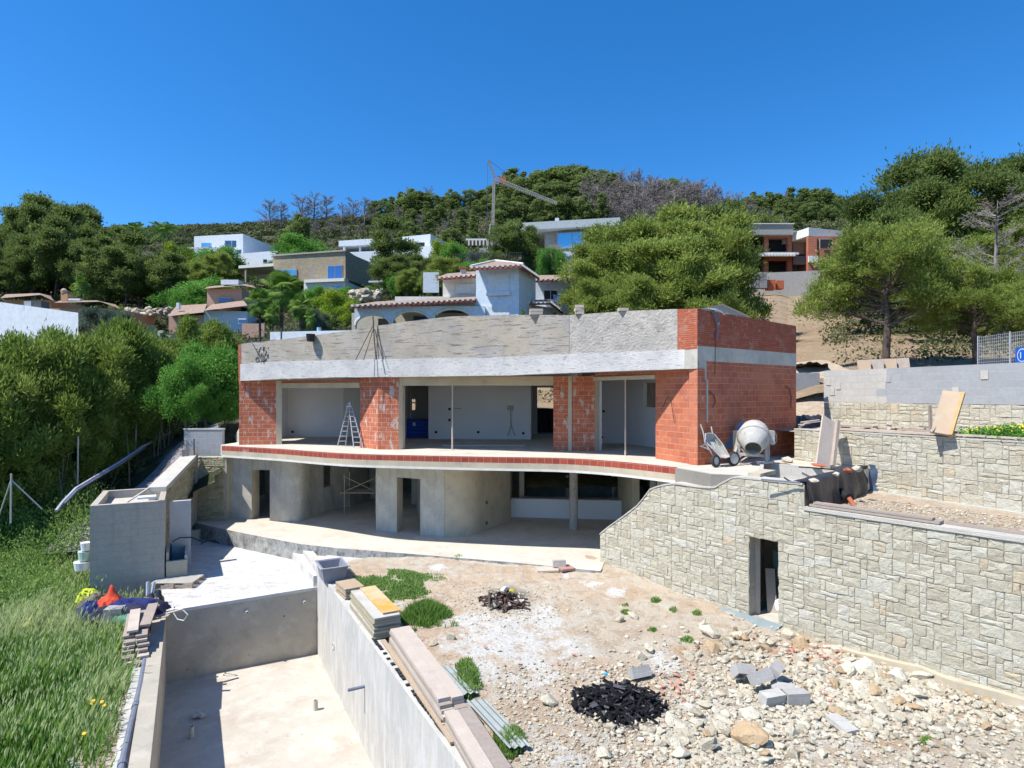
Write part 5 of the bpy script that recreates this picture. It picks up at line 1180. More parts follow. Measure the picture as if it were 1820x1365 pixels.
# membrane draped on the end face of the raised bed
m0 = SP+SDn*(s_of(1428)+.02); m1 = Q0+QDn*2.35+QN*.1
rows = []
NW = 60
for i in range(NW):
    t = i/(NW-1); base = m0.lerp(m1, t); nrm = Vector((m1.y-m0.y, -(m1.x-m0.x), 0)).normalized()
    r = []
    for j in range(10):
        k = j/9; w = .05*math.sin(t*38+2*noise.noise(Vector((t*4, k, 0)))*3)*(.3+k)+.04*noise.noise(Vector((t*12, k*3, 2)))
        z = .08-.78*k+.05*noise.noise(Vector((t*6, 0, 3)))*(1-k)
        p = base+nrm*(.05+w+.10*k); r.append((p.x, p.y, z))
    p = base-nrm*.25; rows.append([(p.x, p.y, .07+.04*noise.noise(Vector((t*6, 1, 3))))]+r)
mm = thing('draped_membrane', 'black membrane draped over the end of the raised terrace above the gravel bed', 'membrane', tuple(m0)[:2]+(-.7,))
MB().grid(rows).build('sheet', m_blacksheet, mm, smooth=True)
e_ = m1; rows = [[tuple(e_+Vector((.10*k+.06*math.sin(q*1.1+k), -.10-.05*k, .12-.085*q-.02*k))) for k in range(5)] for q in range(9)]
MB().grid(rows).build('torn_edge', PLAIN('blue_black_sheet', (.06, .09, .15), .5), mm, smooth=True)
MB().wall([m0[:2], m1[:2]], .2, -1.2, .0).build('backing', m_mortar, mm)
pc = W(1497, 878, 14.9)
op = thing('orange_pipe', 'orange drain pipe with black collar coming out of the draped membrane', 'pipe', pc)
MB().tube([pc+Vector((.02, -.25, -.05)), pc+Vector((.12, -.45, -.32))], .055, 12).build('pipe', m_orangepipe, op)
MB().tube([pc+Vector((-.03, .2, .06)), pc+Vector((.02, -.26, -.06))], .12, 14).build('collar', m_black, op)
# bits lying on the edge
for (u, v, z, sz_, m, nm, lab) in ((1400, 822, 0, (.22, .14, .11), m_rock, 'stone', 'pale rock on the terrace edge next to the cement mixer'), (1455, 829, .12, (.45, .09, .05), m_orangepipe, 'roof_tile', 'thin red tile lying on the basin edge by the leaning plank'), (1507, 840, .12, (.15, .12, .08), m_orangepipe, 'brick_piece', 'orange brick piece on the membrane edge'), (1524, 838, .12, (.16, .12, .10), m_rock, 'stone', 'small pale stone beside the orange brick piece'), (1487, 846, .12, (.16, .10, .07), m_rock, 'stone', 'flat pale stone on the membrane edge left of the orange brick piece'), (1372, 823, 0, (.09, .09, .09), m_cream, 'stone', 'small pinkish lump at the foot of the cement mixer'), (1448, 857, .1, (.15, .10, .06), m_rock, 'stone', 'dark edged stone holding down the membrane near the stone wall')):
    p = G(u, v, z); p.z = z+sz_[2]*.6; single(MB().rock(p, sz_, int(u), 1, .2, col=.75), nm, m, lab, nm.replace('_', ' '))
single(MB().tube([W(1420, 830, 16.6), W(1440, 831, 16.2), W(1475, 834, 15.9), W(1497, 837, 15.7), W(1512, 842, 15.5)], .018, 6), 'black_cable', m_black, 'black cable lying along the basin edge', 'cable')
single(MB().bar(G(1340, 845, .06), G(1368, 838, .06), .30, .10), 'concrete_plank', m_conc_y, 'brown concrete offcut lying on the terrace above the stone wall', 'offcut')
single(MB().tube([G(1353, 852, .06), G(1422, 858, .06)], .02, 6), 'steel_bar', m_greypipe, 'thin grey bar lying along the stone wall top', 'bar')
single(MB().tube([W(1394, 849, 13.9), W(1400, 853, 13.8), W(1408, 857, 13.7), W(1425, 859, 13.6)], .02, 6), 'black_strip', m_black, 'black strip curling up at the stone wall top', 'strip')
# leaning boards
def leaning(name, a, b, w, th, mat, label, up=(0, -1, .2)):
    t = thing(name, label, 'board', a); MB().bar(a, b, w, th, up).build('board_face', mat, t); return t
a = W(1462, 832, 16.15); b = W(1473, 745, 17.1); single(MB().bar(a, b, .46, .045, (.3, -1, .2)), 'leaning_board', m_woodlight, 'tall grey board leaning against the near end of the second stone wall', 'board')
single(MB().bar(a+Vector((.28, .18, 0)), b+Vector((.22, .1, -.12)), .10, .30, (.3, -1, .2)), 'leaning_board', m_wood, 'dark edged board leaning behind the tall grey board', 'board')
def onw2(s, off, z): p = Q0+QDn*s-QN*off; return Vector((p.x, p.y, z))
def s2(u): r = (u-CX)/F; t = (r*Q0.y-Q0.x)/(QD.x+r); return t*QD.length
dr = thing('formwork_door', 'big tan formwork panel leaning on the block wall above the terrace', 'panel', W(1670, 778, 14.8))
q = [W(1654, 770, 14.9), W(1689, 776, 14.6), W(1712, 700, 15.6), W(1676, 696, 16.0)]; nn_ = (q[1]-q[0]).cross(q[3]-q[0]).normalized()*-.05
MB().add(q+[p-nn_ for p in q], [(0, 1, 2, 3), (7, 6, 5, 4), (3, 7, 4, 0), (2, 6, 7, 3)]) 
mb = MB(); mb.add(q+[p-nn_ for p in q], [(0, 1, 2, 3), (7, 6, 5, 4), (0, 4, 5, 1), (1, 5, 6, 2), (2, 6, 7, 3), (3, 7, 4, 0)]); mb.build('panel_face', m_ply, dr)
MB().bar(q[1]-nn_*.5, q[2]-nn_*.5, .08, .08).build('edge_rail', m_ply_y if False else PLAIN('tan_rail', (.50, .32, .15), .8), dr); MB().bar(q[3]+Vector((0,-.01,.0)), q[2]+Vector((0,-.01,.0)), .10, .06).build('edge_rail', m_woodlight, dr)
single(MB().bar(W(1655, 768, 14.8), W(1669, 748, 15.2), .07, .03), 'short_board', m_wood, 'short dark batten leaning on the formwork panel', 'board')
single(MB().bar(W(1654, 764, 16.2), W(1652, 720, 16.2), .07, .05), 'post', m_wood, 'thin dark post standing left of the formwork panel', 'post')
# planks on wall two
pls = [(1483, 1595, 775, 1.05, .14, m_wood), (1480, 1560, 760, 1.16, .20, m_woodlight), (1592, 1760, 0, 1.06, .16, m_wood), (1700, 1850, 0, 1.06, .13, m_wood), (1560, 1640, 0, 1.12, .16, m_woodlight)]
lw2 = [('long weathered plank on the left of the second stone wall top', 1478, 1592, .10, 1.03, .20), ('upper weathered plank stacked on the left of the wall top', 1482, 1548, .20, 1.11, .22), ('long plank along the middle of the second stone wall top', 1552, 1752, .06, 1.03, .17), ('plank at the right end of the second stone wall top', 1725, 1860, .10, 1.03, .13), ('pale plank end below the leaning formwork panel', 1590, 1698, .22, 1.08, .16)]
for lab, u0, u1, off, z, w in lw2:
    single(MB().bar(onw2(s2(u0), off, z), onw2(s2(u1), off, z+.01), w, .045), 'wall_plank', random.choice((m_wood, m_woodlight)), lab, 'plank', group='planks on the second stone wall')
off_ = thing('timber_offcuts', 'jumbled timber offcuts on the wall top left of the formwork panel', 'offcuts', onw2(s2(1600), .4, 1.0))
for k in range(22):
    u = random.uniform(1485, 1655); a = onw2(s2(u), random.uniform(.25, .8), 1.04+random.uniform(0, .12)); MB().bar(a, a+Vector((jit(.35), jit(.35), jit(.06))), random.uniform(.06, .18), .03).build('offcut', random.choice((m_wood, m_woodlight, m_ply)), off_)
off2 = thing('timber_offcuts', 'small crossed timber offcuts at the left end of the second stone wall', 'offcuts', onw2(.2, .2, 1.0))
for k in range(5):
    a = onw2(.1+jit(.1), .2+jit(.15), 1.0+.04*k); MB().bar(a, a+Vector((.35+jit(.2), jit(.3), .08)), .08, .03).build('offcut', random.choice((m_wood, m_woodlight)), off2)
p = onw2(s2(1650), .3, 1.05); single(MB().tube([p, p+Vector((.32, .05, 0))], .10, 10), 'white_roll', m_whitep, 'short white roll lying among the timber offcuts', 'roll')
# planks on the lower stone wall
single(MB().bar(SP+SDn*s_of(1436)+Nin*.16+Vector((0, 0, -.43)), SP+SDn*s_of(1668)+Nin*.18+Vector((0, 0, -.43)), .26, .05), 'wall_plank', m_wood, 'long grey plank lying on the coping of the lower stone wall', 'plank')
single(MB().bar(SP+SDn*s_of(1444)+Nin*.12+Vector((0, 0, -.375)), SP+SDn*s_of(1655)+Nin*.14+Vector((0, 0, -.375)), .17, .04), 'wall_plank', m_wood, 'upper grey plank on the coping of the lower stone wall', 'plank')
single(MB().bar(SP+SDn*s_of(1672)+Nin*.30+Vector((0, 0, -.44)), SP+SDn*13.5+Nin*.30+Vector((0, 0, -.44)), .08, .05), 'wall_plank', m_wood, 'thin dark batten behind the coping at the far right', 'batten')
# black sheet at the back of the side wall
rows = [[(9.9+.42*i*.1+0, 22.6+.2*math.sin(i*.9+k*.6), 1.32-.12*k*(.7+.3*math.sin(i*.8))+.03*i*.2) for i in range(24)] for k in range(10)]
rows = [[W(1412+i*2.7, 738+k*5+1.2*math.sin(i*.7+k*.9)+1.0*math.sin(i*1.9+k*.3), 21.9-.28*k+.05*math.sin(i*1.7+k*.8)) for i in range(22)] for k in range(9)]
single(MB().grid(rows), 'black_sheet', m_blacksheet, 'crumpled black sheet on the bank between the brick corner and the stone wall', 'sheet', smooth=True)
rows = [[W(1412+i*4, 645+k*2.4+2.0*math.sin(i*.6)+1.5*math.sin(i*1.7+k), 27+.3*k) for i in range(16)] for k in range(6)]
single(MB().grid(rows), 'shade_net', SURF('brown_net', (.10, .07, .05), (.05, .035, .025), 4, coordk='Object', bumps=((12, .4),)), 'dark brown netting crumpled on the earth bank behind the pale block pillar', 'net', smooth=True)
sp_ = thing('site_screen', 'long brown board screen behind the pine trunk on the block wall', 'screen', W(1570, 655, 26))
for k in range(4): 
    u0 = 1524+k*23; q = [W(u0, 640-k*1, 26.8), W(u0+22.5, 639-k, 26.6), W(u0+25, 660-k, 26.4), W(u0+3, 661-k, 26.6)]; mb = MB(); mb.add(q+[p+Vector((0, .06, 0)) for p in q], [(3, 2, 1, 0), (4, 5, 6, 7), (0, 1, 5, 4), (1, 2, 6, 5), (3, 0, 4, 7)]); mb.build('board', m_wood if k % 2 else m_ply, sp_)
# mesh fence with site sign
fn = thing('mesh_fence', 'wire mesh site fence above the block wall at the right edge', 'fence', W(1760, 640, 18.5))
mb = MB(); fa, fb = (W(1738, 650, 19.2), W(1862, 648, 16.4)); H = zv(612, 18)-zv(648, 18)+.25; fa.z = fb.z = 2.86
for i in range(34): p = fa.lerp(fb, i/33); mb.tube([p, p+Vector((0, 0, .95))], .006, 4, cap=False)
for j in range(10): z = Vector((0, 0, .05+j*.10)); mb.tube([fa+z, fb+z], .006, 4, cap=False)
mb.build('wire_mesh', m_alu, fn)
for t in (0, .5, 1): p = fa.lerp(fb, t); MB().tube([p, p+Vector((0, 0, 1.0))], .02, 6).build('post', m_alu, fn)
sg = thing('site_sign', 'blue site sign with white ring and red strip hanging on the mesh fence', 'sign', W(1830, 640, 17.2))
s0 = fa.lerp(fb, .59); dS = (fb-fa).normalized(); nS = Vector((dS.y, -dS.x, 0)); s0 = s0+nS*.03
def sgq(x0, x1, z0, z1, off): a = s0+dS*x0+nS*off; b = s0+dS*x1+nS*off; return MB().wall([a[:2], b[:2]], .008, 2.86+z0, 2.86+z1)
sgq(0, .62, .04, .50, 0).build('panel', PLAIN('sign_blue', (.01, .12, .55), .5), sg)
sgq(0, .62, -.04, .038, .001).build('red_strip', PLAIN('sign_red', (.7, .05, .03), .5), sg)
cc_ = s0+dS*.27+nS*.004+Vector((0, 0, .27)); mb = MB(); Np = 28
for k in range(Np):
    a0, a1 = 2*math.pi*k/Np, 2*math.pi*(k+1)/Np; f = lambda a, r: cc_+dS*(r*math.cos(a))+Vector((0, 0, r*math.sin(a)))
    mb.add([f(a0, .19), f(a1, .19), f(a1, .165), f(a0, .165)], [(0, 1, 2, 3)])
mb.build('ring', m_whitep, sg)
mb = MB()
f = lambda x, z: cc_+dS*x+Vector((0, 0, z))+nS*.001
mb.add([f(-.07, -.09), f(-.035, -.09), f(-.035, .09), f(-.07, .09)], [(0, 1, 2, 3)]); mb.build('letter_bar', m_whitep, sg)
mb = MB()
for k in range(9): f = lambda x, z: s0+dS*x+nS*.006+Vector((0, 0, z)); mb.add([f(.03+k*.035, -.02), f(.05+k*.035, -.02), f(.05+k*.035, .02), f(.03+k*.035, .02)], [(0, 1, 2, 3)])
mb.build('small_lettering', m_whitep, sg)
# fence posts and white pipe by the left hedge
ln = [W(150, 897, 21), W(108, 900, 20.6), W(130, 870, 22), W(165, 848, 24), W(215, 818, 26), W(255, 790, 28), W(288, 772, 30), W(330, 752, 33), W(424, 735, 36)]
ln = [Vector((p.x, p.y, hill(p.x, p.y)+.15)) for p in ln[2:]]
ln = [W(100, 908, 20.6), W(112, 892, 21.0), W(135, 868, 21.8), W(170, 847, 23.2), W(215, 820, 25), W(255, 793, 27), W(290, 775, 29), W(340, 752, 31), W(424, 734, 33.5)]
hb2 = thing('hillside_pipe', 'long pale pipe running down the slope under the hedge', 'pipe', ln[0])
MB().tube(ln, [.05]*6+[.035]*3, 8).build('pipe', PLAIN('pale_lilac_pipe', (.45, .46, .55), .5), hb2)
MB().tube([p+Vector((.12, -.1, -.05)) for p in ln[1:6]], .035, 8).build('pipe', m_greypipe, hb2)
for k, (u, v0, v1, Y) in enumerate(((19, 930, 842, 20), (138, 862, 776, 23.5), (241, 808, 747, 27), (320, 770, 748, 31))):
    a = W(u, v0, Y); b = W(u+1, v1, Y); t_ = thing('fence_post', ['thin grey fence post with two struts at the far left', 'thin pale fence post under the hedge left of the pipe bend', 'thin pale fence post halfway up the slope under the hedge', 'short fence post near the top of the slope by the house'][k], 'post', a, 'fence posts along the hedge')
    MB().tube([a, b], .028, 7).build('post', m_alu, t_)
    if k == 0:
        MB().tube([b+Vector((0, 0, -.2)), W(75, 905, 20.3)], .022, 6).build('strut', m_alu, t_); MB().tube([b+Vector((0, 0, -.2)), W(-2, 918, 20.3)], .022, 6).build('strut', m_alu, t_)
rows = [[(lambda p: (p.x, p.y, p.z+.10+.05*noise.noise(Vector((p.x*3, p.y*3, 0)))))(Vector((x, y, hill(x, y)))) for x in np.linspace(-16.2+(y-22)*.2, -13.9+(y-22)*.28, 16)] for y in np.linspace(21, 31, 40)]
struct(MB().grid(rows), 'gravel_path', SURF('bluish_gravel', (.30, .29, .33), (.14, .10, .07), .9, layers=(((.42, .42, .47), 14, .5, .62, .8), ((.08, .06, .05), 6, .55, .66, .7)), bumps=((20, .4),), coordk='Object'), smooth=True)
# ---------------------------------------------------------------- garden things
def gz_(u, v):                                     # point on the garden ground seen at a pixel
    p = G(u, v, -3.25)
    for _ in range(4): p = G(u, v, garden_z(p.x, p.y))
    return p
p = gz_(985, 1014)
tb_ = thing('upturned_tiles', 'two reddish flat tiles lying by the lower terrace edge', 'tiles', p)
Mt = Matrix.Translation(p) @ Matrix.Rotation(.1, 4, 'Z')
MB().box(None, (.62, .42, .05), M=Mt @ Matrix.Translation((-.2, .02, .04)) @ Matrix.Rotation(.04, 4, 'X')).build('tile', m_cream, tb_)
MB().box(None, (.42, .5, .06), M=Mt @ Matrix.Translation((.33, .02, .07)) @ Matrix.Rotation(.25, 4, 'Z')).build('tile', PLAIN('dusty_red_tile', (.42, .25, .21), .8), tb_)
def cblock(loc, rz, tilt, mat, name, lab, s=(.40, .20, .20), group=None):
    t = thing(name, lab, 'concrete block', loc, group); Mb = Matrix.Translation(loc) @ Matrix.Rotation(rz, 4, 'Z') @ Matrix.Rotation(tilt[0], 4, 'X') @ Matrix.Rotation(tilt[1], 4, 'Y')
    L, Wd, H = s; w = .03; mb = MB()
    for y in (-Wd/2+w/2, Wd/2-w/2): mb.box(None, (L, w, H), M=Mb @ Matrix.Translation((0, y, 0)))
    for x in (-L/2+w/2, 0, L/2-w/2): mb.box(None, (w, Wd-2*w-.002, H), M=Mb @ Matrix.Translation((x, 0, 0)))
    mb.box(None, (L-.004, Wd-.004, .02), M=Mb @ Matrix.Translation((0, 0, H/2-.012)))
    mb.build('block_shell', mat, t); return t
cblock(p+Vector((.15, .1, .19)), .1, (R(90), 0), m_coping, 'hollow_block', 'single hollow block standing on the reddish tiles', (.38, .20, .16))
BG = 'blocks dumped on the rubble'
for k, (u, v, z, rz, tl, lab) in enumerate(((1322, 1207, .22, .5, (R(-50), R(20)), 'tilted grey block at the left of the dumped blocks'), (1352, 1225, .30, .35, (R(-35), R(-5)), 'topmost grey block leaning on the others'), (1378, 1212, .30, .9, (R(-60), 0), 'grey block standing on edge at the back of the dumped blocks'), (1392, 1232, .12, -.3, (R(-80), 0), 'dark shaded grey block at the right of the dumped blocks'), (1415, 1243, .12, .1, (0, 0), 'flat pale grey block at the right front of the dumped blocks'), (1372, 1243, .10, .3, (R(10), 0), 'pale broken block at the front of the dumped blocks'), (1136, 1196, .10, .4, (R(60), 0), 'small grey block lying alone near the charred heap'))):
    q = gz_(u, v+8); cblock(q+Vector((0, 0, z)), rz, tl, m_blockg if k != 5 else m_blockp, 'hollow_block', lab, group=BG)
q = gz_(1494, 1295); single(MB().bar(q+Vector((-.05, .2, .10)), q+Vector((.08, -.22, .05)), .24, .08), 'concrete_slab_piece', m_blockp, 'rectangular slab piece lying in the rubble near the front', 'slab')
def pile(name, lab, cat, u, v, rx, ry, n, kinds, seed, hgt=.25):
    rg = random.Random(seed); c = gz_(u, v); t = thing(name, lab, cat, c)
    mbs_ = {}
    for k in range(n):
        a = rg.uniform(0, 6.3); r = math.sqrt(rg.random()); x, y = c.x+rx*r*math.cos(a), c.y+ry*r*math.sin(a); z = garden_z(x, y)+hgt*(1-r)*rg.uniform(.3, 1)
        nm, m, L, w, th, cr = kinds[rg.randrange(len(kinds))]; L = L*rg.uniform(.4, 1); d = Vector((rg.uniform(-1, 1), rg.uniform(-1, 1), rg.uniform(-.25, .35))).normalized()*L/2
        mb = mbs_.setdefault((nm, m.name), (MB(), m))[0]
        mb.bar(Vector((x, y, z+.03))-d, Vector((x, y, z+.03))+d, w*rg.uniform(.6, 1.2), th*rg.uniform(.6, 1.3), (rg.uniform(-1, 1), rg.uniform(-1, 1), 1), col=rg.choice(cr))
    for (nm, _), (mb, m) in mbs_.items(): mb.build(nm, m, t)
    return t
pile('charred_wood_heap', 'large heap of black charred timber on the dirt', 'burnt wood', 1100, 1250, .80, .60, 300, [('charred_timber', m_char, .40, .045, .03, (0, .1, .3, .6, .2)), ('charred_timber', m_char, .22, .07, .02, (0, .2, .9, 1))], 4, .26)
mb = MB(); q = gz_(1100, 1252)
for k in range(900):
    a = random.uniform(0, 6.3); r = random.gauss(0, .5); x, y = q.x+1.0*r*math.cos(a), q.y+.85*r*math.sin(a); mb.rock((x, y, garden_z(x, y)+.005), (.025, .02, .012), k % 9, 1, .3, col=random.choice((0, .3, .6, .9)))
single(mb, 'charcoal_crumbs', m_char, 'black charcoal crumbs scattered round the charred heap', 'charcoal', kind='stuff')
pile('burnt_rubbish_heap', 'small heap of half burnt sticks and rubbish in the middle of the garden', 'burnt rubbish', 895, 1072, .62, .45, 90, [('burnt_stick', m_rust, .60, .035, .03, (0,)), ('burnt_stick', m_bark, .7, .05, .04, (0,)), ('ash_scrap', m_coping, .22, .14, .02, (0,)), ('charred_timber', m_char, .3, .06, .04, (0, .5))], 9, .25)
q = gz_(898, 1062); single(MB().rock(q+Vector((0, 0, .24)), (.16, .12, .07), 3, 2, .5), 'white_scrap', m_whitep, 'white crumpled scrap on top of the small burnt heap', 'scrap')
q = gz_(906, 1064); single(MB().rock(q+Vector((.05, 0, .20)), (.12, .10, .06), 8, 2, .5), 'yellow_scrap', PLAIN('mustard_plastic', (.45, .36, .04), .6), 'mustard yellow plastic scrap on the small burnt heap', 'scrap')
q = gz_(1076, 1218); single(MB().rock(q+Vector((0, 0, .22)), (.05, .05, .04), 8, 1, .5), 'blue_scrap', PLAIN('light_blue_plastic', (.1, .45, .7), .5), 'small light blue scrap on top of the charred heap', 'scrap')
# ---------------------------------------------------------------- rubble
PROTO = []
for k in range(10):
    PROTO.append(MB().rock((0, 0, 0), (.15, (.12, .10, .13)[k % 3], (.09, .07, .11, .05)[k % 4]), 100+k, 3 if k < 4 else 2, .45))
def rock_mesh(k, t):
    key = (k, round(t*8)); 
    if key in RM: return RM[key]
    mb = PROTO[k]; mb.c = [min(1, max(0, key[1]/8))]*len(mb.v); me_o = mb.build('rock', m_rock, origin=(0, 0, 0)); me = me_o.data
    bpy.data.objects.remove(me_o); RM[key] = me; return me
RM = {}
rg = random.Random(42)
zones = [  # column, row, spread u, spread v, count, size range, label zone
 (1300,1150,95,30,60,(.07,.22),'pale limestone rock in the rubble below the cellar doorway'),
 (1470,1180,80,32,55,(.08,.26),'pale limestone rock at the foot of the stone wall'),
 (1590,1215,95,30,55,(.07,.24),'cream rock below the right part of the stone wall'),
 (1700,1290,110,50,60,(.05,.15),'small pale rock at the lower right corner'),
 (1270,1310,110,40,75,(.06,.22),'pale rock in the front rubble right of the charred heap'),
 (1480,1330,120,40,35,(.05,.14),'pale rock on the dirt at the bottom right'),
 (1000,1200,60,40,16,(.06,.15),'scattered pale rock left of the charred heap'),
 (930,1260,60,60,14,(.06,.20),'scattered pale rock between plank stack and charred heap'),
 (1130,1090,120,40,14,(.05,.12),'lone pale rock on the bare dirt in the garden middle')]
cnt = 0
for (u0, v0, su, sv, n, (s0_, s1_), lab) in zones:
    for _ in range(n):
        if cnt >= 295: break
        u, v = rg.gauss(u0, su*.6), rg.gauss(v0, sv*.6)
        q = gz_(u, v)
        dd = (q.x-2.66)*.78+(q.y-18.3)*.625
        if dd > -.15 or q.y < 7.5 or (q.x-PR.x)*PB[0]+(q.y-PR.y)*PB[1] < 1.0: continue
        if (q.x-gb[1].x)**2+(q.y-gb[1].y)**2 < .5 or (q.x-gb[0].x)**2+(q.y-gb[0].y)**2 < .4: continue
        s = s0_+(s1_-s0_)*rg.random()**2.2; t = rg.choice((.2, .35, .5, .6, .7, .8, .85, .95)); t = 1 if rg.random() < .08 else t
        o = bpy.data.objects.new('rock', rock_mesh(rg.randrange(10), t)); COL.objects.link(o)
        o.location = (q.x, q.y, q.z+s*.25); o.rotation_euler = (rg.uniform(-.5, .5), rg.uniform(-.5, .5), rg.uniform(0, 6.3)); o.scale = (s/.15, s/.15*rg.uniform(.7, 1), s/.15*rg.uniform(.6, 1.1)); cnt += 1
        tone = 'rusty brown ' if t == 1 else 'bright cream ' if t > .8 else 'pale buff ' if t > .45 else 'greyish '
        tag(o, ('fist sized ' if s < .09 else 'head sized ' if s < .14 else 'large ')+tone+lab.replace('small pale ', '').replace('scattered pale ', '').replace('lone pale ', '').replace('pale limestone ', '').replace('cream ', '').replace('pale ', ''), 'rock', 'rocks scattered on the garden ground')
BIG = [(1262,1128,.24,.6,'long pale slab rock lying across the rubble below the cellar doorway'),(1152,1156,.15,.7,None),(1537,1192,.26,.85,'big white rock beneath the middle of the stone wall'),(1505,1180,.23,.8,'pointed pale rock left of the big white rock'),(1595,1210,.28,.85,'broad flat white rock beneath the right part of the stone wall'),(1640,1208,.22,.7,'grey rock just right of the broad flat white rock'),(1552,1236,.19,1,'rounded orange brown boulder left of its pair'),(1625,1262,.17,1,'orange brown boulder in the middle of the rubble'),(1490,1270,.15,1,'rounded orange brown boulder near the slab piece'),(1598,1250,.15,1,'small rusty brown boulder beside the big orange ones'),(1330,1322,.32,.95,'big white flat rock at the bottom of the picture'),(1290,1305,.18,.75,'angular pale rock above the big white flat rock'),(1138,1170,.14,.8,None),(1500,1183,.14,1,'brown rock in the brick rubble by the wall foot'),(1430,1140,.12,1,None),(1560,1200,.12,.2,None),(1235,1270,.14,.3,None),(1190,1285,.16,.7,None),(1255,1258,.15,.6,None),(1210,1345,.2,.8,None),(975,1250,.17,.6,None),(908,1312,.15,.6,None),(800,1135,.14,.5,None),(770,1145,.10,.5,None),(740,1135,.10,.5,None),(715,1130,.10,.5,None),(1100,1105,.13,.5,None),(1125,1098,.16,.5,None),(1780,1180,.30,.85,'large pink and white rock at the right picture edge'),(1810,1210,.25,.8,'pale rock at the extreme right edge below the large pink one')]
for i, (u, v, s, t, lab) in enumerate(BIG):
    q = gz_(u, v); o = bpy.data.objects.new('boulder', rock_mesh(i % 10, t)); COL.objects.link(o); o.location = (q.x, q.y, q.z+s*.3); o.rotation_euler = (rg.uniform(-.3, .3), rg.uniform(-.3, .3), rg.uniform(0, 6.3)); o.scale = (s*1.15/.15, s*1.0/.15, s*1.0/.15)
    tag(o, lab or ('rusty ' if t > .95 else 'cream ' if t > .55 else 'greyish ')+('large ' if s >= .17 else 'medium ' if s > .13 else 'small ')+'boulder '+('at the front edge of the grass tuft' if v < 1150 and u < 820 else 'beside the near weeds of the plank stack' if u < 920 else 'left of the charred heap' if u < 1000 else 'near the middle weed tuft' if v < 1110 else 'at the top of the rubble left of the doorway' if v < 1165 and u < 1300 else 'below the charred heap, right side' if u < 1240 else 'just right of the charred heap' if u < 1300 else 'by the red brick fragments below the doorway' if v < 1160 else 'beside the big white rock'), 'boulder', 'boulders on the garden ground')
# countless small stones as one object
mb = MB()
def sprinkle(n, fu, size, cols):
    for _ in range(n):
        u, v = fu(); q = gz_(u, v)
        if (q.x-2.66)*.78+(q.y-18.3)*.625 > -.05 or q.y < 5 or (q.x-PR.x)*PB[0]+(q.y-PR.y)*PB[1] < .5: continue
        s = size[0]+(size[1]-size[0])*rg.random()**2; pm = PROTO_S[rg.randrange(8)]; rz = rg.uniform(0, 6.3); c, sn = math.cos(rz), math.sin(rz)
        mb.add([(q.x+s*(c*x-sn*y), q.y+s*(sn*x+c*y), q.z+s*(.3+z)) for x, y, z in pm[0]], pm[1], col=rg.choice(cols))
PROTO_S = []
for k in range(8):
    b = MB().rock((0, 0, 0), (1, .75, .55), 300+k, 1, .3); PROTO_S.append((b.v, b.f))
pale = (.3, .45, .6, .7, .8, .9, .95)
sprinkle(3800, lambda: (rg.gauss(1500, 190), rg.gauss(1205, 45)), (.02, .085), pale)
sprinkle(3800, lambda: (rg.uniform(1050, 1900), rg.uniform(1180, 1400)), (.015, .07), pale)
sprinkle(1500, lambda: (rg.gauss(1280, 80), rg.gauss(1320, 40)), (.02, .09), pale)
sprinkle(1300, lambda: (rg.gauss(1560, 170), rg.gauss(1240, 50)), (.05, .13), pale)
sprinkle(6500, lambda: (rg.uniform(700, 1600), rg.uniform(1010, 1365)), (.006, .030), pale+(.1, .2, 1))
sprinkle(900, lambda: (rg.gauss(900, 70), rg.gauss(1075, 18)), (.015, .05), pale)
sprinkle(1200, lambda: (rg.uniform(880, 1100), rg.uniform(1180, 1365)), (.015, .06), pale+(.1, 1))
single(mb, 'limestone_rubble', m_rock, 'countless small pale limestone pieces strewn over the garden ground', 'rubble', kind='stuff')
mb = MB()
for (u0, v0, su, sv, n) in ((1450,1160,45,10,50),(1500,1178,30,8,35),(1210,1225,22,12,26),(1475,1172,40,8,20),(1010,1190,60,20,5),(1450,1230,40,12,8)):
    for _ in range(n):
        q = gz_(rg.gauss(u0, su), rg.gauss(v0, sv))
        if (q.x-2.66)*.78+(q.y-18.3)*.625 > -.25: continue
        mb.box((q.x, q.y, q.z+.04), (rg.uniform(.03, .11), rg.uniform(.02, .06), .015), M=Matrix.Translation((q.x, q.y, q.z+.05)) @ Matrix.Rotation(rg.uniform(0, 6), 4, 'Z') @ Matrix.Rotation(rg.uniform(-.6, .6), 4, 'X'))
single(mb, 'brick_fragments', m_brick_frag if 'm_brick_frag' in globals() else PLAIN('broken_brick', (.52, .24, .17), .9), 'red broken brick fragments strewn among the pale rubble', 'brick fragments', kind='stuff')
mb = MB()
for _ in range(2600):
    s = rg.uniform(s_of(1430), 14.2); a = SP+SDn*s+Nin*rg.uniform(.5, 3.2)
    if (a-Q0).dot(QN) < .1: continue
    pm = PROTO_S[rg.randrange(8)]; z_ = rg.uniform(.012, .04); mb.add([(a.x+z_*x, a.y+z_*y, -.62+z_*(.3+z)) for x, y, z in pm[0]], pm[1], col=rg.choice((.3, .5, .7, .9, 1)))
single(mb, 'bed_stones', m_rock, 'small pale stones lying on the gravel bed between the stone walls', 'stones', kind='stuff')
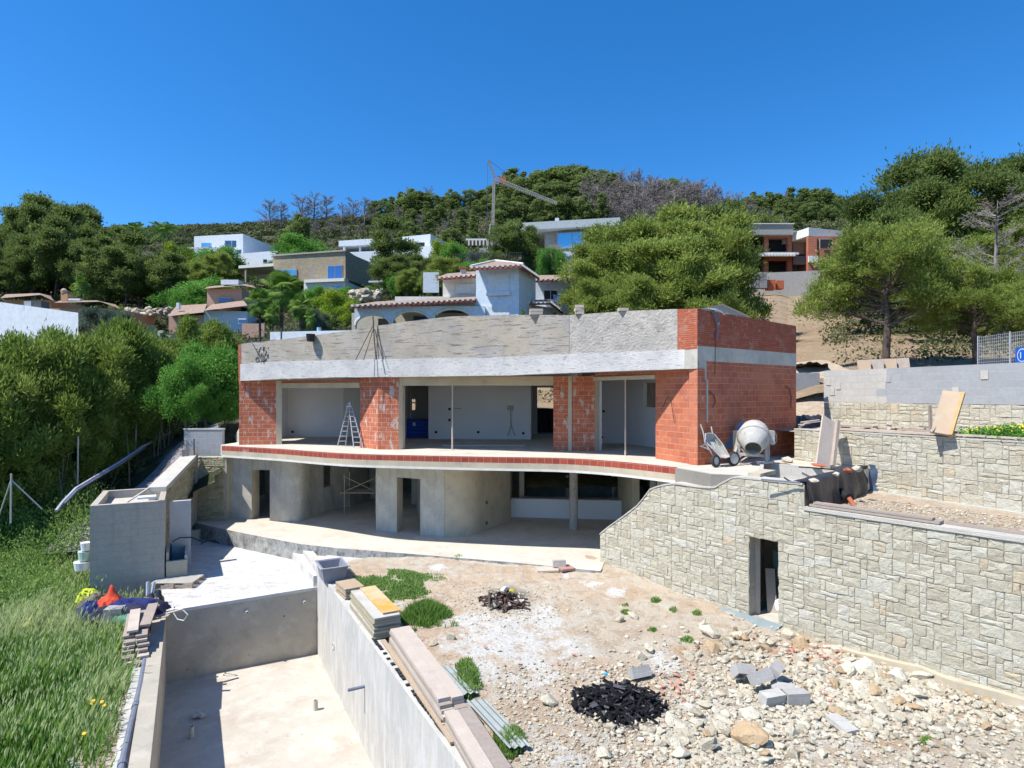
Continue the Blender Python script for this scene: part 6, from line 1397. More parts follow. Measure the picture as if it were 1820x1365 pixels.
# ---------------------------------------------------------------- foliage
def leaf_mesh(name, mat, C, N, size, tint, elong=2.0, rng=None, droop=0.0, spray=0.0):
    """C centres (n,3), N preferred normals (n,3); one diamond leaf tuft per centre"""
    n = len(C); r = rng; N0 = N/(np.linalg.norm(N, axis=1, keepdims=True)+1e-9)
    N = N+r.normal(0, .55, (n, 3)); N /= np.linalg.norm(N, axis=1, keepdims=True)+1e-9
    A = r.normal(0, 1, (n, 3)); A[:, 2] -= droop
    if spray:
        A = A*(1-spray)+spray*1.6*(N0+np.array([0, 0, .6])); A /= np.linalg.norm(A, axis=1, keepdims=True)
        N = N0*.5+r.normal(0, .6, (n, 3))+np.array([0, 0, .5]); N -= A*(N*A).sum(1, keepdims=True); N /= np.linalg.norm(N, axis=1, keepdims=True)+1e-9
    A -= N*(A*N).sum(1, keepdims=True); A /= np.linalg.norm(A, axis=1, keepdims=True)+1e-9
    B = np.cross(N, A); s = (size if np.ndim(size) else np.full(n, size))*r.uniform(.6, 1.3, n)
    s = s[:, None]
    V = np.stack([C-A*s*elong*.5, C+B*s*.5+N*s*.15, C+A*s*elong*.5, C-B*s*.5+N*s*.15], 1).reshape(-1, 3)
    me = bpy.data.meshes.new(name); me.vertices.add(4*n); me.vertices.foreach_set('co', V.ravel().astype(np.float32))
    me.loops.add(4*n); me.loops.foreach_set('vertex_index', np.arange(4*n, dtype=np.int32)); me.polygons.add(n)
    me.polygons.foreach_set('loop_start', np.arange(0, 4*n, 4, dtype=np.int32)); me.polygons.foreach_set('loop_total', np.full(n, 4, dtype=np.int32))
    me.materials.append(mat); at = me.attributes.new('tint', 'FLOAT', 'POINT'); at.data.foreach_set('value', np.repeat(np.clip(tint, 0, 1), 4).astype(np.float32)); me.update(calc_edges=True); me.validate(); return me
def clump_leaves(r, clumps, per, shell=.55, scat=0.0):
    """clumps: (x,y,z,rx,ry,rz,tint)"""
    C, N, T = [], [], []
    for (x, y, z, rx, ry, rz, t) in clumps:
        n = max(6, int(per*(rx*ry+rx*rz+ry*rz)/3)); d = r.normal(0, 1, (n, 3)); d /= np.linalg.norm(d, axis=1, keepdims=True)
        rad = shell+(1-shell)*r.random(n)**.5; rad *= 1+.18*np.sin(d[:, 0]*7+x*3)*np.sin(d[:, 2]*6+y*5)+.12*r.normal(0, 1, n)
        C.append(np.stack([x+d[:, 0]*rad*rx, y+d[:, 1]*rad*ry, z+d[:, 2]*rad*rz], 1)); N.append(d+np.array([0, 0, .25])); T.append(t+.14*r.normal(0, 1, n)+0*n)
    C, N, T = np.concatenate(C), np.concatenate(N), np.concatenate(T)
    if scat:
        m = r.random(len(C)) < .42; C[m] += r.normal(0, scat, (m.sum(), 3))
    return C, N, T
def obj_of(name, me, parent): o = bpy.data.objects.new(name, me); COL.objects.link(o); o.parent = parent; ORG[o.name] = ORG[parent.name]; return o
def tree_proto(name, seed, H, Rc, mat, bark, z0=.35, nb=38, leaf=.16, per=160, crad=(.16, .30), shape='round', elong=2.4, flat=.75, trunk_r=.16, lean=.1, limbs=12, shell=.4, tvar=.22, spray=.0, lobes=0):
    """tree of height H standing at the origin, crown radius Rc"""
    rn = random.Random(seed); r = np.random.default_rng(seed)
    root = thing(name, None, None, (0, 0, 0)); root.name = name
    cl = []; tops = []
    if lobes:
        for L in range(lobes):
            h = z0+.10+(.80-z0)*(L+.3)/lobes+rn.uniform(-.05, .05); a = L*2.399+rn.uniform(-.6, .6); rr = Rc*rn.uniform(.38, .78)*(1.05-.75*max(0, (h-z0)/(1-z0)-.35)); lr = Rc*rn.uniform(.26, .46)*(1.1-.35*(h-z0)/(1-z0)); lx, ly, lz = rr*math.cos(a)+lean*H*h*.3, rr*math.sin(a), H*h+.10*H; lt = .48+rn.uniform(-tvar, tvar)*.6
            for k in range(nb//lobes):
                d = Vector((rn.gauss(0, 1), rn.gauss(0, 1), rn.gauss(.25, .8))).normalized()*rn.uniform(.35, 1.05); cr = Rc*rn.uniform(*crad)
                cl.append((lx+d.x*lr, ly+d.y*lr, min(H*.985, lz+d.z*lr*.8), cr*rn.uniform(.9, 1.4), cr*rn.uniform(.9, 1.4), cr*flat, lt+rn.uniform(-tvar, tvar)*.6)); tops.append(cl[-1][:3])
    for k in range(0 if lobes else nb):
        h = z0+(1-z0)*(k+.5)/nb; h = min(.97, h+rn.uniform(-.03, .03)); a = k*2.399+rn.uniform(-.5, .5)
        q = (h-z0)/(1-z0)
        if shape == 'round': prof = math.sqrt(max(0, 1-(2*q-.85)**2*.86))
        elif shape == 'umbrella': prof = math.sqrt(max(0.02, 1-(q*1.0)**2.2))*(.55+.45*min(1, q*3))
        elif shape == 'cone': prof = (1-q)*.95+.12
        elif shape == 'bush': prof = math.sqrt(max(0, 1-q*q))
        elif shape == 'plume': prof = .55*(1-q)**.6+.35*math.sin(min(1, q*2.2)*1.57)*(1-q)
        rad = Rc*prof*rn.uniform(.25, .88); cr = Rc*rn.uniform(*crad)*(.75+.35*prof); z = H*h
        cl.append((rad*math.cos(a)+lean*H*h*.3, rad*math.sin(a), z-cr*.3, cr*rn.uniform(.9, 1.3), cr*rn.uniform(.9, 1.3), cr*flat, .48+rn.uniform(-tvar, tvar)))
        tops.append((cl[-1][0], cl[-1][1], cl[-1][2]))
    C, N, T = clump_leaves(r, cl, per, shell, Rc*.065 if spray > .3 else 0)
    C[:, 2] = np.maximum(C[:, 2], .05)
    obj_of('crown', leaf_mesh('crown', mat, C, N, leaf, T, elong, r, spray=spray), root)
    mb = MB(); cx = lean*.3
    mb.tube([(0, 0, -.8), (0, 0, 0), (cx*H*.3+.02*H, 0, H*.35), (cx*H*.6, .01*H, H*.6), (cx*H*.8, 0, H*.85)], [trunk_r*1.3, trunk_r, trunk_r*.75, trunk_r*.5, trunk_r*.15], 7)
    for k in range(limbs):
        t = tops[rn.randrange(len(tops))]; b = max(.10, t[2]/H-rn.uniform(.06, .26)); b0 = Vector((cx*H*b, 0, H*b)); e = Vector(t); m_ = b0.lerp(e, .5)+Vector((0, 0, -.02*H))
        mb.tube([b0, m_, e], [trunk_r*.38, trunk_r*.25, trunk_r*.07], 5, cap=False)
    mb.build('trunk', bark, root, smooth=True); return root
def dead_proto(seed, H, Rc, twig=.02, bk=1.0):
    rn = random.Random(seed); root = thing('bare_tree', None, None, (0, 0, 0)); mb = MB(); tw = MB()
    mb.tube([(0, 0, -.5), (0, 0, H*.4), (.02*H, .01*H, H*.75), (.02*H, 0, H)], [.02*H, .016*H, .009*H, .002*H], 6)
    for k in range(46):
        h = rn.uniform(.22, .95); a = rn.uniform(0, 6.3); L = Rc*(1.05-h*.55)*rn.uniform(.6, 1.1); b = Vector((.015*H*h, 0, H*h)); e = b+Vector((math.cos(a)*L, math.sin(a)*L, L*rn.uniform(.25, .9)))
        mb.tube([b, b.lerp(e, .5)+Vector((0, 0, -.03*L)), e], [.007*H*bk, .004*H*bk, .0012*H*bk], 4, cap=False)
        for q in range(11):
            s = b.lerp(e, rn.uniform(.25, 1)); d = Vector((math.cos(a)+rn.uniform(-1, 1), math.sin(a)+rn.uniform(-1, 1), rn.uniform(.1, 1.3))).normalized()*L*rn.uniform(.2, .5); p2 = s+d
            tw.tube([s, p2], [.0028*H*twig/.02, .001*H], 3, cap=False)
            for w in range(4):
                s2_ = s.lerp(p2, rn.uniform(.3, 1)); tw.tube([s2_, s2_+Vector((rn.uniform(-1, 1), rn.uniform(-1, 1), rn.uniform(0, 1)))*L*.16], [.0018*H*twig/.02, .0008*H], 3, cap=False)
    mb.build('trunk', m_barkg, root); tw.build('twigs', LEAF['dead_twigs'], root); return root
USED = {}
def place(proto, u, v, Y, h_px=None, H=None, rz=None, label=None, cat='tree', group=None, zsink=.2, onhill=True, wx=1.0, base_z=None):
    """stand a copy with its foot at column u, distance Y; h_px its top row v_top via v"""
    x = (u-CX)/F*Y; z = hill(x, Y) if base_z is None else base_z
    top = zv(v, Y); Hh = top-z; s = Hh/PH[proto.name]
    if s < .05: s = .05
    if proto.name not in USED:
        USED[proto.name] = 1; o = proto; o.location = (x, Y, z-zsink*s); o.rotation_euler = (0, 0, rz if rz is not None else 0); o.scale = (s*wx, s*wx, s)
    else: o = copy_thing(proto, (x, Y, z-zsink*s), rz if rz is not None else rgt.uniform(0, 6.3), (s*wx, s*wx, s))
    tag(o, label, cat, group)
    if not group and 'group' in o: del o['group']
    return o
rgt = random.Random(99); PH = {}
def reg(o, H): PH[o.name] = H; return o
far = [reg(tree_proto('pine_tree', 10+k, 8, (2.9, 3.3, 2.6, 3.0)[k], LEAF['far_needles'], m_bark, z0=(.16, .26, .12, .20)[k], nb=34, leaf=.20, per=330, shape=('round', 'umbrella', 'cone', 'round')[k], elong=1.8, trunk_r=.13, limbs=8, shell=.5), 8) for k in range(4)]
drk = [reg(tree_proto('pine_tree', 30+k, 9, (3.2, 3.6, 3.0)[k], LEAF['dark_needles'], m_bark, z0=(.10, .18, .12)[k], nb=60, lobes=(7, 8, 0)[k], leaf=.125, per=520, shape=('round', 'round', 'cone')[k], elong=2.6, trunk_r=.16, limbs=10, shell=.3, tvar=.34, spray=.5), 9) for k in range(3)]
mid = [reg(tree_proto('pine_tree', 50+k, 9, 4.2, LEAF['aleppo_needles'], m_bark, z0=(.20, .12)[k], nb=176, lobes=(16, 13)[k], leaf=.078, per=1000, crad=(.09, .18), shape=('round', 'round')[k], elong=3.6, trunk_r=.20, limbs=30, shell=.15, flat=.75, tvar=.26, spray=.6), 9) for k in range(2)]
ded = [reg(dead_proto(70+k, 8, (2.6, 2.1, 2.8)[k], .022, .7), 8) for k in range(3)]
mdk = [reg(tree_proto('pine_tree', 60+k, 9, 4.2, LEAF['dark_needles'], m_bark, z0=.15, nb=150, lobes=(10, 12)[k], leaf=.08, per=1100, crad=(.09, .18), elong=3.4, trunk_r=.20, limbs=30, shell=.15, flat=.8, tvar=.3, spray=.5), 9) for k in range(2)]
dn = reg(dead_proto(77, 8, 2.6, .010, .55), 8)
GR = 'pines on the hill'
def top_at(u, xs, ys): return float(np.interp(u, xs, ys))
# profile of the wooded skyline (column -> row)
SKY = ([640, 680, 730, 780, 830, 870, 905, 940, 980, 1040, 1100, 1150, 1200, 1240, 1290, 1330, 1370, 1410, 1460, 1500, 1540, 1580, 1620], [375, 352, 334, 340, 345, 322, 306, 300, 296, 300, 305, 306, 312, 320, 340, 345, 345, 340, 338, 352, 352, 345, 330])
DEADZ = ((1048, 1140, .6), (1100, 1290, .85), (575, 662, .9), (850, 880, .35))
def region(u):
    if u < 720: return 'above the white terrace villa'
    if u < 860: return 'on the ridge between the white villa and the crane'
    if u < 980: return 'on the hilltop behind the crane jib'
    if u < 1150: return 'on the ridge above the grey roofed villa'
    if u < 1330: return 'on the ridge above the big round pine'
    return 'on the skyline above the brick villa shell'
for row, (Y, dv, step) in enumerate(((232, 0, 17), (212, 12, 20), (190, 28, 23), (165, 48, 27), (140, 68, 34))):
    u = 665+row*7
    while u < 1560:
        uu = u+rgt.uniform(-7, 7); v = top_at(uu, *SKY)+dv+rgt.uniform(-9, 9)
        dead = any(a < uu < b and rgt.random() < p for a, b, p in DEADZ) or rgt.random() < .13
        if row >= 3 and (uu > 880 and uu < 1120) and Y < 150: u += step; continue
        if 1440 < uu and row >= 3: u += step; continue
        zg = hill((uu-CX)/F*Y, Y)
        if zv(v, Y)-zg > 3:
            rank = ('topmost row', 'second row', 'third row', 'lower row', 'lowest row')[row]
            if dead: place(ded[rgt.randrange(3)], uu, v+4, Y, label='bare grey brown tree '+region(uu)+', '+rank, group='bare trees on the hill')
            else: place(far[rgt.randrange(4)], uu, v, Y, label='green pine '+region(uu)+', '+rank, group=GR, wx=rgt.uniform(1.0, 1.5))
        u += step*rgt.uniform(.8, 1.2)
for i, (u, v, Y) in enumerate(((480, 352, 190), (500, 358, 192), (536, 347, 195), (558, 344, 196), (580, 346, 196), (608, 362, 200), (628, 352, 200), (648, 350, 198), (668, 366, 200), (1115, 312, 180), (1245, 316, 180), (1220, 332, 175), (1170, 326, 178), (1270, 338, 176), (590, 388, 180), (615, 400, 175), (640, 395, 172), (560, 392, 178), (1330, 352, 170), (1365, 372, 168), (1385, 380, 168), (1050, 312, 178), (1065, 322, 172), (1085, 310, 180), (1100, 325, 172), (1130, 318, 176), (1145, 330, 170), (1160, 312, 180), (1185, 318, 178), (1200, 330, 172), (1215, 318, 178), (1232, 325, 176), (1258, 330, 174), (1285, 335, 172))):
    place(ded[i % 3], u, v, Y, label='bare tree '+('standing alone on the left skyline' if u < 520 else 'with rounded crown on the skyline right of the lone pair' if u < 590 else 'in the leafless clump left of the green ridge pines' if u < 700 else ('in the back' if Y > 176 else 'in the middle' if Y > 165 else 'at the front')+' of the leafless band '+('above the grey roof end' if u < 1090 else 'over the left of the central pines' if u < 1150 else 'over the middle of the central pines' if u < 1210 else 'over the right of the central pines' if u < 1275 else 'left of the brick villa shell' if u < 1345 else 'above the brick villa shell')), group='bare trees on the skyline', zsink=.4, wx=1.25)
place(far[0], 533, 378, 150, label='dark pine standing before the bare trees on the left ridge', group=None)
for i, (u, v) in enumerate(((960, 303), (985, 298), (1035, 296), (1068, 302), (925, 312), (1010, 312), (735, 334), (752, 342), (712, 352))):
    place(far[i % 2], u, v, 205, label='taller green pine '+region(u), group='tall pines on the skyline', wx=1.5)
# left dark pine mass
LP = ([-120, -40, 0, 40, 75, 110, 140, 165, 190, 215], [430, 405, 392, 372, 352, 358, 366, 382, 402, 430])
for row, (Y, dv, step) in enumerate(((98, 0, 30), (90, 24, 34), (84, 50, 36), (79, 82, 38))):
    u = -80+row*9
    while u < (205, 255, 300, 330)[row]:
        uu = u+rgt.uniform(-7, 7); v = max(top_at(uu, *LP)+dv*.8 if uu < 215 else 430+(uu-215)*.25+dv*.5, 350)+rgt.uniform(-7, 7)
        place(drk[rgt.randrange(3)], uu, v, Y, label='dark pine of the left wood, '+('against the sky', 'second row', 'third row', 'front row')[row]+(' beyond the left edge of view' if uu < 0 else ' above the plain building' if uu < 45 else ' above the air unit' if uu < 90 else ' above the orange house chimney' if uu < 140 else ' above the right orange roof' if uu < 190 else ' above the stone bank' if uu < 240 else ' above the banana plants' if uu < 290 else ' beside the white cube villa'), group='dark pines of the left wood', wx=rgt.uniform(.9, 1.15)); u += step*rgt.uniform(.8, 1.2)
for u, v, Y, lab in ((250, 425, 76, 'big dark green pine in the left wood behind the banana plant'), (290, 455, 74, 'dark pine at the right edge of the left wood'), (222, 448, 74, 'dark drooping pine in the left wood above the stone bank'), (165, 440, 75, 'dark pine over the orange roofed house'), (700, 398, 78, 'dark pine standing between the white terrace villa and the stone villa'), (690, 455, 70, 'lower dark pine beside the stone clad villa'), (745, 452, 72, 'dark bushy pine right of the tall one'), (905, 392, 90, 'umbrella pine beside the grey roofed villa'), (945, 400, 90, 'second umbrella pine before the grey roofed villa'), (1335, 362, 96, 'dark pine left of the brick villa shell'), (1300, 372, 92, 'dark pine half behind the big round pine')):
    place(drk[rgt.randrange(3)], u, v, Y, label=lab, wx=1.15)
for u, v, Y, lab in ((790, 462, 58, 'loose pine left of the pale blue villa roof'), (770, 480, 60, 'small pine against the white villa wall'), (385, 452, 84, 'grey green pine below the white cube villa'), (355, 470, 80, 'rounded bush pine left of the villa garden'), (725, 480, 66, 'grey green shrub tree below the dark pines')):
    place(mid[0], u, v, Y, label=lab)
# big pines right of centre and on the right
bigs = [(1150, 396, 47, 1.35, 'big rounded bright green pine left of the brick villa shell'), (1232, 386, 49, 1.25, 'tall bushy pine at the back of the central clump'), (1080, 440, 45, 1.2, 'left pine of the central clump beside the blue villa'), (1272, 415, 46, .95, 'right pine of the central clump overhanging the earth bank'), (1180, 440, 42, 1.2, 'front pine of the central clump behind the parapet'), (1060, 500, 42, 1.0, 'low pine at the left foot of the central clump'), (1240, 490, 41, 1.1, 'low pine at the right foot of the central clump'), (1130, 500, 40.5, 1.1, 'low pine in the middle foot of the central clump')]
for i, (u, v, Y, w, lab) in enumerate(bigs): place(mid[i % 2], u, v, Y, label=lab, wx=w, group='pines of the central clump')
for i, (u, v, Y, w, lab) in enumerate(((1678, 272, 52, 1.0, 'tallest dark green pine on the right skyline'), (1600, 330, 50, .95, 'pine left of the tallest right one'), (1752, 322, 49, 1.0, 'pine right of the tallest one'), (1815, 290, 56, 1.0, 'tall pine at the right picture edge'), (1590, 372, 54, .9, 'mid green pine above the brick villa shell'), (1640, 380, 50, 1.1, 'pine in front of the tallest right one'), (1790, 410, 46, 1.0, 'pine below the bare tree at the right edge'), (1700, 430, 42, 1.1, 'broad pine in the middle of the right wood'), (1800, 500, 36, 1.0, 'low broad pine at the right edge above the fence'), (1730, 520, 37, 1.0, 'low pine right of the bare trunk'), (1545, 430, 44, .9, 'pine beside the brick villa terrace'), (1870, 380, 50, 1.2, 'pine cut by the right picture edge'), (1650, 500, 38, 1.0, 'low pine behind the front pine'))):
    place((mdk[i % 2] if i < 5 or i in (10, 12) else mid[i % 2]), u, v, Y, label=lab, wx=w, group='pines of the right wood')
fr = reg(tree_proto('front_pine', 81, 9, 4.6, LEAF['aleppo_needles'], m_bark, z0=.24, nb=230, lobes=15, leaf=.055, per=1250, crad=(.06, .12), shape='round', elong=4.5, trunk_r=.26, limbs=36, shell=.1, flat=.75, tvar=.28, lean=0, spray=.65), 9)
place(fr, 1573, 395, 28.5, label='large airy pine with visible trunk behind the block wall', wx=1.0)
place(fr, 1735, 475, 27.5, rz=2.2, label='second airy pine merging with the first at the right', wx=1.05)
place(fr, 1850, 520, 26.5, rz=4, label='airy pine cut by the right picture edge behind the mesh fence', wx=1.1)
place(dn, 1768, 350, 37, label='tall bare silvery tree among the right hand pines'); place(dn, 1740, 610, 30, label='low bare grey shrub tree behind the block wall'); place(dn, 1808, 560, 33, label='small bare tree near the site fence')
# hedge of feathery trees on the left
hg = [reg(tree_proto('hedge_tree', 90+k, 6.5, 2.0, LEAF['hedge_needles'], m_barkl, z0=.24, nb=80, leaf=.045, per=2200, crad=(.13, .26), shape=('plume', 'round', 'round')[k], elong=4.5, trunk_r=.06, limbs=20, shell=.1, flat=1.3, tvar=.26, spray=.7), 6.5) for k in range(3)]
for i, (u, v, Y) in enumerate(((-60, 600, 21), (15, 588, 22), (85, 580, 23), (140, 592, 24), (205, 562, 25.5), (255, 592, 27), (330, 560, 30), (385, 566, 32), (-20, 640, 20), (60, 640, 21.5), (120, 640, 22.5), (180, 650, 24), (245, 640, 25.5), (292, 600, 28), (350, 620, 31), (405, 600, 34))):
    place(hg[i % 3], u, v, Y+2.2, label='feathery hedge tree '+('beyond the left picture edge', 'tallest at the far left, back row', 'below the plain white building window', 'right of the white building corner', 'tallest, in the middle of the hedge top', 'behind the banana plants', 'below the pink house', 'behind the glossy bush at the brick house', 'front row at the very left edge', 'front row behind the strutted fence post', 'front row above the bend of the pale pipe', 'front row behind the block hut', 'front row over the middle of the slope', 'left of the glossy bush', 'right above the gravel path', 'just left of the parapet end')[i], cat='hedge tree', group='feathery hedge trees along the slope', wx=1.0)
bb = [reg(tree_proto('leafy_bush', 110+k, 3, 2.0, LEAF[('broad_leaves', 'lemon_leaves', 'grey_leaves')[k]], m_barkl, z0=.05, nb=90, lobes=10, leaf=.06, per=1000, crad=(.12, .26), shape='bush', elong=2.2, trunk_r=.05, limbs=10, shell=.25, flat=1.0, tvar=.28, spray=.35), 3) for k in range(3)]
def bush(k, u, v, Y, lab, wx=1., base=None): return place(bb[k], u, v, Y, label=lab, cat='bush', wx=wx, base_z=base, zsink=.05)
for u, v, Y, w in ((365, 622, 27, .75), (330, 640, 26, .7), (400, 640, 27.5, .75), (350, 690, 25.5, .7), (395, 700, 26.5, .7)): bush(0, u, v, Y, 'glossy bright green bush left of the brick house, '+('upper ' if v < 680 else 'lower ')+('left' if u < 360 else 'right')+' of the clump' if (u, v) != (365, 622) else 'glossy bright green bush topping the clump left of the brick house', w, base=zv(760, Y))
for k, u, v, Y, w, lab in ((2, 170, 552, 55, 1.3, 'blue green shrub beside the plain grey white wall'), (2, 205, 556, 54, 1.1, 'blue green shrub right of its twin by the plain wall'), (0, 365, 500, 70, 1.5, 'green shrubs on the slope above the pink house'), (0, 330, 520, 68, 1.3, 'green shrub left of the pink house'), (1, 205, 548, 60, .6, 'yellow green shrub by the orange house') , (1, 590, 520, 56, 1.1, 'bright lemon green tree right of the palms'), (1, 620, 540, 52, 1.0, 'lemon green tree left of the arched villa'), (1, 572, 556, 50, .9, 'lemon green shrub below the palm fronds'), (1, 645, 562, 47, .7, 'lemon green shrub at the villa arch'), (0, 560, 512, 70, 1.2, 'dark green shrub under the stone villa terrace'), (0, 612, 512, 72, 1.2, 'dark green shrub right of the stone villa steps'), (0, 660, 512, 70, 1., 'green shrub beside the rock bank'), (0, 540, 428, 112, 1.5, 'dark leafy tree behind the stone villa'), (0, 520, 448, 108, 1.2, 'lower leafy tree behind the stone villa'), (1, 335, 462, 96, 1.1, 'yellow shrub below the white pergola villa'), (1, 312, 438, 110, .8, 'yellow green tree at the left of the pergola'), (0, 395, 448, 100, 1.3, 'dark shrub before the white cube villa'), (1, 718, 432, 84, .8, 'yellow palm like shrub left of the crane') if False else (1, 785, 432, 100, .8, 'yellow green shrub left of the crane foot'), (0, 805, 438, 98, .9, 'green shrub beside the yellow green one'), (2, 848, 452, 92, .9, 'grey green shrub at the crane foot'), (0, 850, 470, 76, 1.6, 'long hedge shrub above the tower of the pale blue villa, left part'), (0, 890, 474, 76, 1.5, 'long hedge shrub above the tower of the pale blue villa, right part'), (0, 780, 492, 70, 1.3, 'green shrub on the slope left of the villa roof'), (0, 752, 500, 66, 1.2, 'green shrub above the arched porch roof'), (0, 715, 492, 68, 1.1, 'green shrub on the rock bank')):
    bush(k, u, v, Y, lab, w)
for u, lab in ((968, 'left one of two round green garden trees before the grey villa'), (992, 'right one of two round green garden trees before the grey villa')):
    place(bb[0], u, 443, 68, label=lab, cat='tree', wx=.5, base_z=zv(500, 68))
bush(2, 556, 552, 42, 'grey round clipped shrub beside the palm trunks', .7, base=zv(600, 42)); bush(2, 575, 560, 43, 'second grey clipped shrub right of the palms', .6, base=zv(600, 43))
# palms
def palm_proto(seed, H, nf, Lf, fan=False, trunk=.14):
    rn = random.Random(seed); root = thing('palm_tree', None, None, (0, 0, 0))
    mb = MB().tube([(0, 0, -.5), (0, 0, H*.3), (.03, 0, H*.8), (.03, 0, H)], [trunk*1.3, trunk, trunk*.9, trunk*1.2], 8); mb.build('trunk', m_bark, root)
    V = []; 
    for k in range(nf):
        a = k*2.399; el = rn.uniform(-1.0, 1.45); L = Lf*rn.uniform(.75, 1.1); d = Vector((math.cos(a), math.sin(a), 0)); b = Vector((.03, 0, H))
        fm = MB(); fm.col = rn.uniform(.2, .95)
        if fan:
            tip = b+d*L*.55*math.cos(el)+Vector((0, 0, L*.55*math.sin(el))); fm.tube([b, tip], .012, 3, cap=False); s = d.cross(Vector((0, 0, 1))).normalized(); fwd = (tip-b).normalized(); up = s.cross(fwd)
            for q in range(25):
                an = (q-12)/12*1.9; dirn = fwd*math.cos(an)+s*math.sin(an); e = tip+dirn*L*.55+Vector((0, 0, -.2*L)); m_ = tip+dirn*L*.28+up*.03; w = .02*L
                sd_ = dirn.cross(up).normalized()*w; fm.add([tip, m_+sd_, e, m_-sd_], [(0, 1, 2, 3)], col=min(1, max(0, fm.col+rn.uniform(-.2, .2))))
        else:
            pts = [b+d*L*t*math.cos(el*(1-t*.4))+Vector((0, 0, L*t*math.sin(el)-L*.55*t*t)) for t in np.linspace(0, 1, 9)]
            fm.tube(pts, .012, 3, cap=False); s = d.cross(Vector((0, 0, 1))).normalized()
            for i in range(1, 9):
                for sg_ in (-1, 1):
                    for h_ in (0, .5):
                        c = pts[i-1].lerp(pts[i], h_); l = L*.26*math.sin(math.pi*min(.93, (i+h_)/9)); e = c+s*sg_*l+(pts[i]-pts[i-1]).normalized()*l*.5+Vector((0, 0, -l*.35)); w = Vector((0, 0, .03*L)); fm.add([c-w*.5, c+(e-c)*.5+w, e, c+(e-c)*.5-w], [(0, 1, 2, 3)], col=min(1, max(0, fm.col+rn.uniform(-.2, .2))))
        V.append(fm)
    al = MB()
    for f in V: n = len(al.v); al.v += f.v; al.c += f.c; al.f += [tuple(i+n for i in q) for q in f.f]; al.m += f.m
    al.build('crown', LEAF['palm_leaves'], root); return root
pf_ = reg(palm_proto(5, 5, 60, 1.7, True), 6.3); pfe = reg(palm_proto(8, 6, 26, 1.5, False, .12), 6.8)
for u, v, Y, w, lab in ((500, 482, 40, 1.15, 'large fan palm rising behind the left end of the parapet'), (462, 512, 39, .95, 'fan palm at the left of the palm group'), (534, 522, 39, .85, 'shorter fan palm right of the large one'), (485, 540, 38, .8, 'low fan palm in front of the large one'), (552, 548, 37, .6, 'small palm with its trunk just behind the parapet'), (145, 492, 66, .8, 'fan palm beside the chimney of the orange house')):
    place(pf_, u, v, Y, label=lab, cat='palm tree', wx=w, base_z=zv(620, Y) if Y < 50 else None)
for u, v, Y, lab in ((238, 392, 110, 'left one of two feather palms on the left skyline'), (292, 390, 110, 'right one of two feather palms on the left skyline'), (740, 432, 104, 'small feather palm near the white terrace villa')):
    place(pfe, u, v, Y, label=lab, cat='palm tree', wx=1.25)
for u, v, Y in ((775, 556, 40), (930, 548, 40)): place(pfe, u, v, Y, label='small feather palm tip showing above the parapet '+('in the middle arch' if u < 800 else 'by the blue tower') , cat='palm tree', wx=.5, base_z=zv(600, Y))
# banana plants: broad upright leaves
def banana(seed):
    rn = random.Random(seed); root = thing('banana_plant', None, None, (0, 0, 0)); mb = MB(); MB().tube([(0, 0, -.3), (0, 0, 1.2)], [.14, .09], 8).build('stem', m_barkl, root)
    for k in range(16):
        a = k*2.4; el = rn.uniform(.5, 1.4); L = rn.uniform(1.6, 2.4); d = Vector((math.cos(a), math.sin(a), 0)); s = d.cross(Vector((0, 0, 1))); b = Vector((0, 0, .9)); r_ = []
        for i in range(8):
            t = i/7; c = b+d*L*t*math.cos(el)+Vector((0, 0, L*t*math.sin(el)-L*.35*t**3)); w = .26*math.sin(math.pi*min(.97, .08+t*.9)); r_.append([c-s*w+Vector((0, 0, w*.3)), c, c+s*w+Vector((0, 0, w*.3))])
        mb.grid(r_, col=rn.uniform(.2, .8))
    mb.build('leaves', LEAF['grey_leaves'], root, smooth=True); return root
bn = reg(banana(3), 3)
for u, v, Y, lab in ((272, 552, 38, 'banana plant with broad grey green leaves, tall left one'), (300, 566, 37, 'banana plant right of the tall one'), (258, 582, 36, 'low banana plant left of the tall one'), (290, 600, 35, 'low banana plant in front of the hedge')):
    place(bn, u, v, Y, label=lab, cat='banana plant', base_z=zv(640, Y), wx=1.1)
# scrub on the slopes (uncountable)
r = np.random.default_rng(5); C = []; 
n = 14000; u = r.uniform(-100, 1900, n); Y = np.exp(r.uniform(math.log(30), math.log(235), n)); X = (u-CX)/F*Y
keep = ~((X > -13) & (X < 11) & (Y < 33)) & ~((u > 1330) & (u < 1475) & (Y < 88)) & ~((u > 1475) & (u < 1640) & (Y < 40) & (r.random(n) < .75))
u, X, Y = u[keep], X[keep], Y[keep]; Z = hill_np(X, Y); clumps = []
for x, y, z in zip(X, Y, Z):
    s = r.uniform(.35, 1.0)*(.5+y*.008); clumps.append((x, y, z+.25*s, s*1.3, s*1.3, s*.7, r.uniform(.1, .9)))
Cc, Nn, Tt = clump_leaves(r, clumps, 42, .4)
D_ = Cc[:, 1]
me = leaf_mesh('scrub', LEAF['scrub_leaves'], Cc, Nn, .03+.0022*D_, Tt, 1.9, r); o = bpy.data.objects.new('scrub', me); COL.objects.link(o); tag(o, 'low grey green scrub covering the hillside between the villas', 'scrub', kind='stuff')
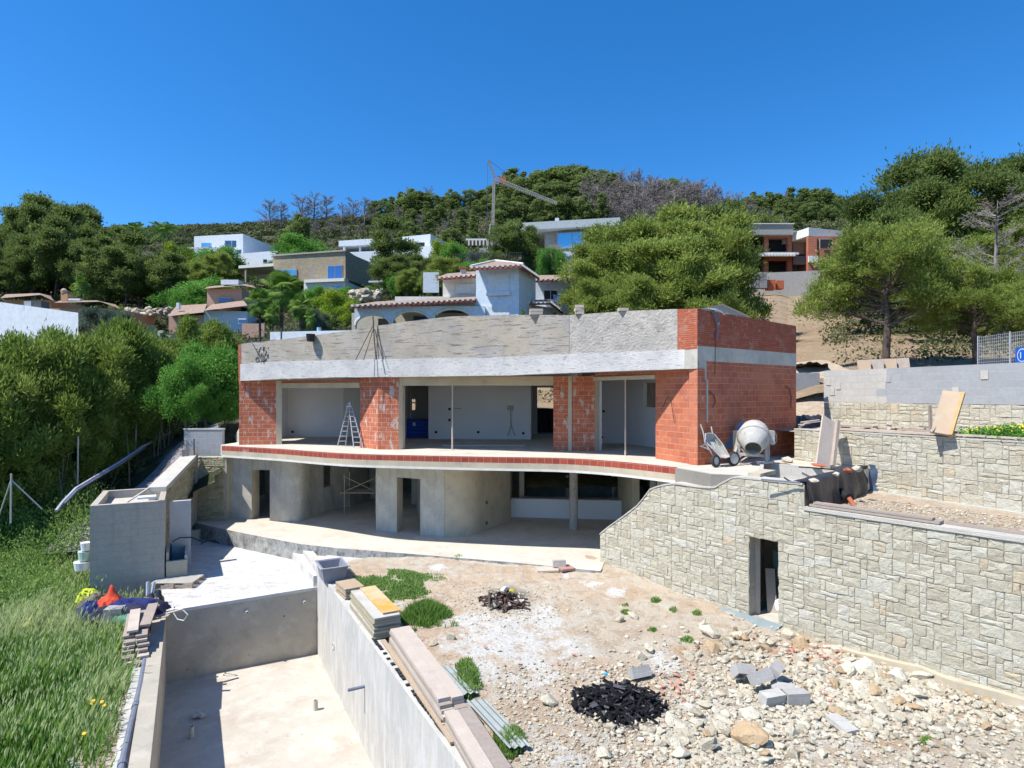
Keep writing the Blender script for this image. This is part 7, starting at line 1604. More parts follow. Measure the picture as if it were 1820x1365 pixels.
# undergrowth under the hedge
clumps = []
for _ in range(520):
    x = r.uniform(-30, -11.5); y = r.uniform(20.5, 38)
    if x > -14.2-.0*(y-20) and y < 24.5: continue
    if x > -17+(y-21)*.22 and y < 32: continue
    z = hill(x, y); s = r.uniform(.3, .8); clumps.append((x, y, z+s*.4, s, s, s, r.uniform(.05, .7)))
Cc, Nn, Tt = clump_leaves(r, clumps, 150, .5); me = leaf_mesh('undergrowth', LEAF['dark_needles'], Cc, Nn, .08, Tt, 2, r); o = bpy.data.objects.new('undergrowth', me); COL.objects.link(o); tag(o, 'dark undergrowth filling the shade beneath the hedge', 'undergrowth', kind='stuff')
# stems showing under the hedge
# ---------------------------------------------------------------- tall grass field
def blades(name, P, H, W_, mat, label, cat, tints, r, lean=.35, heads=0.0, headmat=None, wind=(.25, .1)):
    n = len(P); a = r.uniform(0, 6.3, n); h = H*r.uniform(.55, 1.15, n); w = W_*r.uniform(.7, 1.3, n)
    dx = np.cos(a)*lean*h*r.random(n)+wind[0]*h*.5; dy = np.sin(a)*lean*h*r.random(n)+wind[1]*h*.5; b = r.uniform(0, 6.3, n); wx, wy = np.cos(b)*w, np.sin(b)*w
    x, y, z = P.T; z0 = np.zeros(n)
    V = np.stack([np.stack([x-wx, y-wy, z], 1), np.stack([x+wx, y+wy, z], 1), np.stack([x+dx*.4+wx*.8, y+dy*.4+wy*.8, z+h*.6], 1), np.stack([x+dx, y+dy, z+h], 1), np.stack([x+dx*.4-wx*.8, y+dy*.4-wy*.8, z+h*.6], 1)], 1).reshape(-1, 3)
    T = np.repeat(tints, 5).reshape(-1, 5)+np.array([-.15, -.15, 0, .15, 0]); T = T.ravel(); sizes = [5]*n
    if heads:
        k = r.random(n) < heads; m = k.sum(); xs, ys, zs, hs = x[k]+dx[k], y[k]+dy[k], z[k]+h[k], .11*r.uniform(.7, 1.4, m); ww = .015*r.uniform(.8, 1.3, m); ux, uy = dx[k]/h[k]*.9, dy[k]/h[k]*.9
        for c_, s_ in ((1, 0), (0, 1)):
            V2_ = np.stack([np.stack([xs-ux*.02, ys-uy*.02, zs-.02], 1), np.stack([xs+ux*hs*.4+ww*c_, ys+uy*hs*.4+ww*s_, zs+hs*.4], 1), np.stack([xs+ux*hs*1.2, ys+uy*hs*1.2, zs+hs], 1), np.stack([xs+ux*hs*.4-ww*c_, ys+uy*hs*.4-ww*s_, zs+hs*.4], 1)], 1).reshape(-1, 3)
            V = np.concatenate([V, V2_]); T = np.concatenate([T, np.full(4*m, 1.0)]); sizes += [4]*m
    sizes = np.array(sizes, dtype=np.int32); me = bpy.data.meshes.new(name); me.vertices.add(len(V)); me.vertices.foreach_set('co', V.ravel().astype(np.float32)); me.loops.add(len(V)); me.loops.foreach_set('vertex_index', np.arange(len(V), dtype=np.int32))
    me.polygons.add(len(sizes)); me.polygons.foreach_set('loop_start', np.concatenate([[0], np.cumsum(sizes)[:-1]]).astype(np.int32)); me.polygons.foreach_set('loop_total', sizes); me.materials.append(mat)
    at = me.attributes.new('tint', 'FLOAT', 'POINT'); at.data.foreach_set('value', np.clip(T, 0, 1).astype(np.float32)); me.update(calc_edges=True); me.validate()
    o = bpy.data.objects.new(name, me); COL.objects.link(o); return tag(o, label, cat, kind='stuff')
r = np.random.default_rng(12); n = 150000
y = 5+17*r.random(n)**1.0; x = -26+20*r.random(n)
edge_ = PR.x-.531*(y-PR.y)-4.44-.62-.25*np.abs(r.normal(0, 1, n)); k = (x < edge_) & (x > -1.05*y) 
inh = (x > -12.9-.0*y) & (y > 17.2+0*x) & (x > -12.4-(y-17.6)*.53) 
k &= ~inh; hq = G(212, 1100, -3.9); k &= ((x-hq.x)**2+((y-hq.y)*1.5)**2) > .75; x, y = x[k], y[k]; z = np.array([field_z(a, b) for a, b in zip(x, y)])
pt = np.array([noise.noise(Vector((a*.35, b*.35, 9))) for a, b in zip(x, y)]); pt2 = np.array([noise.noise(Vector((a*.9, b*.9, 4))) for a, b in zip(x, y)])
hgt = .52+.42*pt+.2*pt2
P = np.stack([x, y, z], 1); tt = np.clip(  .45+.9*pt+.5*pt2+.14*r.normal(0, 1, len(x)), 0, 1)
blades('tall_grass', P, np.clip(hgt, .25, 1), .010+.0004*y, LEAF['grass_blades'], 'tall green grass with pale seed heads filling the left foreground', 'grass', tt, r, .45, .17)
# leafier weeds between the grass and the hut
clumps = []
for _ in range(640):
    a, b = r.uniform(-20, -11.2), r.uniform(16.3, 24.2)
    if (a > -12.75-(b-17.6)*.53 and b > 17.0): continue
    if a < -1.0*b: continue
    z_ = field_z(a, b) if b < 19.5 else max(hill(a, b), field_z(a, 19.5)) if b < 21 else hill(a, b); s = r.uniform(.2, .62); clumps.append((a, b, z_+s*.9, s, s, s*1.3, r.uniform(.2, 1)))
Cc, Nn, Tt = clump_leaves(r, clumps, 420, .3, .12); me = leaf_mesh('weeds', LEAF['weed_leaves'], Cc, Nn, .034, Tt, 3.4, r, spray=.5); o = bpy.data.objects.new('weeds', me); COL.objects.link(o); tag(o, 'leafy bright weeds at the back of the grass beside the block hut', 'weeds', kind='stuff')
def patch(name, cu, cv, ru, rv, n, H, tmin, label, per=1, w=.006, heads=0):
    P = []; T = []; HH = []
    for _ in range(n):
        a = rgt.uniform(0, 6.3); q_ = math.sqrt(rgt.random()); q = gz_(cu+ru*q_*math.cos(a), cv+rv*q_*math.sin(a)); k = noise.noise(Vector((q.x*1.0, q.y*1.0, cu)))
        if (q.x-PR.x)*PB[0]+(q.y-PR.y)*PB[1] < .7: continue
        if k+.35*noise.noise(Vector((q.x*5, q.y*5, 2))) < -.5+.75*q_**2+.25*rgt.random(): continue
        P.append((q.x, q.y, q.z)); T.append(tmin+.5*rgt.random()); HH.append(H*(1-.65*q_*q_)*(.8+.5*k))
    return blades(name, np.array(P), np.array(HH), w, LEAF['grass_blades'], label, 'weeds', np.array(T)*.9, np.random.default_rng(int(cu)), .7, heads, wind=(.05, 0))
patch('grass_tuft', 770, 1095, 60, 34, 9000, .30, .15, 'thick dark green grass tuft right of the formwork panels')
patch('weed_patch', 690, 1045, 85, 34, 11000, .13, .3, 'low bright green weeds behind the mortar tub', w=.012)
patch('weed_patch', 755, 1035, 80, 16, 3000, .08, .3, 'thin green weeds along the edge of the landing', w=.010)
patch('weed_patch', 830, 1215, 32, 60, 2600, .20, .3, 'weeds growing between the plank stack and the white dust', w=.010)
patch('weed_patch', 905, 1325, 32, 36, 2200, .20, .3, 'weeds at the near end of the corrugated sheets', w=.010)
for i, (u, v, ru, rv, n) in enumerate(((1113, 1090, 14, 6, 300), (1165, 1068, 10, 5, 150), (1222, 1140, 16, 8, 260), (1195, 1085, 12, 6, 160), (1240, 1090, 10, 5, 120), (1645, 1320, 18, 8, 160), (815, 992, 12, 4, 200), (1110, 1078, 12, 5, 120), (1160, 1120, 10, 5, 80))):
    patch('weed_tuft', u, v, ru, rv, n, .12, .3, ['small green weed tuft near the lone pale rock', 'tiny weed tuft near the foot of the stone wall', 'weed tuft in the rubble left of the cellar doorway', 'weed tuft between rocks by the stone wall', 'weed tuft below the grey membrane', 'sparse weed tuft at the lower right', 'weed tuft in the joint of the lower terrace edge', 'weed tuft on the brown dirt', 'faint weed tuft on the dirt'][i], w=.012)
# flowering bush on the terrace wall
clumps = []
for _ in range(150):
    s_ = r.uniform(s2(1698), s2(1850)); p = onw2(s_, r.uniform(.15, 1.1), 1.02); q = r.uniform(.12, .26); clumps.append((p.x, p.y, p.z+r.uniform(.02, .22)*min(1, (s_-s2(1690))/1.2), q*1.3, q*1.3, q*.8, r.uniform(.2, .9)))
fb = thing('flowering_bush', 'green creeping bush with yellow flowers spilling over the second stone wall', 'bush', onw2(s2(1760), .5, 1.0))
Cc, Nn, Tt = clump_leaves(r, clumps, 900, .5); me = leaf_mesh('foliage', LEAF['broad_leaves'], Cc-np.array(ORG[fb.name]), Nn, .035, Tt, 1.7, r); obj_of('foliage', me, fb)
mb = MB()
for _ in range(150):
    c = clumps[int(r.integers(len(clumps)))]; mb.lathe([(.0, 0), (.022, .006), (.0, .012)], (c[0]+r.uniform(-.2, .2), c[1]-abs(r.uniform(0, .2)), c[2]+c[5]*r.uniform(.5, 1)), (r.uniform(-.5, .2), -1, .5), 6)
mb.build('flowers', PLAIN('yellow_petals', (.75, .62, .08), .7), fb, kind='stuff')
# poppies-like yellow flowers in the grass
mb = MB()
for u, v in ((181, 1248), (186, 1254), (166, 1246), (164, 1250), (150, 1304)): p = G(u, v, -3.7); mb.lathe([(0, 0), (.035, .01), (0, .02)], p, (0, -.5, 1), 8)
single(mb, 'yellow_flowers', PLAIN('orange_petals', (.85, .50, .02), .7), 'few orange yellow flowers dotted in the tall grass', 'flowers', kind='stuff')
# thin stems under the hedge
mb = MB(); rs = random.Random(4)
for _ in range(420):
    x = rs.uniform(-27, -13); y = rs.uniform(23, 37)
    if x > -17.2+(y-21)*.24: continue
    z = hill(x, y); a = Vector((x, y, z-.1)); b = a+Vector((rs.uniform(-.5, .5), rs.uniform(-.3, .3), rs.uniform(1.2, 2.6))); mb.tube([a, a.lerp(b, .5)+Vector((rs.uniform(-.1, .1), 0, 0)), b], [.035, .025, .012], 4, cap=False)
single(mb, 'hedge_stems', m_barkl, 'thin bare stems crowding under the hedge trees', 'stems', kind='stuff')
# ---------------------------------------------------------------- villas on the hill
def fpt(u, Y): return ((u-CX)/F*Y, Y)
def face(root, name, u0, u1, v0, v1, Y0, mat, Y1=None, th=.3, out=0.0, zref=None):
    """wall panel filling columns u0..u1 at distances Y0..Y1; rows v0 (top) v1 (bottom) read at u0"""
    Y1 = Y0 if Y1 is None else Y1; a, b = Vector(fpt(u0, Y0)), Vector(fpt(u1, Y1)); d = (b-a).normalized(); n = Vector((d.y, -d.x))*out
    z0, z1 = zv(v1, Y0), zv(v0, Y0)
    return MB().wall([a+n, b+n], th, z0, z1).build(name, mat, root)
def block(root, name, u0, u1, v0, v1, Y0, mat, Y1=None, depth=6, zb=None):
    Y1 = Y0 if Y1 is None else Y1; a, b = Vector(fpt(u0, Y0)), Vector(fpt(u1, Y1)); d = (b-a).normalized(); n = Vector((-d.y, d.x))*depth
    return MB().prism([a, b, b+n, a+n], zv(v1, Y0) if zb is None else zb, zv(v0, Y0)).build(name, mat, root)
def window(root, u0, u1, v0, v1, Y, frame, pane, Yb=None, nm='window', div=1, proud=.08):
    f = face(root, nm, u0, u1, v0, v1, Y, frame, Yb, .1, proud)
    Yb = Y if Yb is None else Yb; w = (u1-u0); e = w*.06+.3
    for k in range(div):
        a = u0+e*.6+(w-e*.6)*k/div; b = u0+(w-e*.6)*(k+1)/div
        Ya = Y+(Yb-Y)*(a-u0)/w; Yc = Y+(Yb-Y)*(b-u0)/w
        A, B = Vector(fpt(a, Ya)), Vector(fpt(b, Yc)); d = (B-A).normalized(); n = Vector((d.y, -d.x))*(proud+.03)
        MB().wall([A+n, B+n], .06, zv(v1, Y)+.12, zv(v0, Y)-.12).build('pane', pane, f)
    return f
def tiled_roof(root, pts_front, pts_back, mat=None, edge=True, name='roof'):
    mb = MB(); n = len(pts_front); mb.add(list(pts_front)+list(pts_back), [(i, i+1, n+i+1, n+i) for i in range(n-1)]); o = mb.build(name, mat or m_tile, root)
    if edge:
        mb = MB()
        for i in range(n-1):
            a, b = Vector(pts_front[i]), Vector(pts_front[i+1]); L = (b-a).length; k = int(L/.28)
            mb.bar(a-Vector((0, 0, .16)), b-Vector((0, 0, .16)), .10, .12)
        mb.build('eaves', m_tile_e, o)
        mb = MB()
        for i in range(n-1):
            a, b = Vector(pts_front[i]), Vector(pts_front[i+1]); L = (b-a).length; k = max(1, int(L/.34))
            for q in range(k): p = a.lerp(b, (q+.5)/k); mb.box(p+Vector((0, -.03, -.02)), (.17, .14, .16))
        mb.build('tile_ends', m_villa_w, o)
    return o
# arched pale blue villa
v = thing('arched_villa', 'pale blue villa with arched porch and square tower behind the parapet', 'villa', W(850, 600, 42)); Y = 42
def Pt(u, vv, y=Y): return W(u, vv, y)
block(v, 'tower', 846, 922, 475, 640, Y, m_villa_b, Y1=41.2, depth=4)
block(v, 'tower_side', 922.2, 952, 478, 640, 41.2, m_villa, Y1=44.5, depth=.3)
window(v, 868, 905, 488, 521, Y-.2, m_villa, m_shutter, Y-.6, nm='shutter_window'); face(v, 'window_sill', 866, 908, 521, 527, Y-.2, m_villa, Y-.65, .2, .25); window(v, 866, 907, 542, 575, Y-.2, m_villa, m_shutter, Y-.6, nm='shutter_window')
tiled_roof(v, [Pt(834, 475, 40.9), Pt(926, 470, 40.0), Pt(958, 492, 44)], [Pt(868, 463, 44), Pt(893, 462, 44), Pt(905, 466, 46)])
MB().tube([Pt(836, 473, 41), Pt(880, 463, 43.5), Pt(930, 469, 41)], .08, 6).build('ridge_tiles', m_villa_w, v)
block(v, 'left_wing', 787, 846, 492, 545, 44, m_villa_w, depth=5); window(v, 811, 844, 505, 522, 43.9, m_villa, m_shutter, nm='shutter_window')
tiled_roof(v, [Pt(777, 493, 43), Pt(846, 488, 42.6)], [Pt(795, 486, 47), Pt(846, 482, 47)])
block(v, 'porch_terrace', 702, 846, 527, 545, 43.6, m_villa_w, depth=4)
ch = face(v, 'chimney', 818, 828, 478, 489, 45, m_villa_w); MB().box(Pt(823, 477, 45), (.6, .5, .12)).build('chimney_cap', m_tile_e, v)
# porch with arches
Yp = 41.5
x0, x1 = fpt(630, Yp)[0], fpt(862, Yp)[0]; zt_ = zv(544, Yp); zbm = zv(620, Yp)
arches = [(663, 31.5, 559), (732, 35, 553), (805, 36, 549)]
mb = MB(); N = 16; ztf = lambda x: zv(543, Yp)-(0)*(x-x0)
xs_prev = x0
for (uc, ru, vt_) in arches:
    xc = fpt(uc, Yp)[0]; rr = ru/F*Yp; zt2 = zv(vt_, Yp); hh = rr*.62; zs = zt2-hh
    mb.prism([(xs_prev, Yp), (xc-rr, Yp), (xc-rr, Yp+.4), (xs_prev, Yp+.4)], zbm, zt_)
    for k in range(N):
        a0, a1 = math.pi*(1-k/N), math.pi*(1-(k+1)/N); xa, xb = xc+rr*math.cos(a0), xc+rr*math.cos(a1); za, zb2 = zs+hh*math.sin(a0), zs+hh*math.sin(a1)
        mb.add([(xa, Yp, za), (xb, Yp, zb2), (xb, Yp, zt_), (xa, Yp, zt_), (xa, Yp+.4, za), (xb, Yp+.4, zb2), (xb, Yp+.4, zt_), (xa, Yp+.4, zt_)], [(0, 1, 2, 3), (5, 4, 7, 6), (0, 4, 5, 1)])
    xs_prev = xc+rr
mb.prism([(xs_prev, Yp), (x1, Yp), (x1, Yp+.4), (xs_prev, Yp+.4)], zbm, zt_); mb.build('arcade', m_villa_b, v)
mb = MB()
for (uc, ru, vt_) in arches:
    xc = fpt(uc, Yp)[0]; rr = ru/F*Yp; zt2 = zv(vt_, Yp); hh = rr*.62; zs = zt2-hh; mb.tube([(xc+rr*math.cos(a), Yp-.03, zs+hh*math.sin(a)) for a in np.linspace(math.pi, 0, 14)], .09, 6)
mb.build('arch_moulding', m_villa_w, v)
MB().prism([fpt(625, Yp+3.5), fpt(870, Yp+3.5), fpt(870, Yp+3.7), fpt(625, Yp+3.7)], zbm, zt_).build('porch_back_wall', PLAIN('cream_wall', (.62, .58, .45), .8), v)
face(v, 'porch_door', 735, 770, 562, 600, Yp+3.4, m_glass); face(v, 'porch_end_arch', 672, 700, 566, 600, Yp+3.4, m_darkroom)
tiled_roof(v, [Pt(622, 543, 40.9), Pt(846, 531, 40.9)], [Pt(668, 536, 44.5), Pt(846, 526, 43.6)])
block(v, 'right_wing', 948, 1012, 500, 640, 47, m_villa, depth=5); window(v, 966, 991, 514, 535, 46.9, m_villa_w, m_darkroom, div=2)
tiled_roof(v, [Pt(948, 497, 46), Pt(1018, 494, 46)], [Pt(960, 489, 50), Pt(1010, 489, 50)])
block(v, 'side_annex', 938, 990, 541, 640, 44, m_villa, Y1=46, depth=2); tiled_roof(v, [Pt(936, 537, 43.2), Pt(978, 536, 43.4), Pt(1000, 553, 46)], [Pt(950, 533, 45), Pt(975, 532, 45), Pt(985, 536, 47)])
MB().box(Pt(990, 533, 45.5), (.5, .4, .7)).build('satellite_box', m_blue, v)
# stone clad villa
v = thing('stone_villa', 'flat roofed villa clad in ochre stone with blue glazed doors', 'villa', W(560, 520, 86)); Y = 86
block(v, 'stone_body', 485, 614, 456, 503, Y, m_villastone, Y1=83, depth=7)
MB().prism([fpt(614.3, 83), fpt(645, 90), fpt(640, 93), fpt(600, 92)], zv(505, 85), zv(457, Y)+.0).build('stone_side', m_villastone, v)
MB().prism([fpt(484, 85.8), fpt(614.5, 82.7), fpt(646, 90), fpt(500, 95)], zv(456, Y)+.005, zv(454, Y)+.05).build('roof_edge', m_farconc, v)
window(v, 582, 609, 472, 497, 83.6, m_farconc, m_glass_b, 83.1, div=2, nm='glazed_door'); face(v, 'slit_window', 552, 560, 475, 497, 84.3, m_farconc); window(v, 492, 528, 479, 492, 85.5, m_farconc, m_glass_c, 84.9)
window(v, 622, 634, 474, 488, 84.6, m_farconc, m_darkroom, 87.2, proud=.2)
block(v, 'lower_storey', 540, 614, 503, 520, 83.2, m_villa_w, Y1=82, depth=6); face(v, 'balcony', 540, 612, 497, 502.5, 82.8, m_villa_w, 81.6, 1.2); window(v, 587, 608, 508, 518, 82.4, m_villa_w, m_glass_b, 82.1)
MB().prism([fpt(614.5, 82), fpt(648, 88), fpt(646, 90), fpt(612, 84)], zv(520, 82), zv(500, 82)).build('lower_storey', m_villa_w, v)
MB().prism([fpt(424, 84), fpt(486, 82.5), fpt(488, 89), fpt(430, 90)], zv(477, 84), zv(472, 84)).build('canopy_roof', m_villa_w, v)
MB().tube([W(437, 479, 84), W(437, 505, 84)], .15, 6).build('canopy_post', m_conc_y, v); face(v, 'canopy_back', 460, 485, 477, 500, 88, m_villa_w)
# rock bank and small wall near it
rb = thing('rock_bank', 'bank of big pale boulders below the stone clad villa', 'rock bank', W(640, 525, 66)); mb = MB()
for k in range(46): p = W(rgt.uniform(624, 672), rgt.uniform(518, 534), rgt.uniform(64, 68)); mb.rock(p, (rgt.uniform(.4, .9), .5, rgt.uniform(.3, .6)), k, 1, .3, col=rgt.choice((.0, .1, .25, .4)))
mb.build('boulders', m_rock, rb)
rb = thing('rock_bank', 'dry stone bank below the meadow left of the pink house', 'rock bank', W(260, 560, 62)); mb = MB()
for k in range(90): p = W(rgt.uniform(212, 305), rgt.uniform(549, 562), rgt.uniform(60, 63)); mb.rock(p, (rgt.uniform(.3, .7), .4, rgt.uniform(.2, .4)), k, 1, .3, col=rgt.choice((.0, .1, .2, .3)))
mb.build('boulders', m_rock, rb)
# white cube villa
v = thing('white_cube_villa', 'white two storey cube villa with pergola high on the left', 'villa', W(430, 495, 128)); Y = 128
block(v, 'main_body', 345, 432, 420, 475, Y, m_villa, Y1=126, depth=12)
MB().prism([fpt(432.2, 126), fpt(462, 140), fpt(455, 144), fpt(425, 135)], zv(480, 126), zv(421, Y)).build('side_body', m_villa, v)
block(v, 'terrace_body', 345, 418, 447, 472, 124, m_villa, depth=3); 
for a, b, c, d, y_, pn in ((358, 394, 431.5, 440, 127.6, m_glass_c), (400, 426, 427.5, 440.5, 126.6, m_glass), (358, 378, 449, 463, 123.8, m_glass), (422, 430, 444, 459, 124, m_glass)): window(v, a, b, c, d, y_, m_villa_w, pn, div=2 if b-a > 20 else 1, proud=.3)
mb = MB()
for k in range(10): mb.bar(W(318+k*9, 440.5, 117), W(330+k*9, 440.5, 124), .25, .25)
for u_ in (318, 352, 403): mb.bar(W(u_, 441, 117), W(u_, 466, 117), .35, .35)
mb.bar(W(316, 441.5, 117), W(407, 441.5, 117), .3, .4); mb.build('pergola', m_villa, v)
face(v, 'garden_wall', 352, 405, 465, 467.5, 116, m_villa); MB().prism([fpt(318, 116.5), fpt(346, 121), fpt(346, 122), fpt(318, 118)], zv(468, 117), zv(448, 117)).build('pergola_side', m_rust if False else m_pink, v)
MB().prism([fpt(423, 122), fpt(524, 118), fpt(524, 128), fpt(436, 132)], zv(480, 120), zv(447, 120)).build('low_wing', m_villa, v)
for a, b, c, d in ((469, 476, 461, 468), (497, 515, 462, 466)): window(v, a, b, c, d, 119.4, m_villa, m_darkroom, proud=.4)
# white terrace villa
v = thing('white_terrace_villa', 'white flat roofed villa with open covered terrace behind the dark pine', 'villa', W(700, 470, 116)); Y = 116
MB().prism([fpt(602, 114), fpt(676, 112), fpt(684, 124), fpt(616, 126)], zv(438, 114), zv(428, 114)).build('canopy_roof', m_villa, v)
for u_ in (612, 640, 667): MB().tube([W(u_, 438, 114), W(u_, 458, 114)], .22, 6).build('canopy_post', m_villa, v)
face(v, 'back_wall', 625, 690, 438, 455, 121, m_glass, th=.3); face(v, 'terrace_wall', 600, 700, 449, 472, 113, m_villa, 111, 3)
block(v, 'main_body', 715, 765, 421, 452, 113, m_villa, Y1=111, depth=8); MB().prism([fpt(765.3, 111), fpt(789, 122), fpt(785, 124), fpt(760, 114)], zv(462, 111), zv(421.5, 113)).build('side_body', m_villa, v)
window(v, 737, 756, 431, 441, 111.8, m_villa, m_darkroom, proud=.4); face(v, 'terrace_wall', 735, 775, 440, 462, 110, m_villa, 108, 2)
# grey roofed villa
v = thing('grey_roofed_villa', 'stone villa with big blue windows and pale grey flat roof', 'villa', W(1020, 480, 98)); Y = 98
block(v, 'upper_storey', 968, 1105, 408, 448, Y, m_villastone_g, Y1=95, depth=8)
MB().prism([fpt(925, 97), fpt(1102, 94), fpt(1125, 105), fpt(940, 110)], zv(409, 97), zv(396, 97)).build('roof_slab', m_roofgrey, v)
MB().prism([fpt(925, 98), fpt(1100, 95), fpt(1118, 104), fpt(945, 108)], zv(396, 97)+.01, zv(393, 97)).build('roof_top', m_farconc, v)
MB().box(W(990, 392, 99), (.6, .6, .7)).build('roof_vent', m_villa, v)
window(v, 990, 1045, 415, 443, 97.3, m_farconc, m_glass_c, 96.1, div=2, proud=.3)
block(v, 'lower_storey', 925, 1060, 447, 490, 93, m_villa, depth=5); window(v, 940, 975, 455, 475, 92.8, m_farconc, m_glass, div=2); window(v, 1000, 1040, 455, 478, 92.8, m_farconc, m_glass, div=2)
face(v, 'stone_pier', 975, 998, 435, 480, 92.4, m_villastone_g); face(v, 'balcony_rail', 935, 1050, 478, 480, 90, m_villa, None, .2)
# long low wall with railing, pergola and crane
v = thing('terrace_wall', 'low buff wall with thin dark railing on the slope above the blue villa', 'wall', W(880, 470, 84)); face(v, 'wall_panel', 836, 928, 466, 474, 84, m_villastone); mb = MB()
for k in range(34): mb.bar(W(806+k*3.6, 452, 86), W(806+k*3.6, 465, 86), .05, .05)
mb.bar(W(805, 452, 86), W(928, 449, 86), .06, .06); mb.build('railing', m_steel, v)
v = thing('pergola_wall', 'pale garden wall with row of arched beams at the crane foot', 'wall', W(850, 440, 112)); face(v, 'wall_panel', 828, 890, 424, 427, 112, m_villa_w, th=4); 
for k in range(9): face(v, 'beam', 832+k*6.5, 834.5+k*6.5, 427, 436, 111, m_villa_w)
# crane
m_crane = PLAIN('crane_grey', (.24, .24, .24), .7)
cr = thing('tower_crane', 'grey self erecting tower crane with lowered lattice jib', 'crane', W(876, 455, 104)); Y = 104
def T2(u, vv, y=0): return W(u, vv, Y+y)
mb = MB()
for du in (-2.0, 2.0):
    for dy in (-.4, .4): mb.bar(T2(876+du, 400, dy), T2(878+du*.8, 318, dy), .14, .14)
for k in range(22):
    v0, v1 = 400-k*3.7, 400-(k+1)*3.7; s = 1 if k % 2 else -1; c0_, c1_ = 876.1+k*.09, 876.2+k*.09; mb.bar(T2(c0_-2*s, v0, -.4), T2(c1_+2*s, v1, -.4), .08, .08)
mb.build('mast', m_farconc, cr)
mb = MB()
for k in range(9): mb.bar(T2(876+k*.2-2, 398-k*9.5, -.3), T2(876+k*.2+2, 398-k*9.5, -.3), .08, .08)
mb.bar(T2(876, 400, .1), T2(878, 318, .1), .28, .25); mb.build('ladder', m_farconc, cr)
mb = MB(); mb.bar(T2(878, 398), T2(874, 452, -1), .28, .28); mb.bar(T2(872, 398), T2(866, 450, -1), .2, .2); mb.bar(T2(870, 412), T2(876, 404), .15, .15); mb.bar(T2(868, 430), T2(877, 420), .15, .15); mb.bar(T2(878, 400), T2(880, 452, 1), .24, .24); mb.build('base_legs', m_crane, cr)
MB().box(T2(868, 450), (3.2, 2.5, .5)).box(T2(866, 446), (2.6, 2, .5)).build('ballast', m_farconc, cr)
mb = MB(); mb.bar(T2(879, 320), T2(867, 284), .18, .18); mb.bar(T2(883, 318), T2(868, 283), .14, .14)
for k in range(6): mb.bar(T2(878-2*k, 315-5.5*k), T2(880.5-2.3*k, 311-5.2*k), .1, .1)
mb.build('apex', m_crane, cr)
A = T2(881, 322); B = T2(990, 363, -6); mb = MB(); d = (B-A); n = d.normalized().cross(Vector((0, 1, 0))).normalized(); up = Vector((0, 0, 1)); W0 = .45
chord = [(Vector((0, -.4, 0)), Vector((0, -.25, 0))), (Vector((0, .4, 0)), Vector((0, .25, 0))), (up*.7, up*.4)]
for a, b in chord: mb.bar(A+a, B+b, .07, .07)
K = 30
for k in range(K):
    t0, t1 = k/K, (k+1)/K
    for (a, b), (c, e) in ((chord[0], chord[2]), (chord[1], chord[2])):
        p, q = (A+a).lerp(B+b, t0), (A+c).lerp(B+e, (t0+t1)/2); mb.bar(p, q, .035, .035); mb.bar(q, (A+a).lerp(B+b, t1), .035, .035)
mb.build('jib', m_crane, cr)
MB().tube([T2(868, 284), T2(905, 312), T2(940, 335)], .035, 4).tube([T2(867, 284), T2(866, 440)], .03, 4).build('cable', m_steel, cr)
MB().box(T2(893, 321), (1.2, .8, .9)).box(T2(900, 324), (.7, .5, .5)).build('slewing_unit', m_orangepipe, cr)
# brick villa shell on the right
v = thing('brick_villa_shell', 'unfinished red brick villa shell with concrete parapets on the right slope', 'house', W(1430, 520, 90)); Y = 90
def col(u0, u1, v0, v1, y=Y, m=m_redbrick_far, nm='brick_pier'): return face(v, nm, u0, u1, v0, v1, y, m, th=.6)
block(v, 'roof_parapet', 1318, 1410, 398, 417, 89, m_farconc, depth=8); face(v, 'parapet_cap', 1316, 1412, 396.5, 398, 88.8, m_villa_w, th=.5)
block(v, 'roof_parapet', 1410.5, 1437, 410, 424, 92, m_farconc, depth=6)
block(v, 'roof_parapet', 1437.5, 1500, 404, 419, 87, m_villa_w, Y1=89, depth=8)
col(1358, 1366, 417, 520); col(1400, 1408, 417, 520); col(1320, 1330, 417, 520); col(1366.2, 1399.8, 417, 423, 89.9, m_redbrick_far, 'lintel'); face(v, 'slab_edge', 1330, 1420, 448, 453, 89, m_farconc, th=4); col(1366.2, 1399.8, 453, 463, 89.9, m_redbrick_far, 'lintel')
face(v, 'back_wall', 1318, 1440, 424, 486, 94, m_farconc)
for a, b, c, d in ((1368, 1398, 424, 446), (1368, 1398, 464, 485), (1332, 1356, 424, 446), (1332, 1356, 466, 485)): face(v, 'dark_opening', a, b, c, d, 92, m_darkroom)
mb = MB()
for k in range(11): mb.bar(W(1356+k*5.5, 453.5, 87.2), W(1357+k*5.5, 453.5, 89), .35, .25)
mb.build('beam_ends', m_villa_w, v)
face(v, 'balcony', 1354, 1420, 449, 452, 87.4, m_villa_w, th=1.6)
col(1436.5, 1452, 420, 520, 87); block(v, 'brick_body', 1452.5, 1500, 420, 500, 87.2, m_redbrick_far, depth=6)
window(v, 1455, 1478, 425, 443, 87, m_farconc, m_darkroom, proud=.3); window(v, 1455, 1478, 462, 480, 87, m_farconc, m_darkroom, proud=.3)
face(v, 'stair_wall', 1410, 1436, 430, 452, 91, m_pink); face(v, 'stair_wall', 1410, 1436, 455, 470, 90.5, m_farconc)
face(v, 'white_band', 1437, 1453, 455, 466, 86.8, m_villa_w, th=.3, out=.1)
v2_ = thing('retaining_wall', 'long plain concrete retaining wall below the brick villa shell', 'wall', W(1400, 525, 84)); face(v2_, 'wall_panel', 1330, 1458, 486, 530, 84, m_farconc, 82, .5)
bs2 = thing('block_pallets', 'pallets of grey blocks stacked before the retaining wall', 'block pallets', W(1346, 514, 80)); 
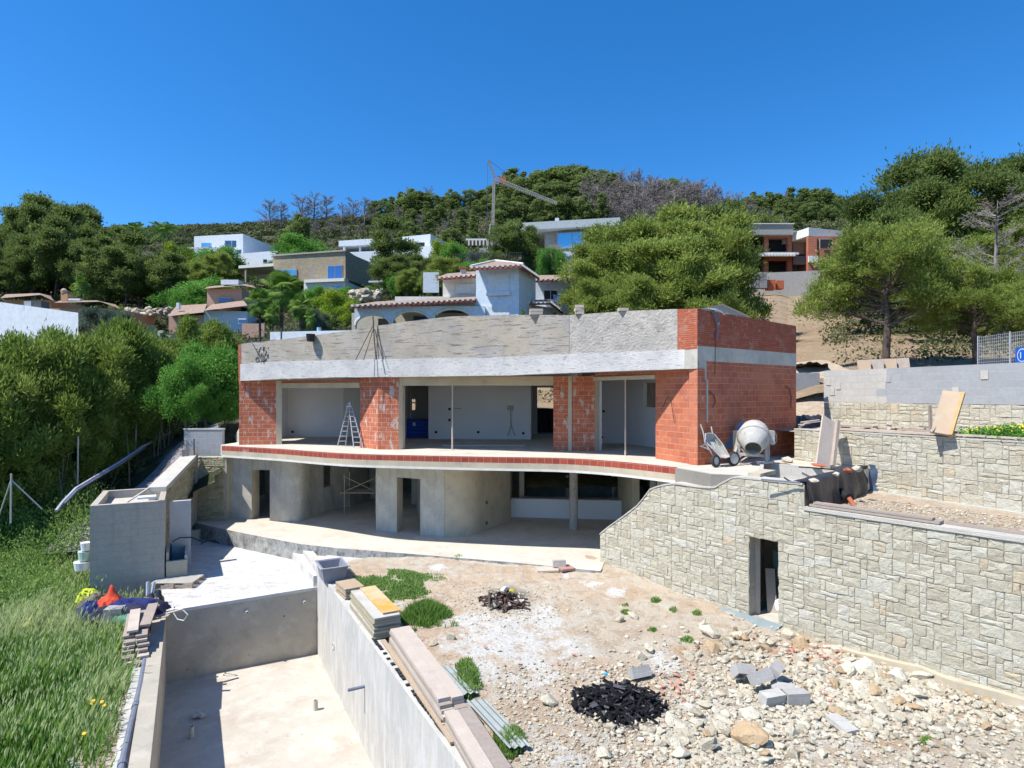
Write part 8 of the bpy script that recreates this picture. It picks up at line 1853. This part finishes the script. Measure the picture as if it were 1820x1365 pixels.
for k in range(2):
    for q in range(2): MB().box(W(1339+k*15, 506-q*14.5, 80), (1.0, 1.0, 1.0)).build('pallet_load', SURF('stacked_blocks', (.30, .28, .28), (.24, .225, .23), 6, coordk='Object'), bs2)
bs3 = thing('brick_pallets', 'pallets of orange bricks stacked before the retaining wall', 'brick pallets', W(1372, 514, 80))
for k in range(2): MB().box(W(1369+k*15, 507, 80.5+k*.3), (1.0, 1.0, 1.1+.2*(1-k))).build('pallet_load', m_redbrick_far if False else PLAIN('orange_brick_load', (.50, .14, .06), .9), bs3)
# pink house
v = thing('pink_house', 'pink rendered house with low tiled roofs behind the hedge', 'house', W(380, 585, 62)); Y = 62
block(v, 'upper_body', 368, 430, 513, 545, Y, m_pink, depth=5); MB().prism([fpt(430.2, 62), fpt(452, 65), fpt(450, 68), fpt(428, 66)], zv(545, 62), zv(513, 62)).build('side_body', m_pink, v)
window(v, 389, 412, 528, 540, 61.9, m_pink, m_glass, div=2)
tiled_roof(v, [W(362, 513, 61.2), W(430, 507, 61.0), W(456, 512, 64)], [W(372, 509, 66), W(430, 504, 66), W(448, 507, 68)], edge=False)
MB().box(W(412, 503, 63), (1.8, 1, .5)).build('roof_tank', m_villa, v)
block(v, 'lower_body', 300, 362, 560, 600, 58, m_pink, depth=6); block(v, 'lower_body', 362.3, 440, 551, 600, 58, m_villa, Y1=59, depth=6)
tiled_roof(v, [W(298, 562, 57), W(362, 555, 57)], [W(314, 543, 61), W(368, 540, 61.8)], edge=False); tiled_roof(v, [W(362, 552, 57.2), W(440, 543, 58)], [W(376, 541, 61.8), W(432, 533, 61.9)], edge=False)
face(v, 'low_chimney', 313, 318, 538, 549, 58.5, m_villa); window(v, 335, 350, 569, 583, 57.9, m_pink, m_glass_b); window(v, 318, 332, 569, 583, 57.9, m_pink, m_glass_b); window(v, 424, 438, 566, 576, 57.8, m_villa, m_glass)
face(v, 'annex', 430, 470, 575, 600, 55, m_pink)
# orange house far left
v = thing('orange_house', 'orange rendered house with brown tiled roofs behind the plain white wall', 'house', W(90, 590, 58)); Y = 58
block(v, 'left_body', 8, 92, 533, 600, 58, m_orangest, depth=5); block(v, 'right_body', 80, 205, 548, 600, 55, m_orangest, depth=6)
tiled_roof(v, [W(0, 530, 57), W(72, 524, 57), W(96, 535, 57)], [W(10, 523, 61), W(70, 521, 61), W(90, 526, 61)], edge=False)
tiled_roof(v, [W(96, 538, 54.5), W(178, 536, 54.5), W(214, 549, 54.5)], [W(108, 534, 59), W(172, 534, 59), W(205, 541, 59)], edge=False)
ch_ = face(v, 'chimney', 108, 120, 522, 535, 57, m_orangest, th=.7); MB().lathe([(.25, 0), (.28, .3), (.1, .5)], W(114, 522, 57.2), seg=10).build('chimney_pot', m_ply, v)
face(v, 'solar_panel', 121, 142, 530.5, 534, 57, m_villa)
# plain white wall building
v = thing('plain_white_building', 'plain grey white building with sloping roof edge at the left picture edge', 'building', W(50, 620, 33)); Y = 33
a, b = Vector(fpt(-160, 36)), Vector(fpt(139, 32)); d = (b-a).normalized(); n = Vector((-d.y, d.x))*5
MB().prism([a, b, b*1.16, a*1.16], 1.0, [zv(515, 36), zv(556, 32), zv(556, 32), zv(515, 36)]).build('wall', m_villa, v)
g_ = face(v, 'window', 88, 112, 592, 606, 32.3, m_darkroom, 32.2, .1, .1); face(v, 'window_shutter', 103, 112, 592, 606, 32.0, m_villa_w, 31.95, .05, .1)
vb = W(66, 545, 33.5); MB().box(vb, (.9, .6, .55)).build('air_unit', m_steel, v); MB().box(vb+Vector((-.28, -.31, 0)), (.4, .02, .5)).build('grille', m_alu, v)
# low white terrace wall behind the left parapet
v = thing('pale_garden_wall', 'low pale blue garden wall behind the left end of the parapet', 'wall', W(530, 610, 34)); face(v, 'wall_panel', 480, 640, 590, 625, 34, m_villa, 33); MB().tube([W(567, 582, 33.8), W(567, 600, 33.8)], .12, 8).build('cylinder_post', m_cyanst, v)
MB().tube([W(500, 583, 33.6), W(500, 606, 33.6)], .05, 6).build('thin_post', m_steel, v)
v = thing('small_white_wall', 'small white garden wall beside the stone clad villa', 'wall', W(672, 510, 74)); face(v, 'wall_panel', 655, 680, 499, 502, 74, m_villa); face(v, 'wall_pier', 676, 680, 498, 515, 73.8, m_villa)
v = thing('white_outbuilding', 'small white outbuilding wall among the trees left of the blue villa', 'wall', W(760, 515, 56)); face(v, 'wall_panel', 752, 780, 484, 520, 56, m_villa)
